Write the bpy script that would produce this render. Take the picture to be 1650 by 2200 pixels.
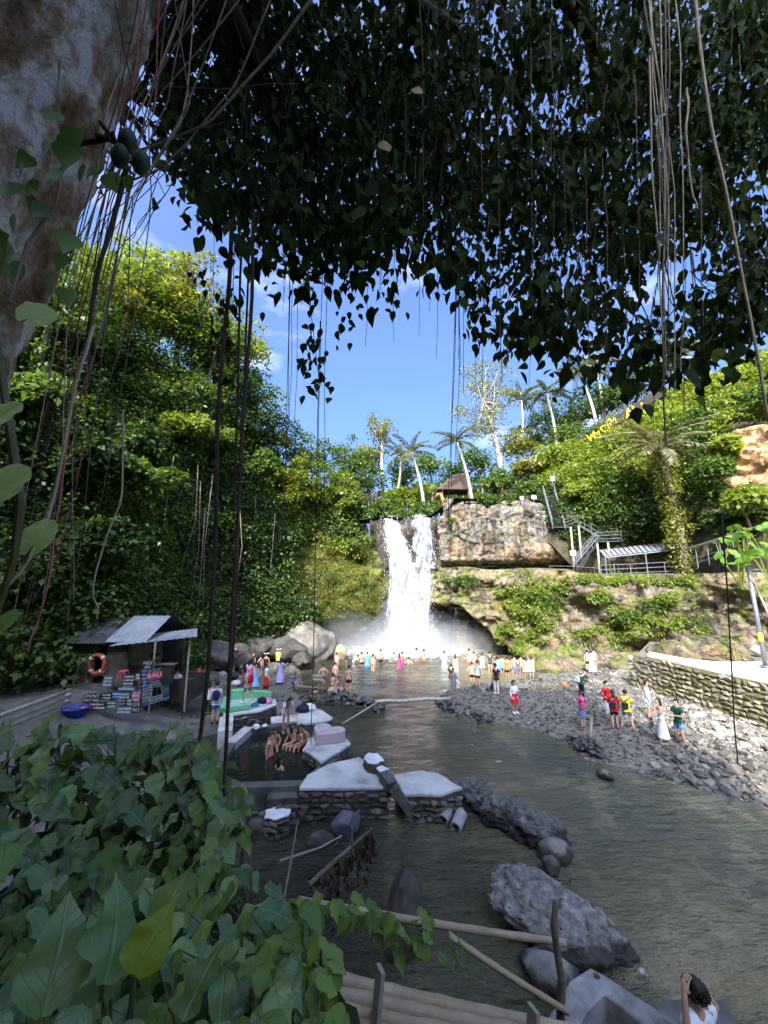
import bpy, bmesh, math, random
import numpy as np
from mathutils import Vector, Matrix, Euler
R = math.radians
sc = bpy.context.scene
for o in list(bpy.data.objects): bpy.data.objects.remove(o)
col = sc.collection
# ------------------------------------------------------------------ camera
CAMZ = 7.0; PITCH = R(10.3)
cam = bpy.data.cameras.new('camera'); camo = bpy.data.objects.new('camera', cam); col.objects.link(camo)
cam.sensor_fit = 'HORIZONTAL'; cam.sensor_width = 36; cam.lens = 18.0
cam.clip_start = 0.05; cam.clip_end = 2000
camo.location = (0, 0, CAMZ); camo.rotation_euler = (R(90) + PITCH, 0, 0)
sc.camera = camo
# ------------------------------------------------------------------ sky and sun
SUN_EL, SUN_AZ = R(40), R(15)        # the light travels towards +Y, turned SUN_AZ to the right
w = bpy.data.worlds.new('World'); sc.world = w; w.use_nodes = True
nt = w.node_tree; nt.nodes.clear()
sky = nt.nodes.new('ShaderNodeTexSky'); sky.sky_type = 'NISHITA'; sky.sun_disc = False
sky.sun_elevation = SUN_EL; sky.sun_rotation = R(180) + SUN_AZ
sky.air_density = 0.7; sky.dust_density = 9.0; sky.ozone_density = 10.0; sky.altitude = 0
bg = nt.nodes.new('ShaderNodeBackground'); bg.inputs[1].default_value = 0.14
wo = nt.nodes.new('ShaderNodeOutputWorld')
tc = nt.nodes.new('ShaderNodeTexCoord'); mp = nt.nodes.new('ShaderNodeMapping'); mp.inputs['Scale'].default_value = (1.0, 1.0, 3.2)
nz = nt.nodes.new('ShaderNodeTexNoise'); nz.inputs['Scale'].default_value = 2.6; nz.inputs['Detail'].default_value = 7; nz.inputs['Roughness'].default_value = 0.6
cr = nt.nodes.new('ShaderNodeValToRGB'); cr.color_ramp.elements[0].position = 0.54; cr.color_ramp.elements[1].position = 0.86
cr.color_ramp.elements[1].color = (.6, .6, .6, 1)
mx = nt.nodes.new('ShaderNodeMixRGB'); mx.inputs[2].default_value = (4.6, 4.8, 5.1, 1)
L = nt.links.new
L(tc.outputs['Generated'], mp.inputs[0]); L(mp.outputs[0], nz.inputs['Vector']); L(nz.outputs['Fac'], cr.inputs[0])
L(cr.outputs[0], mx.inputs[0]); L(sky.outputs[0], mx.inputs[1]); L(mx.outputs[0], bg.inputs[0]); L(bg.outputs[0], wo.inputs[0])
sl = bpy.data.lights.new('sun', 'SUN'); sl.energy = 2.2; sl.angle = R(0.5); sl.color = (1.0, 0.94, 0.84)
so = bpy.data.objects.new('sun', sl); col.objects.link(so)
sd = Vector((math.sin(SUN_AZ) * math.cos(SUN_EL), math.cos(SUN_AZ) * math.cos(SUN_EL), -math.sin(SUN_EL)))
so.rotation_euler = sd.to_track_quat('-Z', 'Y').to_euler(); so.location = (-20, -40, 60)
vs = sc.view_settings; vs.view_transform = 'Standard'; vs.look = 'None'; vs.gamma = 1; vs.use_curve_mapping = False; vs.exposure = 2.2
sc.cycles.max_bounces = 6; sc.cycles.transparent_max_bounces = 16; sc.cycles.volume_bounces = 1
sc.cycles.caustics_reflective = False; sc.cycles.caustics_refractive = False
sc.cycles.use_denoising = True
# ------------------------------------------------------------------ helpers
cp, sp = math.cos(PITCH), math.sin(PITCH)
def ray(px, py):
    a = (px - 825) / 825; b = (1100 - py) / 825
    return a, cp - b * sp, sp + b * cp
def at(px, py, Y):                      # point seen at a photo pixel, Y metres ahead
    a, dy, dz = ray(px, py); t = Y / dy
    return Vector((a * t, Y, CAMZ + dz * t))
def on(px, py, z=0.0):                  # point seen at a photo pixel, at height z
    a, dy, dz = ray(px, py); t = (z - CAMZ) / dz
    return Vector((a * t, dy * t, z))
rng = np.random.default_rng(7); random.seed(7)
WL = {}
def link(o, parent=None, origin=(0, 0, 0)):
    col.objects.link(o)
    if parent is not None:
        o.parent = parent; WL[o] = WL.get(parent, Vector((0, 0, 0)))
    else:
        o.location = origin; WL[o] = Vector(origin)
    return o
def tag(o, label=None, cat=None, group=None, kind=None):
    if label: o['label'] = label
    if cat: o['category'] = cat
    if group: o['group'] = group
    if kind: o['kind'] = kind
    return o
def thing(name, label, cat, loc=(0, 0, 0), group=None):
    o = bpy.data.objects.new(name, None); o.empty_display_size = .1
    link(o, None, loc); return tag(o, label, cat, group)
def fast_mesh(name, V, F, smooth=False):
    V = np.asarray(V, dtype=np.float32); F = np.asarray(F, dtype=np.int32)
    me = bpy.data.meshes.new(name); n, k = F.shape
    me.vertices.add(len(V)); me.vertices.foreach_set('co', V.ravel())
    me.loops.add(n * k); me.loops.foreach_set('vertex_index', F.ravel())
    me.polygons.add(n); me.polygons.foreach_set('loop_start', np.arange(0, n * k, k, dtype=np.int32))
    me.polygons.foreach_set('loop_total', np.full(n, k, dtype=np.int32))
    if smooth: me.polygons.foreach_set('use_smooth', np.ones(n, dtype=bool))
    me.update(calc_edges=True); return me
def fobj(name, V, F, mat, parent=None, origin=(0, 0, 0), smooth=False):
    off = WL[parent] if parent is not None else Vector(origin)
    V = np.asarray(V, dtype=np.float64) - np.array(off)
    me = fast_mesh(name, V, F, smooth); me.materials.append(mat)
    return link(bpy.data.objects.new(name, me), parent, origin)
class MB:
    def __init__(s): s.v = []; s.f = []
    def add(s, vs_, fs):
        n = len(s.v); s.v += [tuple(p) for p in vs_]; s.f += [tuple(n + i for i in f) for f in fs]; return s
    def box(s, c, size, rz=0, rot=None):
        m = rot if rot is not None else Matrix.Rotation(rz, 3, 'Z'); c = Vector(c); h = Vector(size) / 2
        ps = [c + m @ Vector((h.x * i, h.y * j, h.z * k)) for i in (-1, 1) for j in (-1, 1) for k in (-1, 1)]
        return s.add(ps, [(0, 1, 3, 2), (4, 6, 7, 5), (0, 4, 5, 1), (2, 3, 7, 6), (0, 2, 6, 4), (1, 5, 7, 3)])
    def bar(s, a, b, wx, wz=None):      # square bar between two points
        a = Vector(a); b = Vector(b); d = b - a
        return s.box((a + b) / 2, (wx, wz or wx, d.length), rot=d.to_track_quat('Z', 'Y').to_matrix())
    def tube(s, pts, rad, n=6, caps=True):
        pts = [Vector(p) for p in pts]; k = len(pts)
        rad = list(rad) if hasattr(rad, '__len__') else [rad] * k
        base = len(s.v); up = Vector((.31, .17, .93))
        for i, p in enumerate(pts):
            d = (pts[min(i + 1, k - 1)] - pts[max(i - 1, 0)]).normalized()
            u = d.cross(up)
            if u.length < .05: u = d.cross(Vector((1, 0, 0)))
            u.normalize(); v = d.cross(u)
            for j in range(n):
                a = 2 * math.pi * j / n; s.v.append(tuple(p + (u * math.cos(a) + v * math.sin(a)) * rad[i]))
        for i in range(k - 1):
            for j in range(n):
                s.f.append((base + i * n + j, base + i * n + (j + 1) % n, base + (i + 1) * n + (j + 1) % n, base + (i + 1) * n + j))
        if caps:
            s.f.append(tuple(base + j for j in range(n))[::-1]); s.f.append(tuple(base + (k - 1) * n + j for j in range(n)))
        return s
    def prism(s, poly, z0, z1):         # poly: list of (x, y); z1 may be a list of top heights
        n = len(poly); zt = z1 if hasattr(z1, '__len__') else [z1] * n
        vs_ = [(p[0], p[1], z0) for p in poly] + [(p[0], p[1], zt[i]) for i, p in enumerate(poly)]
        return s.add(vs_, [tuple(range(n))[::-1], tuple(range(n, 2 * n))] + [(i, (i + 1) % n, n + (i + 1) % n, n + i) for i in range(n)])
    def build(s, name, mat, parent=None, origin=(0, 0, 0), smooth=False, bevel=0):
        off = WL[parent] if parent is not None else Vector(origin)
        me = bpy.data.meshes.new(name); me.from_pydata([(x - off.x, y - off.y, z - off.z) for x, y, z in s.v], [], s.f)
        bm = bmesh.new(); bm.from_mesh(me); bmesh.ops.recalc_face_normals(bm, faces=bm.faces)
        if bevel: bmesh.ops.bevel(bm, geom=list(bm.edges), offset=bevel, segments=1, affect='EDGES')
        bm.to_mesh(me); bm.free()
        if smooth: me.polygons.foreach_set('use_smooth', [True] * len(me.polygons))
        me.update(); me.materials.append(mat)
        return link(bpy.data.objects.new(name, me), parent, origin)
def inst(name, me, parent, loc, rot=(0, 0, 0), scale=(1, 1, 1), mat=None):  # object that shares a mesh, placed in world coordinates
    o = bpy.data.objects.new(name, me); col.objects.link(o)
    if parent is not None:
        o.parent = parent; off = WL[parent]; o.location = Vector(loc) - off; WL[o] = Vector(loc)
    else: o.location = loc; WL[o] = Vector(loc)
    o.rotation_euler = rot; o.scale = scale
    if mat is not None:
        o.material_slots[0].link = 'OBJECT'; o.material_slots[0].material = mat
    return o
# numpy value noise
def _hash(ix, iy, iz, seed):
    h = (ix * 374761393 + iy * 668265263 + iz * 2147483647 + seed * 974634777) & 0xffffffff
    h = ((h ^ (h >> 13)) * 1274126177) & 0xffffffff; h = ((h ^ (h >> 16)) * 2246822519) & 0xffffffff
    return ((h ^ (h >> 15)) & 0xffffff) / float(0xffffff)
def vnoise(P, seed=0):
    P = np.asarray(P, dtype=np.float64); i = np.floor(P).astype(np.int64); f = P - i; f = f * f * (3 - 2 * f)
    x, y, z = i[..., 0], i[..., 1], i[..., 2]; r = 0
    for a in (0, 1):
        for b in (0, 1):
            for c in (0, 1):
                wgt = (f[..., 0] if a else 1 - f[..., 0]) * (f[..., 1] if b else 1 - f[..., 1]) * (f[..., 2] if c else 1 - f[..., 2])
                r = r + wgt * _hash(x + a, y + b, z + c, seed)
    return r * 2 - 1
def fbm(P, oct=4, seed=0, gain=.5):
    P = np.asarray(P, dtype=np.float64); r = 0; a = 1
    for k in range(oct): r = r + a * vnoise(P * 2 ** k, seed + k * 13); a *= gain
    return r
def sdist(X, Y, poly):                  # signed distance to a polygon, positive inside
    P = np.stack([X, Y], -1); d = np.full(X.shape, 1e9); ins = np.zeros(X.shape, bool); n = len(poly)
    for i in range(n):
        a = np.array(poly[i][:2]); b = np.array(poly[(i + 1) % n][:2]); e = b - a; v = P - a
        t = np.clip((v @ e) / max(e @ e, 1e-9), 0, 1); d = np.minimum(d, np.linalg.norm(v - t[..., None] * e, axis=-1))
        c = ((a[1] > Y) != (b[1] > Y)) & (X < (b[0] - a[0]) * (Y - a[1]) / (b[1] - a[1] + 1e-12) + a[0]); ins ^= c
    return np.where(ins, d, -d)
def grid_faces(nu, nv):
    i, j = np.meshgrid(np.arange(nu - 1), np.arange(nv - 1), indexing='ij'); a = (i * nv + j).ravel()
    return np.stack([a, a + nv, a + nv + 1, a + 1], -1)
def polyline(pts, n):                   # n points evenly along a polyline of vectors
    P = np.array([tuple(p) for p in pts], float); s = np.r_[0, np.cumsum(np.linalg.norm(np.diff(P, axis=0), axis=1))]
    t = np.linspace(0, s[-1], n); return np.stack([np.interp(t, s, P[:, k]) for k in range(P.shape[1])], -1)
def smooth01(x): x = np.clip(x, 0, 1); return x * x * (3 - 2 * x)
# ------------------------------------------------------------------ materials
def newmat(name):
    m = bpy.data.materials.new(name); m.use_nodes = True; n = m.node_tree.nodes; b = n['Principled BSDF']
    return m, m.node_tree, n, b
def ramp(nt_, stops):
    r = nt_.nodes.new('ShaderNodeValToRGB'); e = r.color_ramp.elements
    while len(e) < len(stops): e.new(.5)
    for k, (p, c) in enumerate(stops): e[k].position = p; e[k].color = (*c, 1) if len(c) == 3 else c
    return r
def pos_noise(nt_, scale, detail=5, rough=.6, stretch=None, coord='Position', seed=0):
    if coord == 'Position': src = nt_.nodes.new('ShaderNodeNewGeometry').outputs['Position']
    else: src = nt_.nodes.new('ShaderNodeTexCoord').outputs[coord]
    if stretch or seed:
        m_ = nt_.nodes.new('ShaderNodeMapping'); m_.inputs['Scale'].default_value = stretch or (1, 1, 1); m_.inputs['Location'].default_value = (seed, seed * .7, seed * 1.3)
        nt_.links.new(src, m_.inputs[0]); src = m_.outputs[0]
    t = nt_.nodes.new('ShaderNodeTexNoise'); t.inputs['Scale'].default_value = scale; t.inputs['Detail'].default_value = detail; t.inputs['Roughness'].default_value = rough
    nt_.links.new(src, t.inputs['Vector']); return t
def M_surf(name, stops, scale=2, rough=.8, bump=.3, bscale=None, stretch=None, coord='Position', rnd=0, spec=.3, detail=6, metal=0, bdist=.05, wet=None):
    m, t, n, b = newmat(name); nz_ = pos_noise(t, scale, detail, .62, stretch, coord); r = ramp(t, stops); fac = nz_.outputs['Fac']
    if rnd:
        oi = n.new('ShaderNodeObjectInfo'); ge = n.new('ShaderNodeNewGeometry'); ad = n.new('ShaderNodeMath'); ad.operation = 'ADD'
        t.links.new(oi.outputs['Random'], ad.inputs[0]); t.links.new(ge.outputs['Random Per Island'], ad.inputs[1])
        fr = n.new('ShaderNodeMath'); fr.operation = 'FRACT'; t.links.new(ad.outputs[0], fr.inputs[0])
        mm = n.new('ShaderNodeMix'); mm.inputs[0].default_value = rnd; t.links.new(fac, mm.inputs[2]); t.links.new(fr.outputs[0], mm.inputs[3]); fac = mm.outputs[0]
    t.links.new(fac, r.inputs[0]); oc = r.outputs[0]
    if wet is not None:        # dark wet band just above the water line, moss-tinted blotches
        g_ = n.new('ShaderNodeNewGeometry'); sx = n.new('ShaderNodeSeparateXYZ'); t.links.new(g_.outputs['Position'], sx.inputs[0]); wn = pos_noise(t, 5, 4, .6, seed=2)
        ad = n.new('ShaderNodeMath'); ad.operation = 'MULTIPLY_ADD'; ad.inputs[1].default_value = -.35; t.links.new(wn.outputs['Fac'], ad.inputs[0]); t.links.new(sx.outputs[2], ad.inputs[2])
        mr = n.new('ShaderNodeMapRange'); mr.inputs[1].default_value = wet - .2; mr.inputs[2].default_value = wet - .08; mr.inputs[3].default_value = .22; mr.inputs[4].default_value = 1; t.links.new(ad.outputs[0], mr.inputs[0])
        mu = n.new('ShaderNodeVectorMath'); mu.operation = 'SCALE'; t.links.new(oc, mu.inputs[0]); t.links.new(mr.outputs[0], mu.inputs['Scale']); oc = mu.outputs[0]
    t.links.new(oc, b.inputs['Base Color'])
    b.inputs['Roughness'].default_value = rough; b.inputs['Specular IOR Level'].default_value = spec; b.inputs['Metallic'].default_value = metal
    if bump:
        n2 = pos_noise(t, bscale or scale * 4, 5, .65, stretch, coord, 3); bp = n.new('ShaderNodeBump'); bp.inputs['Strength'].default_value = bump; bp.inputs['Distance'].default_value = bdist
        t.links.new(n2.outputs['Fac'], bp.inputs['Height']); t.links.new(bp.outputs[0], b.inputs['Normal'])
    return m
def M_leaf(name, stops, trans=.35, rough=.45, spec=.4, tcol=None, nscale=.35, vein=False):
    m, t, n, b = newmat(name); ge = n.new('ShaderNodeNewGeometry'); oi = n.new('ShaderNodeObjectInfo')
    ad = n.new('ShaderNodeMath'); ad.operation = 'ADD'; t.links.new(ge.outputs['Random Per Island'], ad.inputs[0]); t.links.new(oi.outputs['Random'], ad.inputs[1])
    fr = n.new('ShaderNodeMath'); fr.operation = 'FRACT'; t.links.new(ad.outputs[0], fr.inputs[0])
    nz_ = pos_noise(t, nscale, 3); mm = n.new('ShaderNodeMix'); mm.inputs[0].default_value = .5
    t.links.new(fr.outputs[0], mm.inputs[2]); t.links.new(nz_.outputs['Fac'], mm.inputs[3])
    r = ramp(t, stops); t.links.new(mm.outputs[0], r.inputs[0]); colo = r.outputs[0]
    if vein:
        tcn = n.new('ShaderNodeTexCoord'); sx = n.new('ShaderNodeSeparateXYZ'); t.links.new(tcn.outputs['Object'], sx.inputs[0])
        ab = n.new('ShaderNodeMath'); ab.operation = 'ABSOLUTE'; t.links.new(sx.outputs[0], ab.inputs[0])
        # midrib |x| small, side veins sin(y*k - |x|*k)
        k1 = n.new('ShaderNodeMath'); k1.operation = 'MULTIPLY'; k1.inputs[1].default_value = 1.1; t.links.new(ab.outputs[0], k1.inputs[0])
        su = n.new('ShaderNodeMath'); su.operation = 'SUBTRACT'; t.links.new(sx.outputs[1], su.inputs[0]); t.links.new(k1.outputs[0], su.inputs[1])
        mu = n.new('ShaderNodeMath'); mu.operation = 'MULTIPLY'; mu.inputs[1].default_value = 46.0; t.links.new(su.outputs[0], mu.inputs[0])
        sn = n.new('ShaderNodeMath'); sn.operation = 'SINE'; t.links.new(mu.outputs[0], sn.inputs[0])
        g1 = n.new('ShaderNodeMapRange'); g1.inputs[1].default_value = .93; g1.inputs[2].default_value = 1.0; t.links.new(sn.outputs[0], g1.inputs[0])
        g2 = n.new('ShaderNodeMapRange'); g2.inputs[1].default_value = .03; g2.inputs[2].default_value = .008; t.links.new(ab.outputs[0], g2.inputs[0])
        mxm = n.new('ShaderNodeMath'); mxm.operation = 'MAXIMUM'; t.links.new(g1.outputs[0], mxm.inputs[0]); t.links.new(g2.outputs[0], mxm.inputs[1])
        sc_ = n.new('ShaderNodeMath'); sc_.operation = 'MULTIPLY'; sc_.inputs[1].default_value = .5; t.links.new(mxm.outputs[0], sc_.inputs[0])
        lm = n.new('ShaderNodeMixRGB'); lm.inputs[2].default_value = (.22, .32, .14, 1); t.links.new(sc_.outputs[0], lm.inputs[0]); t.links.new(colo, lm.inputs[1]); colo = lm.outputs[0]
        bp = n.new('ShaderNodeBump'); bp.inputs['Strength'].default_value = .5; bp.inputs['Distance'].default_value = .01; bp.invert = True
        t.links.new(mxm.outputs[0], bp.inputs['Height']); t.links.new(bp.outputs[0], b.inputs['Normal'])
    t.links.new(colo, b.inputs['Base Color']); b.inputs['Roughness'].default_value = rough; b.inputs['Specular IOR Level'].default_value = spec
    tr = n.new('ShaderNodeBsdfTranslucent'); hs = n.new('ShaderNodeMixRGB'); hs.blend_type = 'MULTIPLY'; hs.inputs[0].default_value = 1; hs.inputs[2].default_value = tcol or (1.6, 1.5, .6, 1)
    t.links.new(colo, hs.inputs[1]); t.links.new(hs.outputs[0], tr.inputs[0])
    ms = n.new('ShaderNodeMixShader'); ms.inputs[0].default_value = trans; t.links.new(b.outputs[0], ms.inputs[1]); t.links.new(tr.outputs[0], ms.inputs[2])
    t.links.new(ms.outputs[0], n['Material Output'].inputs[0]); return m
def M_plain(name, c, rough=.7, var=.15, spec=.3, metal=0):
    lo = tuple(max(0, x * (1 - var)) for x in c); hi = tuple(min(1, x * (1 + var)) for x in c)
    return M_surf(name, [(.3, lo), (.7, hi)], 6, rough, .15, 30, spec=spec, metal=metal, coord='Object', bdist=.01)
# ------------------------------------------------------------------ leaves and foliage
def leaf_arrays(P, D, N, Lg, Wd, fold=.12):
    S = np.cross(D, N); S /= np.linalg.norm(S, axis=1, keepdims=True) + 1e-9; N2 = np.cross(S, D)
    Lg = Lg[:, None]; Wd = Wd[:, None]; mid = P + D * Lg * .45
    V = np.stack([P, mid + S * Wd + N2 * Lg * fold, P + D * Lg - N2 * Lg * fold * .8, mid - S * Wd + N2 * Lg * fold], 1).reshape(-1, 3)
    F = np.arange(len(V)).reshape(-1, 4); return V, F
def unit(v): return v / (np.linalg.norm(v, axis=-1, keepdims=True) + 1e-9)
def clump_leaves(C, Rd, n_per, Lg, droop=.5, flat=.75, wd=.32, out=None, shell=.5, rg=None):
    rg = rg or rng; C = np.asarray(C, float); k = len(C); n = k * n_per
    d = unit(rg.normal(size=(n, 3))); d[:, 2] = np.where(d[:, 2] < -.35, -d[:, 2], d[:, 2])
    if out is not None:
        o = np.repeat(out, n_per, 0); s = np.sum(d * o, 1); d = np.where((s < -.2)[:, None], d - 2 * s[:, None] * o, d)
    r = (shell + (1 - shell) * rg.random(n) ** .6) * np.repeat(Rd, n_per)
    P = np.repeat(C, n_per, 0) + d * r[:, None] * np.array([1, 1, flat])
    D = unit(d * .7 + rg.normal(size=(n, 3)) * .55 + np.array([0, 0, -droop]))
    N = unit(d * .8 + np.array([0, 0, .8]) + rg.normal(size=(n, 3)) * .45)
    Ls = Lg * (.6 + .8 * rg.random(n)); return leaf_arrays(P, D, N, Ls, Ls * wd * (.8 + .4 * rg.random(n)))
def join(parts):
    V = []; F = []; n = 0
    for v, f in parts: V.append(v); F.append(f + n); n += len(v)
    return np.concatenate(V), np.concatenate(F)
# ================================================================== materials of the setting
m_rock_dark = M_surf('rock_dark', [(.3, (.035, .034, .03)), (.55, (.085, .08, .07)), (.8, (.15, .14, .12))], 1.2, .8, .6, 9, bdist=.08)
m_rock_grey = M_surf('rock_grey', [(.3, (.09, .085, .075)), (.5, (.19, .18, .16)), (.75, (.31, .29, .25))], 1.6, .85, .7, 12, bdist=.06, wet=.22)
m_pebble = M_surf('pebble_stone', [(.15, (.045, .041, .036)), (.5, (.11, .1, .086)), (.8, (.19, .175, .15)), (1, (.33, .3, .255))], 6, .75, .4, 40, rnd=.75, bdist=.01)
m_pebble_dry_sunlit = M_surf('dry_sunlit_stone', [(.15, (.11, .1, .08)), (.5, (.24, .22, .185)), (.8, (.36, .33, .28)), (1, (.5, .46, .4))], 6, .85, .4, 40, rnd=.75, bdist=.01)  # dry stones; the paleness of sunlight is put into their colour
m_pebble_wet = M_surf('wet_stone', [(.15, (.02, .02, .02)), (.6, (.07, .068, .062)), (1, (.15, .145, .13))], 6, .42, .4, 40, rnd=.7, bdist=.01, spec=.5)
m_bank = M_surf('bank_gravel', [(.3, (.08, .072, .06)), (.5, (.155, .14, .115)), (.7, (.25, .225, .185))], 5, .9, .8, 30, bdist=.04)
m_sandbank = M_surf('wet_sand', [(.3, (.075, .07, .06)), (.55, (.13, .125, .11)), (.75, (.2, .195, .18))], 1.5, .55, .4, 25, bdist=.03, spec=.5)
m_earth = M_surf('earth', [(.3, (.04, .03, .02)), (.7, (.1, .08, .05))], 1.5, .95, .6, 10)
m_jungle = M_surf('jungle_soil', [(.35, (.012, .016, .008)), (.6, (.03, .04, .015)), (.8, (.06, .07, .03))], .8, .95, .8, 6, bdist=.2)
m_slopegreen = M_surf('slope_soil', [(.3, (.035, .03, .017)), (.55, (.09, .075, .045)), (.7, (.1, .11, .04))], .9, .95, .8, 6, bdist=.2)
def cliff_material(name, base, stain, streak=1.0, moss=0, ochre=(.42, .27, .13)):
    m, t, n, b = newmat(name)
    n1 = pos_noise(t, .55, 7, .65); r1 = ramp(t, base); t.links.new(n1.outputs['Fac'], r1.inputs[0])
    n2 = pos_noise(t, 1.0, 5, .6, (1.3, 1.3, .12), seed=5); r2 = ramp(t, [(.46, (0, 0, 0)), (.6, (1, 1, 1))]); t.links.new(n2.outputs['Fac'], r2.inputs[0])
    s = n.new('ShaderNodeMath'); s.operation = 'MULTIPLY'; s.inputs[1].default_value = .8 * streak; t.links.new(r2.outputs[0], s.inputs[0])
    mx1 = n.new('ShaderNodeMixRGB'); mx1.inputs[2].default_value = (*stain, 1); t.links.new(s.outputs[0], mx1.inputs[0]); t.links.new(r1.outputs[0], mx1.inputs[1])
    n3 = pos_noise(t, .3, 4, .6, seed=11); r3 = ramp(t, [(.5, (0, 0, 0)), (.64, (1, 1, 1))]); t.links.new(n3.outputs['Fac'], r3.inputs[0])
    s3 = n.new('ShaderNodeMath'); s3.operation = 'MULTIPLY'; s3.inputs[1].default_value = .75; t.links.new(r3.outputs[0], s3.inputs[0])
    mx2 = n.new('ShaderNodeMixRGB'); mx2.inputs[2].default_value = (*ochre, 1); t.links.new(s3.outputs[0], mx2.inputs[0]); t.links.new(mx1.outputs[0], mx2.inputs[1])
    outc = mx2.outputs[0]
    if moss:
        n4 = pos_noise(t, .7, 6, .7, seed=21); r4 = ramp(t, [(.62 - .25 * moss, (0, 0, 0)), (.75 - .25 * moss, (1, 1, 1))]); t.links.new(n4.outputs['Fac'], r4.inputs[0])
        mx3 = n.new('ShaderNodeMixRGB'); mx3.inputs[2].default_value = (.13, .15, .03, 1); t.links.new(r4.outputs[0], mx3.inputs[0]); t.links.new(outc, mx3.inputs[1]); outc = mx3.outputs[0]
    b.inputs['Roughness'].default_value = .9; b.inputs['Specular IOR Level'].default_value = .2
    vo = n.new('ShaderNodeTexVoronoi'); vo.feature = 'DISTANCE_TO_EDGE'; vo.inputs['Scale'].default_value = .9
    g = n.new('ShaderNodeNewGeometry'); dn = pos_noise(t, 1.2, 4); va = n.new('ShaderNodeVectorMath'); va.operation = 'MULTIPLY_ADD'; va.inputs[1].default_value = (1.2, 1.2, 1.2)
    t.links.new(dn.outputs['Color'], va.inputs[0]); t.links.new(g.outputs['Position'], va.inputs[2]); t.links.new(va.outputs[0], vo.inputs['Vector'])
    cl = n.new('ShaderNodeMapRange'); cl.inputs[2].default_value = .12; t.links.new(vo.outputs['Distance'], cl.inputs[0])
    n6 = pos_noise(t, 3.2, 8, .75, (1, 1, .7), seed=31); m6 = n.new('ShaderNodeMapRange'); m6.inputs[1].default_value = .3; m6.inputs[2].default_value = .7; m6.inputs[3].default_value = .45; m6.inputs[4].default_value = 1.35; t.links.new(n6.outputs['Fac'], m6.inputs[0])
    ck = n.new('ShaderNodeMapRange'); ck.inputs[1].default_value = .0; ck.inputs[2].default_value = .05; ck.inputs[3].default_value = .4; ck.inputs[4].default_value = 1; t.links.new(vo.outputs['Distance'], ck.inputs[0])
    mm6 = n.new('ShaderNodeMath'); mm6.operation = 'MULTIPLY'; t.links.new(m6.outputs[0], mm6.inputs[0]); t.links.new(ck.outputs[0], mm6.inputs[1]); vs6 = n.new('ShaderNodeVectorMath'); vs6.operation = 'SCALE'; t.links.new(outc, vs6.inputs[0]); t.links.new(mm6.outputs[0], vs6.inputs['Scale']); t.links.new(vs6.outputs[0], b.inputs['Base Color'])
    n5 = pos_noise(t, 5, 7, .7); ad = n.new('ShaderNodeMath'); ad.operation = 'MULTIPLY_ADD'; ad.inputs[1].default_value = .5; t.links.new(cl.outputs[0], ad.inputs[0]); t.links.new(n5.outputs['Fac'], ad.inputs[2])
    bp = n.new('ShaderNodeBump'); bp.inputs['Strength'].default_value = .9; bp.inputs['Distance'].default_value = .12; t.links.new(ad.outputs[0], bp.inputs['Height']); t.links.new(bp.outputs[0], b.inputs['Normal'])
    return m
m_cliff = cliff_material('cliff_upper', [(.3, (.08, .07, .06)), (.5, (.2, .175, .145)), (.7, (.33, .29, .24))], (.05, .043, .036), 1.2, .25, (.3, .2, .11))
m_cliff_low = cliff_material('cliff_lower', [(.3, (.09, .072, .05)), (.5, (.2, .16, .115)), (.7, (.32, .265, .2))], (.07, .055, .04), .9, .62, (.3, .2, .11))
m_cliff_left = cliff_material('cliff_left', [(.3, (.04, .045, .02)), (.5, (.09, .09, .045)), (.7, (.15, .14, .07))], (.03, .035, .015), .7, .8, (.14, .12, .05))
m_cliff_wet = cliff_material('cliff_wet', [(.3, (.03, .025, .02)), (.6, (.09, .075, .06)), (.8, (.16, .13, .1))], (.03, .025, .02), 1, 0, (.12, .09, .06))
m_sandstone = cliff_material('cliff_sandstone', [(.3, (.35, .2, .09)), (.5, (.5, .31, .15)), (.7, (.58, .4, .22))], (.3, .18, .09), .6, 0, (.56, .36, .17))
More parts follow.
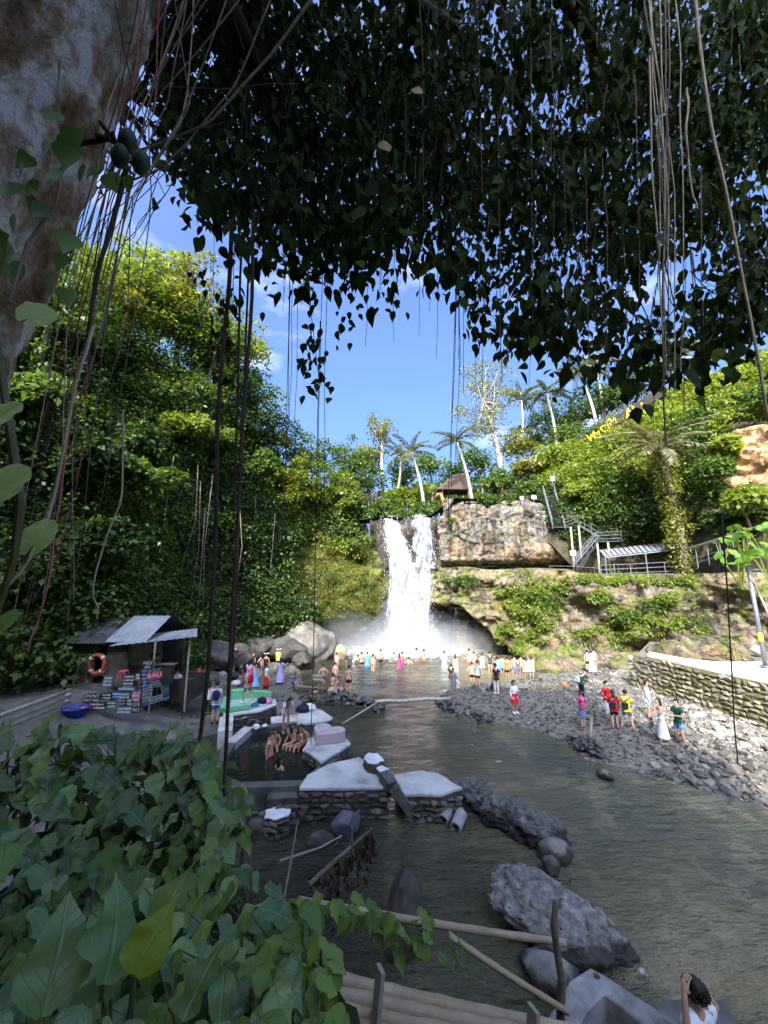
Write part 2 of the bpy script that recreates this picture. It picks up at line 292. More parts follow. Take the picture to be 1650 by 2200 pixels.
# ================================================================== ground and river
g = fobj('ground', [(-600, -600, -3), (600, -600, -3), (600, 600, -3), (-600, 600, -3)], [(0, 1, 2, 3)], m_earth); tag(g, kind='structure')
def water_material():
    m, t, n, b = newmat('river_water')
    g_ = n.new('ShaderNodeNewGeometry')
    nd = pos_noise(t, .16, 5, .55, (1, .6, 1)); rd = ramp(t, [(.35, (.055, .06, .046)), (.55, (.12, .112, .066)), (.72, (.21, .175, .09))]); t.links.new(nd.outputs['Fac'], rd.inputs[0])
    ns = pos_noise(t, .5, 7, .68, (1.3, .75, 1), seed=6); rs_ = ramp(t, [(.5, (0, 0, 0)), (.7, (.42, .42, .42))]); t.links.new(ns.outputs['Fac'], rs_.inputs[0])
    mst = n.new('ShaderNodeMixRGB'); mst.inputs[2].default_value = (.28, .25, .16, 1); t.links.new(rs_.outputs[0], mst.inputs[0]); t.links.new(rd.outputs[0], mst.inputs[1])
    # darker on the left, sandy shallows towards the right bank
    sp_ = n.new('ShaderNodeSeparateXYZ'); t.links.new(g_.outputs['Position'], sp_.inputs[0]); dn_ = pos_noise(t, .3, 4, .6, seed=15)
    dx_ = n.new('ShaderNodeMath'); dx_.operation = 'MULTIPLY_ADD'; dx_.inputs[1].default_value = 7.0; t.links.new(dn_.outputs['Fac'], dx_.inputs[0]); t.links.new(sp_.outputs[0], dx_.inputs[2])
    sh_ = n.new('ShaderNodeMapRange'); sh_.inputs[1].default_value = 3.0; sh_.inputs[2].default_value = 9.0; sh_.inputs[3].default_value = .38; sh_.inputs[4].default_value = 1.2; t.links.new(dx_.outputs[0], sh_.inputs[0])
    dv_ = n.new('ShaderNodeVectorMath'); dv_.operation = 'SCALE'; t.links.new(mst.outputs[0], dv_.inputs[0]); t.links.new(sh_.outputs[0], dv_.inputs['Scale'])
    # white water: round the plunge pool and where the current breaks over stones
    def foam(cx, cy, r0, r1, sx=1., sy=1.):
        v = n.new('ShaderNodeVectorMath'); v.operation = 'SUBTRACT'; v.inputs[1].default_value = (cx, cy, 0); t.links.new(g_.outputs['Position'], v.inputs[0])
        v2 = n.new('ShaderNodeVectorMath'); v2.operation = 'MULTIPLY'; v2.inputs[1].default_value = (1 / sx, 1 / sy, 0); t.links.new(v.outputs[0], v2.inputs[0])
        le = n.new('ShaderNodeVectorMath'); le.operation = 'LENGTH'; t.links.new(v2.outputs[0], le.inputs[0])
        mr = n.new('ShaderNodeMapRange'); mr.inputs[1].default_value = r1; mr.inputs[2].default_value = r0; t.links.new(le.outputs['Value'], mr.inputs[0]); return mr.outputs[0]
    fsum = None
    for a in [(2.3, 41.6, .6, 10.5, 1.8, 1.0)] + [(p.x, p.y, .1, r_, sx_, sy_) for (p, r_, sx_, sy_) in RAPIDS]:
        f_ = foam(*a)
        if fsum is None: fsum = f_
        else:
            dm = n.new('ShaderNodeMath'); dm.operation = 'MULTIPLY'; dm.inputs[1].default_value = .66; t.links.new(f_, dm.inputs[0]); f_ = dm.outputs[0]
            ad = n.new('ShaderNodeMath'); ad.operation = 'MAXIMUM'; t.links.new(fsum, ad.inputs[0]); t.links.new(f_, ad.inputs[1]); fsum = ad.outputs[0]
    nf = pos_noise(t, 1.5, 9, .74, (1, .6, 1)); mu = n.new('ShaderNodeMath'); mu.operation = 'MULTIPLY_ADD'; mu.inputs[1].default_value = .62
    t.links.new(fsum, mu.inputs[0]); t.links.new(nf.outputs['Fac'], mu.inputs[2])
    rf = ramp(t, [(.86, (0, 0, 0)), (1.06, (.95, .95, .95))]); rf.color_ramp.elements[1].position = 1.0; t.links.new(mu.outputs[0], rf.inputs[0])
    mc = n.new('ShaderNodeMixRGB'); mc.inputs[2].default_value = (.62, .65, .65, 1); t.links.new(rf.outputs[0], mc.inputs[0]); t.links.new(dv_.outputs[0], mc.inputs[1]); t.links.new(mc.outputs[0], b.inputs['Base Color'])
    ro = n.new('ShaderNodeMapRange'); ro.inputs[3].default_value = .06; ro.inputs[4].default_value = .7; t.links.new(rf.outputs[0], ro.inputs[0]); t.links.new(ro.outputs[0], b.inputs['Roughness'])
    b.inputs['IOR'].default_value = 1.33; b.inputs['Specular IOR Level'].default_value = .5
    w1 = pos_noise(t, 1.3, 4, .55, (1, 2.2, 1)); w2 = pos_noise(t, 5.5, 4, .6, (1, 1.8, 1), seed=4); w3 = pos_noise(t, .35, 3, .5, (1, 1.6, 1), seed=9)
    a1 = n.new('ShaderNodeMath'); a1.operation = 'MULTIPLY_ADD'; a1.inputs[1].default_value = .45; t.links.new(w2.outputs['Fac'], a1.inputs[0]); t.links.new(w1.outputs['Fac'], a1.inputs[2])
    a2 = n.new('ShaderNodeMath'); a2.operation = 'MULTIPLY_ADD'; a2.inputs[1].default_value = 1.4; t.links.new(w3.outputs['Fac'], a2.inputs[0]); t.links.new(a1.outputs[0], a2.inputs[2])
    bp = n.new('ShaderNodeBump'); bp.inputs['Strength'].default_value = 1.; bp.inputs['Distance'].default_value = .42
    t.links.new(a2.outputs[0], bp.inputs['Height']); t.links.new(bp.outputs[0], b.inputs['Normal'])
    return m
RAPIDS = [(on(1075, 1636), .8, .8, .35), (on(1135, 2070), .85, .3, .6), (on(1390, 2090), .8, .6, .6), (on(1190, 1850), .8, .5, .4), (on(1010, 1600), .62, .8, .4)]
m_water = water_material()
nx, ny = 170, 170
X, Y = np.meshgrid(np.linspace(-24, 40, nx), np.linspace(-2, 45.5, ny), indexing='ij')
Z = .025 * fbm(np.stack([X * .6, Y * .9, X * 0], -1), 3, 3)
o = fobj('river', np.stack([X, Y, Z], -1).reshape(-1, 3), grid_faces(nx, ny), m_water, smooth=True); tag(o, kind='structure')
# ================================================================== banks
LB = [on(*p) for p in [(735, 1395), (665, 1408), (648, 1440), (662, 1474), (640, 1487), (665, 1500), (640, 1530), (720, 1560), (700, 1640), (640, 1690), (560, 1735), (470, 1770), (380, 1800)]]
LB = [(p.x, p.y) for p in LB] + [(-9, 7), (-30, 7), (-30, 46), (-4, 46)]
def bank_left(X, Y):
    s = sdist(X, Y, LB); z = -.5 + .85 * smooth01((s + .5) / 1.3) + .1 * fbm(np.stack([X, Y, X * 0], -1), 3, 5)
    z += .9 * smooth01((s - 4.5) / 4) + .9 * smooth01((-X - 10.5) / 3) * smooth01((24 - Y) / 3)
    return z
nx, ny = 150, 190
X, Y = np.meshgrid(np.linspace(-26, 1, nx), np.linspace(8, 45, ny), indexing='ij')
o = fobj('river_bank', np.stack([X, Y, bank_left(X, Y)], -1).reshape(-1, 3), grid_faces(nx, ny), m_sandbank, smooth=True); tag(o, kind='structure')
rg = np.random.default_rng(12); n_ = 5200; XX = rg.uniform(-14, 0, n_); YY = rg.uniform(11, 42, n_); zz = bank_left(XX, YY); kp = (zz > -.12) & (sdist(XX, YY, LB) < 6)
LBS = (np.stack([XX, YY, zz + .02], -1)[kp], .06 + .22 * rg.random(kp.sum()) ** 3)
RB = [on(*p) for p in [(945, 1512), (952, 1490), (1010, 1476), (1110, 1466), (1150, 1452), (1240, 1442), (1390, 1425)]]
RBn = [on(*p) for p in [(1900, 1830), (1650, 1742), (1540, 1706), (1420, 1672), (1330, 1652), (1275, 1640), (1240, 1622), (1232, 1603), (1190, 1588), (1150, 1570), (1075, 1552), (1010, 1548), (960, 1530)]]
RB = [(p.x, p.y) for p in RB] + [(34, 27), (34, 10)] + [(p.x, p.y) for p in RBn]
def bank_right(X, Y):
    s = sdist(X, Y, RB); z = -.4 + .52 * smooth01((s + .5) / 1.0) + .4 * smooth01((s - .6) / 4) + .06 * fbm(np.stack([X * 1.3, Y * 1.3, X * 0], -1), 4, 8)
    return z
nx, ny = 200, 180
X, Y = np.meshgrid(np.linspace(2, 34, nx), np.linspace(8, 36, ny), indexing='ij')
pebble_bank = fobj('pebble_bank', np.stack([X, Y, bank_right(X, Y)], -1).reshape(-1, 3), grid_faces(nx, ny), m_bank, smooth=True); tag(pebble_bank, kind='structure')
# stones: convex hulls, shared meshes
def hull_stone(seed, flat, pts=13):
    rg = random.Random(seed); bm = bmesh.new()
    for i in range(pts):
        v = Vector((rg.gauss(0, 1), rg.gauss(0, 1), rg.gauss(0, 1))).normalized() * rg.uniform(.85, 1.1); bm.verts.new((v.x * .5, v.y * rg.uniform(.32, .42), v.z * .5 * flat))
    r = bmesh.ops.convex_hull(bm, input=bm.verts)
    bmesh.ops.delete(bm, geom=[x for x in r['geom_interior'] if isinstance(x, bmesh.types.BMVert)], context='VERTS')
    me = bpy.data.meshes.new('stone'); bm.to_mesh(me); bm.free(); return me
STONES = [hull_stone(40 + k, .45 + .05 * (k % 4), 16) for k in range(8)]
for me in STONES: me.materials.append(m_pebble)
SV = []
for me in STONES:
    me.calc_loop_triangles(); SV.append((np.array([v.co[:] for v in me.vertices]), np.array([t.vertices[:] for t in me.loop_triangles])))
def stone_field(pts, sizes, rg, tilt=.35):
    parts = []
    for p, s in zip(pts, sizes):
        v, f = SV[rg.integers(len(SV))]; e = Euler((rg.normal() * tilt, rg.normal() * tilt, rg.random() * 6.3)).to_matrix()
        parts.append((v @ np.array(e).T * s + p, f))
    return join(parts)
rg = np.random.default_rng(11)
n = 26000; XX = rg.uniform(3, 30, n); YY = rg.uniform(9, 33, n); s = sdist(XX, YY, RB)
keep = (s > -.35) & (rg.random(n) < np.clip(1.15 - YY / 60, 0, 1)) & (XX / np.maximum(YY, 1) < 1.06); XX, YY, s = XX[keep], YY[keep], s[keep]
size = .12 + .22 * rg.random(len(XX)) ** 2.2 + .1 * (s < .5) * rg.random(len(XX)); size *= .75 + .5 * (vnoise(np.stack([XX * .3, YY * .3, XX * 0], -1), 4) > 0)
order = np.argsort(-size / np.hypot(XX, YY) * (XX < YY * 1.01)); ZZ = bank_right(XX, YY) + size * .12
dry = s + .35 * (XX - 11) + 1.0 * vnoise(np.stack([XX * .4, YY * .4, XX * 0], -1), 14) > 5.2  # pale stones increase to the right, following the sunlit side of the bank
for k in order[:290]:
    inst('stone', STONES[rg.integers(8)], pebble_bank, (XX[k], YY[k], ZZ[k]), (rg.normal() * .25, rg.normal() * .25, rg.random() * 6.3), (size[k] * 1.25,) * 3, m_pebble_wet if s[k] < .35 else m_pebble_dry_sunlit if dry[k] else None)
rest = order[290:6800]
for nm_, mt_, sel_ in (('pebbles', m_pebble, rest[~dry[rest]]), ('dry_sunlit_pebbles', m_pebble_dry_sunlit, rest[dry[rest]])):
    V, F = stone_field(np.stack([XX, YY, ZZ], -1)[sel_], size[sel_], rg); tag(fobj(nm_, V, F, mt_, pebble_bank), kind='stuff')
V, F = stone_field(LBS[0], LBS[1], rg); tag(fobj('bank_pebbles', V, F, m_pebble_wet, bpy.data.objects['river_bank']), kind='stuff')
# boulders
def rock_arrays(seed, sub=4, amp=.22, freq=1.3, cuts=9, cutd=.72, fine=.05, chunk=0.):
    rg = np.random.default_rng(seed); bm = bmesh.new(); bmesh.ops.create_icosphere(bm, subdivisions=sub, radius=1)
    V = np.array([v.co[:] for v in bm.verts]); F = np.array([[v.index for v in f.verts] for f in bm.faces]); bm.free()
    for k in range(cuts):
        nrm = unit(rg.normal(size=3)); d = cutd + .2 * rg.random(); ex = np.maximum(0, V @ nrm - d); V = V - ex[:, None] * nrm * .9
    V = V * (1 + amp * fbm(V * freq + seed, 3, seed) + fine * fbm(V * 6 + seed, 3, seed + 5) + (fine * .6 * np.abs(vnoise(V * 15, seed)) if fine > .06 else 0))[:, None]
    if chunk: V = V * (1 + chunk * (np.floor(3.4 * vnoise(V * 3.2 + seed, seed + 9)) + .7 * np.floor(3 * vnoise(V * 7.5 + seed, seed + 4))))[:, None]
    return V, F
def boulder(name, label, c, size, rz=0, seed=1, mat=None, cat='boulder', parent=None, tilt=(0, 0), sub=4, smooth=False, group=None, **kw):
    V, F = rock_arrays(seed, sub, **kw); V = V * np.array(size) / 2
    m_ = np.array(Euler((tilt[0], tilt[1], rz)).to_matrix()); V = V @ m_.T + np.array(c)
    o = fobj(name, V, F, mat or m_rock_grey, parent, c if parent is None else (0, 0, 0), smooth)
    if parent is None: tag(o, label, cat, group)
    return o
# ================================================================== left cliff
LC = [(-34, -14), (-27, 0), (-22, 9), (-19, 15), (-16.4, 21), (-14.2, 27), (-12.2, 33), (-10.6, 37.5), (-7.5, 41), (-3.5, 42.6), (-.7, 43.6), (-.4, 46)]
LCH = [22, 22, 23, 24, 24.5, 24, 22.5, 20, 17.5, 15.8, 14.6, 14.4]
nu, nv = 260, 120
B = polyline([(*p, h) for p, h in zip(LC, LCH)], nu); T = np.gradient(B[:, :2], axis=0); T = unit(T)
for _ in range(12): T[1:-1] = (T[:-2] + T[1:-1] + T[2:]) / 3
T = unit(T); NL = np.stack([T[:, 1], -T[:, 0]], -1)
vv = np.r_[np.linspace(-.05, 1, 92), np.linspace(1.03, 2.0, 28)]
def left_cliff(u, v):                   # u index into B (float), v height share
    bx = np.interp(u, np.arange(nu), B[:, 0]); by = np.interp(u, np.arange(nu), B[:, 1]); h = np.interp(u, np.arange(nu), B[:, 2])
    nxx = np.interp(u, np.arange(nu), NL[:, 0]); nyy = np.interp(u, np.arange(nu), NL[:, 1])
    vc = np.minimum(v, 1.); z = vc * h + np.maximum(v - 1, 0) * 10
    q = np.stack([bx * .22, by * .22, z * .22], -1)
    off = -.16 * z - np.maximum(v - 1, 0) * 26 + 1.9 * fbm(q, 3, 2) + .5 * fbm(q * 3.3, 3, 9)
    far = smooth01((by - 36) / 4); off += far * (1.7 * np.exp(-((z - 6.5) / 4.2) ** 2) - 2.2 * smooth01((3.4 - z) / 2.2))
    return np.stack([bx + nxx * off, by + nyy * off, z], -1), np.stack([nxx, nyy, nxx * 0], -1)
U, Vv = np.meshgrid(np.arange(nu, dtype=float), vv, indexing='ij'); P, _ = left_cliff(U, Vv)
left = fobj('cliff', P.reshape(-1, 3), grid_faces(nu, len(vv)), m_cliff_left, smooth=True); tag(left, kind='structure')
# ================================================================== wall behind the falls
nu2, nv2 = 60, 90
x = np.linspace(-1.6, 7.8, nu2); z = np.linspace(-1, 14.2, nv2); X, Zz = np.meshgrid(x, z, indexing='ij')
q = np.stack([X * .5, Zz * .35, X * 0], -1)
Yy = 44.2 - .05 * (14 - Zz) + .9 * fbm(q, 4, 31) - 1.5 * np.exp(-((X - 3) / 1.2) ** 2) * smooth01((Zz - 10) / 3) + 1.6 * smooth01((4.5 - Zz) / 2) \
    - 3.0 * np.exp(-((X - 5.6) / 1.6) ** 2) * smooth01((8.6 - Zz) / 1.0) * smooth01((Zz - 3.8) / 1.0)
tag(fobj('cliff_wall', np.stack([X, Yy, Zz], -1).reshape(-1, 3), grid_faces(nu2, nv2), m_cliff_wet, smooth=True), kind='structure')
# ================================================================== right cliff, upper tier
UC = [(5.9, 46), (6.0, 43.5), (6.5, 42.1), (9, 41.7), (13, 41.9), (17, 41.3), (20, 41.0), (24, 40)]
nu3 = 230; B3 = polyline(UC, nu3); T3 = unit(np.gradient(B3, axis=0)); N3 = np.stack([T3[:, 1], -T3[:, 0]], -1)
vv3 = np.r_[np.linspace(0, 1, 90), np.linspace(1.02, 1.8, 24)]
U, W = np.meshgrid(np.arange(nu3, dtype=float), vv3, indexing='ij'); bx, by = B3[:, 0][:, None] + 0 * W, B3[:, 1][:, None] + 0 * W
top = 16.1 + .5 * fbm(np.stack([bx * .5, by * 0, bx * 0], -1), 3, 77); z = 8.1 + np.minimum(W, 1) * (top - 8.1) + np.maximum(W - 1, 0) * .8
flute = 1.0 * fbm(np.stack([bx * .75, z * .1, by * .3], -1), 3, 41); strata = .3 * np.sign(np.sin(z * 1.5 + bx * .25 + 2 * vnoise(np.stack([bx * .4, z * .5, bx * 0], -1), 3)))
deep = -1.5 * smooth01((vnoise(np.stack([bx * .45, z * .06, bx * 0 + 3], -1), 55) - .42) / .22)
led = vnoise(np.stack([bx * .35, bx * 0, bx * 0], -1), 71) * .7
off = 1.0 * flute + strata * .25 + deep * 1.3 + .22 * fbm(np.stack([bx * 2.2, z * 2.2, by], -1), 4, 43) - .55 * smooth01((z - 13.6 - led) / .12) + .3 * np.floor(2.2 * vnoise(np.stack([bx * .55, z * .28, bx * 0], -1), 81)) * .6 - .35 * smooth01((z - 15.1 + led) / .12) - 1.7 * smooth01((9.4 - z) / .9) + .7 * np.exp(-((z - 10.2) / .8) ** 2) * (bx > 13) - np.maximum(W - 1, 0) * 22 - .8 * smooth01((z - 14.8) / 1.6)
P = np.stack([bx + N3[:, 0][:, None] * off, by + N3[:, 1][:, None] * off, z], -1)
tag(fobj('cliff_tier', P.reshape(-1, 3), grid_faces(nu3, len(vv3)), m_cliff, smooth=True), kind='structure')
# ================================================================== right cliff, lower tier with the undercut
LT = [(4.3, 44.5), (4.6, 41.0), (5.6, 39.6), (8, 38.7), (11, 37.6), (13.2, 35.6), (16, 33.9), (19, 32.3), (22, 29.8), (24, 27.4), (26.4, 24.6), (33, 20)]
nu4 = 260; B4 = polyline(LT, nu4); T4 = unit(np.gradient(B4, axis=0))
for _ in range(8): T4[1:-1] = (T4[:-2] + T4[1:-1] + T4[2:]) / 3
T4 = unit(T4); N4 = np.stack([T4[:, 1], -T4[:, 0]], -1)
vv4 = np.r_[np.linspace(-.1, 1, 100), np.linspace(1.015, 1.6, 26)]
def lower_tier(u, W):
    k = np.arange(nu4); bx = np.interp(u, k, B4[:, 0]); by = np.interp(u, k, B4[:, 1]); nx_ = np.interp(u, k, N4[:, 0]); ny_ = np.interp(u, k, N4[:, 1])
    top = 8.3 - .05 * np.maximum(bx - 8, 0) + .25 * vnoise(np.stack([bx * .4, bx * 0, bx * 0], -1), 6)
    z = np.minimum(W, 1) * top + np.maximum(W - 1, 0) * .6
    q = np.stack([bx * .3, by * .3, z * .3], -1)
    off = .9 * fbm(q, 3, 61) + .5 * fbm(q * 3.5, 4, 66) - .12 * z * (bx > 12) - np.maximum(W - 1, 0) * 16 + 1.0 * smooth01((1.6 - z) / 1.2) * smooth01((bx - 13) / 2)
    off += .42 * np.floor(2.5 * vnoise(np.stack([bx * .5, by * .4, z * .7], -1), 9)) * .5 + .18 * fbm(np.stack([bx * 2, by * 2, z * 2], -1), 3, 19); off += 0 * np.sign(vnoise(np.stack([bx * .6, by * .4, z * 1.1], -1), 9)) * smooth01((bx - 9) / 3) - .5 * smooth01((z - top + .9) / .9)
    arch = 5.1 - 4.9 * smooth01((bx - 6.5) / 7.0) ** .9 + .35 * vnoise(np.stack([bx * .9, bx * 0, bx * 0], -1), 12)
    off -= 5.0 * smooth01((arch - z) / .9) * smooth01((14.0 - bx) / 1.6)
    return np.stack([bx + nx_ * off, by + ny_ * off, z], -1), np.stack([nx_, ny_, nx_ * 0], -1)
U, W = np.meshgrid(np.arange(nu4, dtype=float), vv4, indexing='ij'); P, _ = lower_tier(U, W)
tag(fobj('cliff_ledge', P.reshape(-1, 3), grid_faces(nu4, len(vv4)), m_cliff_low, smooth=True), kind='structure')
# ================================================================== plateau behind the falls and right hillside
def plateau(X, Y): return 14.1 + 1.6 * smooth01((X - 5) / 2.5) + .16 * np.maximum(Y - 46, 0) + .12 * np.maximum(X - 8, 0) * smooth01((Y - 44) / 6) + .4 * fbm(np.stack([X * .3, Y * .3, X * 0], -1), 3, 91)
nx, ny = 90, 60; X, Y = np.meshgrid(np.linspace(-30, 60, nx), np.linspace(43.4, 110, ny), indexing='ij')
tag(fobj('plateau', np.stack([X, Y, plateau(X, Y)], -1).reshape(-1, 3), grid_faces(nx, ny), m_slopegreen, smooth=True), kind='structure')
HT = [at(1150, 1010, 52), at(1235, 965, 47), at(1330, 905, 43), at(1450, 845, 39), at(1640, 775, 34), at(1900, 720, 30), at(2400, 640, 24)]
HB = [at(1175, 1130, 42.3), at(1240, 1190, 40), at(1300, 1195, 38.5), at(1380, 1180, 37.2), at(1480, 1185, 34), at(1580, 1180, 29), at(1800, 1180, 22)]
nu5 = 160; T5 = polyline(HT, nu5); B5 = polyline(HB, nu5)
def hillside(u, v):
    k = np.arange(nu5); b = np.stack([np.interp(u, k, B5[:, i]) for i in range(3)], -1); t = np.stack([np.interp(u, k, T5[:, i]) for i in range(3)], -1)
    vc = np.clip(v, 0, 1)[..., None]; p = b + (t - b) * vc; nrm = np.array([-.55, -.75, .35])
    bul = (2.2 * np.sin(np.clip(v, 0, 1) * math.pi) + 1.6 * fbm(p * .16, 3, 71))[..., None]
    p = p + nrm * bul; e = np.maximum(v - 1, 0)[..., None]; p = p + e * np.array([22, 26, 3]); lo = np.minimum(v, 0)[..., None]; p = p + lo * np.array([0, 0, 5]); return p
U, W = np.meshgrid(np.arange(nu5, dtype=float), np.r_[-.4, np.linspace(0, 1, 80), np.linspace(1.05, 2, 16)], indexing='ij')
tag(fobj('hillside', hillside(U, W).reshape(-1, 3), grid_faces(nu5, 97), m_slopegreen, smooth=True), kind='structure')
# bare sandstone face on the hill
nx, ny = 70, 80; A, Bv = np.meshgrid(np.linspace(0, 1, nx), np.linspace(0, 1, ny), indexing='ij')
c00, c10, c11, c01 = [np.array(p) for p in (at(1505, 1095, 27.5), at(1720, 1110, 24), at(1740, 850, 27), at(1545, 868, 30))]
P = (c00 * ((1 - A) * (1 - Bv))[..., None] + c10 * (A * (1 - Bv))[..., None] + c11 * (A * Bv)[..., None] + c01 * ((1 - A) * Bv)[..., None])
edge = np.minimum(np.minimum(A, 1 - A) * 3, np.minimum(Bv, 1 - Bv) * 3); edge = smooth01(edge + .25 * vnoise(P * .5, 3))
dd = .9 * fbm(P * .3, 4, 14) + .35 * fbm(P * 1.4, 3, 15) + .3 * np.floor(2 * vnoise(P * np.array([.3, .3, .9]), 8)) - 5 * (1 - edge)
hole = np.exp(-(((A - .42) / .09) ** 2 + ((Bv - .43) / .035) ** 2)); dd = dd - 1.2 * hole
P = P + dd[..., None] * np.array([-.6, -.78, .1])
tag(fobj('sandstone_face', P.reshape(-1, 3), grid_faces(nx, ny), m_sandstone, smooth=True), kind='structure')
# valley side under the viewpoint; unseen ridge behind is shaped to shade the river
nx, ny = 110, 90; X, Y = np.meshgrid(np.linspace(-60, 34, nx), np.linspace(-60, 6.2, ny), indexing='ij')
def viewhill(X, Y):
    d = -Y + 1.2 - .35 * np.maximum(X, 0); ridge = np.interp(X, [-60, -20, -10, -2, 2, 4, 7, 12, 34], [43, 42, 39, 32, 28, 21, 13, 8, 4]) + 1.5 * vnoise(np.stack([X * .4, X * 0, X * 0], -1), 5)
    up = np.minimum(2.1 * np.maximum(d - 3, 0), np.maximum(ridge - 5.1, 0)); z = 5.1 + up - 2.9 * np.maximum(-d, 0) - .9 * np.maximum(X - 1, 0) * (d < 3) + .3 * fbm(np.stack([X * .3, Y * .3, X * 0], -1), 3, 99)
    return np.maximum(z + .25 * np.clip(-X - 2, 0, 12) * (d < 3), -2.5)
Z = viewhill(X, Y); Z = np.where((np.abs(X) < 1.6) & (np.abs(Y) < 1.6), np.minimum(Z, 5.3), Z)
tag(fobj('valley_side_shade_ridge', np.stack([X, Y, Z], -1).reshape(-1, 3), grid_faces(nx, ny), m_jungle, smooth=True), kind='structure')
# ================================================================== named boulders
def bl(px, py, z=0): return on(px, py, z)
p = at(662, 1372, 37.5); boulder('boulder', 'huge pale rounded boulder beside the plunge pool, left of the waterfall', (p.x, p.y, 1.2), (5.4, 4.4, 4.4), .3, 3, M_surf('rock_tangrey', [(.3, (.08, .072, .06)), (.5, (.17, .155, .13)), (.7, (.26, .24, .2))], 1.2, .85, .8, 8, bdist=.1), sub=5, amp=.12, fine=.03)
p = at(728, 1394, 38.2); boulder('boulder', 'small tan boulder at the water right of the huge pale boulder', (p.x, p.y, .4), (1.5, 1.3, 1.5), .3, 5, M_surf('rock_tan', [(.3, (.25, .18, .1)), (.7, (.45, .33, .2))], 2, .85, .5, 12), amp=.12)
for k, (px, py, Yd, s_, lab) in enumerate([(612, 1392, 34, 2.4, 'dark boulder wedged left of the huge pale boulder'), (560, 1388, 33.5, 2.6, 'dark mossy boulder at the foot of the jungle cliff'), (520, 1400, 31.5, 2.6, 'dark flat boulder behind the hat-wearing bathers on the left bank'), (455, 1405, 30, 2.8, 'dark boulder right of the hut canopy at the cliff foot'), (470, 1370, 32, 2.2, 'square dark boulder on the scree above the left bank'), (650, 1412, 33, 1.5, 'low dark boulder in front of the huge pale boulder'), (400, 1390, 30, 2.4, 'dark boulder behind the far post of the hut canopy')]):
    q = at(px, py, Yd); boulder('boulder', lab, (q.x, q.y, q.z - .2), (s_ * 1.4, s_, s_ * .8), k, 20 + k, m_rock_dark)
p = on(1175, 1950, .35); boulder('conglomerate_rock', 'large flat pebbly conglomerate rock in the shaded foreground water', (p.x + .05, p.y, .12), (2.9, 1.75, 1.3), -.42, 8, M_surf('conglomerate', [(.25, (.06, .057, .052)), (.42, (.15, .143, .132)), (.58, (.25, .24, .225)), (.75, (.42, .4, .375))], 7, .85, 1.0, 16, bdist=.05, wet=.3), cat='rock', sub=6, amp=.1, fine=.062, cuts=9, cutd=.55, tilt=(.1, .12), chunk=.016)
rk = bpy.data.objects['conglomerate_rock']
VR = np.array([v.co[:] for v in rk.data.vertices]) + np.array(rk.location); VR = VR[(VR[:, 2] > .45)]
for k in range(44):
    q = VR[rg.integers(len(VR))]; inst('cobble', STONES[k % 8], rk, q, (rg.normal() * .3, rg.normal() * .3, rg.random() * 6), (.07 + .2 * rg.random() ** 2.5,) * 3)
p = on(865, 1985, .2); boulder('boulder', 'pointed dark brown boulder standing in water behind the leafy vine', (p.x, p.y, .3), (1.3, 1.1, 1.6), .6, 33, M_surf('rock_brown', [(.3, (.035, .028, .023)), (.7, (.1, .082, .068))], 3, .85, .8, 20), amp=.16, cuts=14, cutd=.5, chunk=.02)
p = on(745, 1770, .2); boulder('boulder', 'smooth blue-grey boulder leaning on the terrace stone wall', (p.x, p.y - .1, .28), (.85, .6, .75), .6, 13, M_surf('rock_blue', [(.3, (.06, .065, .085)), (.7, (.12, .125, .15))], 3, .5, .3, 20, spec=.5), amp=.08)
p = on(690, 1810, .0); boulder('boulder', 'low wet boulder awash in the dark backwater below the terrace', (p.x, p.y, .05), (.8, .6, .35), .2, 14, m_rock_grey, amp=.1)
for k, (px, py, s_, lab) in enumerate([(1195, 1830, .7, 'small boulder with a wet base right of the rock spit tip'), (1185, 1862, .45, 'small wet boulder in the rapid behind the conglomerate rock'), (560, 1780, .9, 'dark round boulder left of the white-topped step block'), (1180, 2090, .8, 'dark boulder under the bent stick by the concrete wall'), (1500, 1450 + 22, 1.6, None), (1300, 1665, .5, 'grey angular stone on the tip of the pebble bank'), (1400, 1588, .75, 'flat blue-grey boulder under the stacked stones')]):
    if lab is None: continue
    p = on(px, py, .1); boulder('boulder', lab, (p.x, p.y, .1 if px != 1400 else .42), (s_ * 1.3, s_, s_ * .8), k, 50 + k, m_rock_grey if k != 2 else m_rock_dark, sub=3, amp=.15)
p = on(1600, 1520, .8); boulder('boulder', 'big pale boulder at the foot of the stone wall, far right', (p.x, p.y, .9), (1.9, 1.3, 1.3), .4, 60, M_surf('rock_pale', [(.3, (.3, .26, .2)), (.7, (.5, .45, .37))], 2, .85, .5, 12), amp=.12)
# rock shelf at the foot of the lower tier
for k, (px, py, s_, lab) in enumerate([(1180, 1425, 3.4, 'pale rounded rock shelf right of the cave, behind the bathers'), (1250, 1425, 3.0, 'pale rounded rock behind the couple at the cliff foot'), (1330, 1425, 3.2, 'pale water-worn rock right of the couple at the cliff foot'), (1440, 1395, 3.0, 'pale flat rock behind the concrete path'), (1520, 1390, 3.6, 'long pale boulder behind the concrete path near the lamp post')]):
    q = at(px, py, 33.0 if k < 3 else 25.5); boulder('rock_shelf', lab, (q.x, q.y, q.z - .4), (s_ * 1.35, s_ * .8, s_ * .62), k * .5, 80 + k, m_cliff_low, cat='rock', amp=.14)
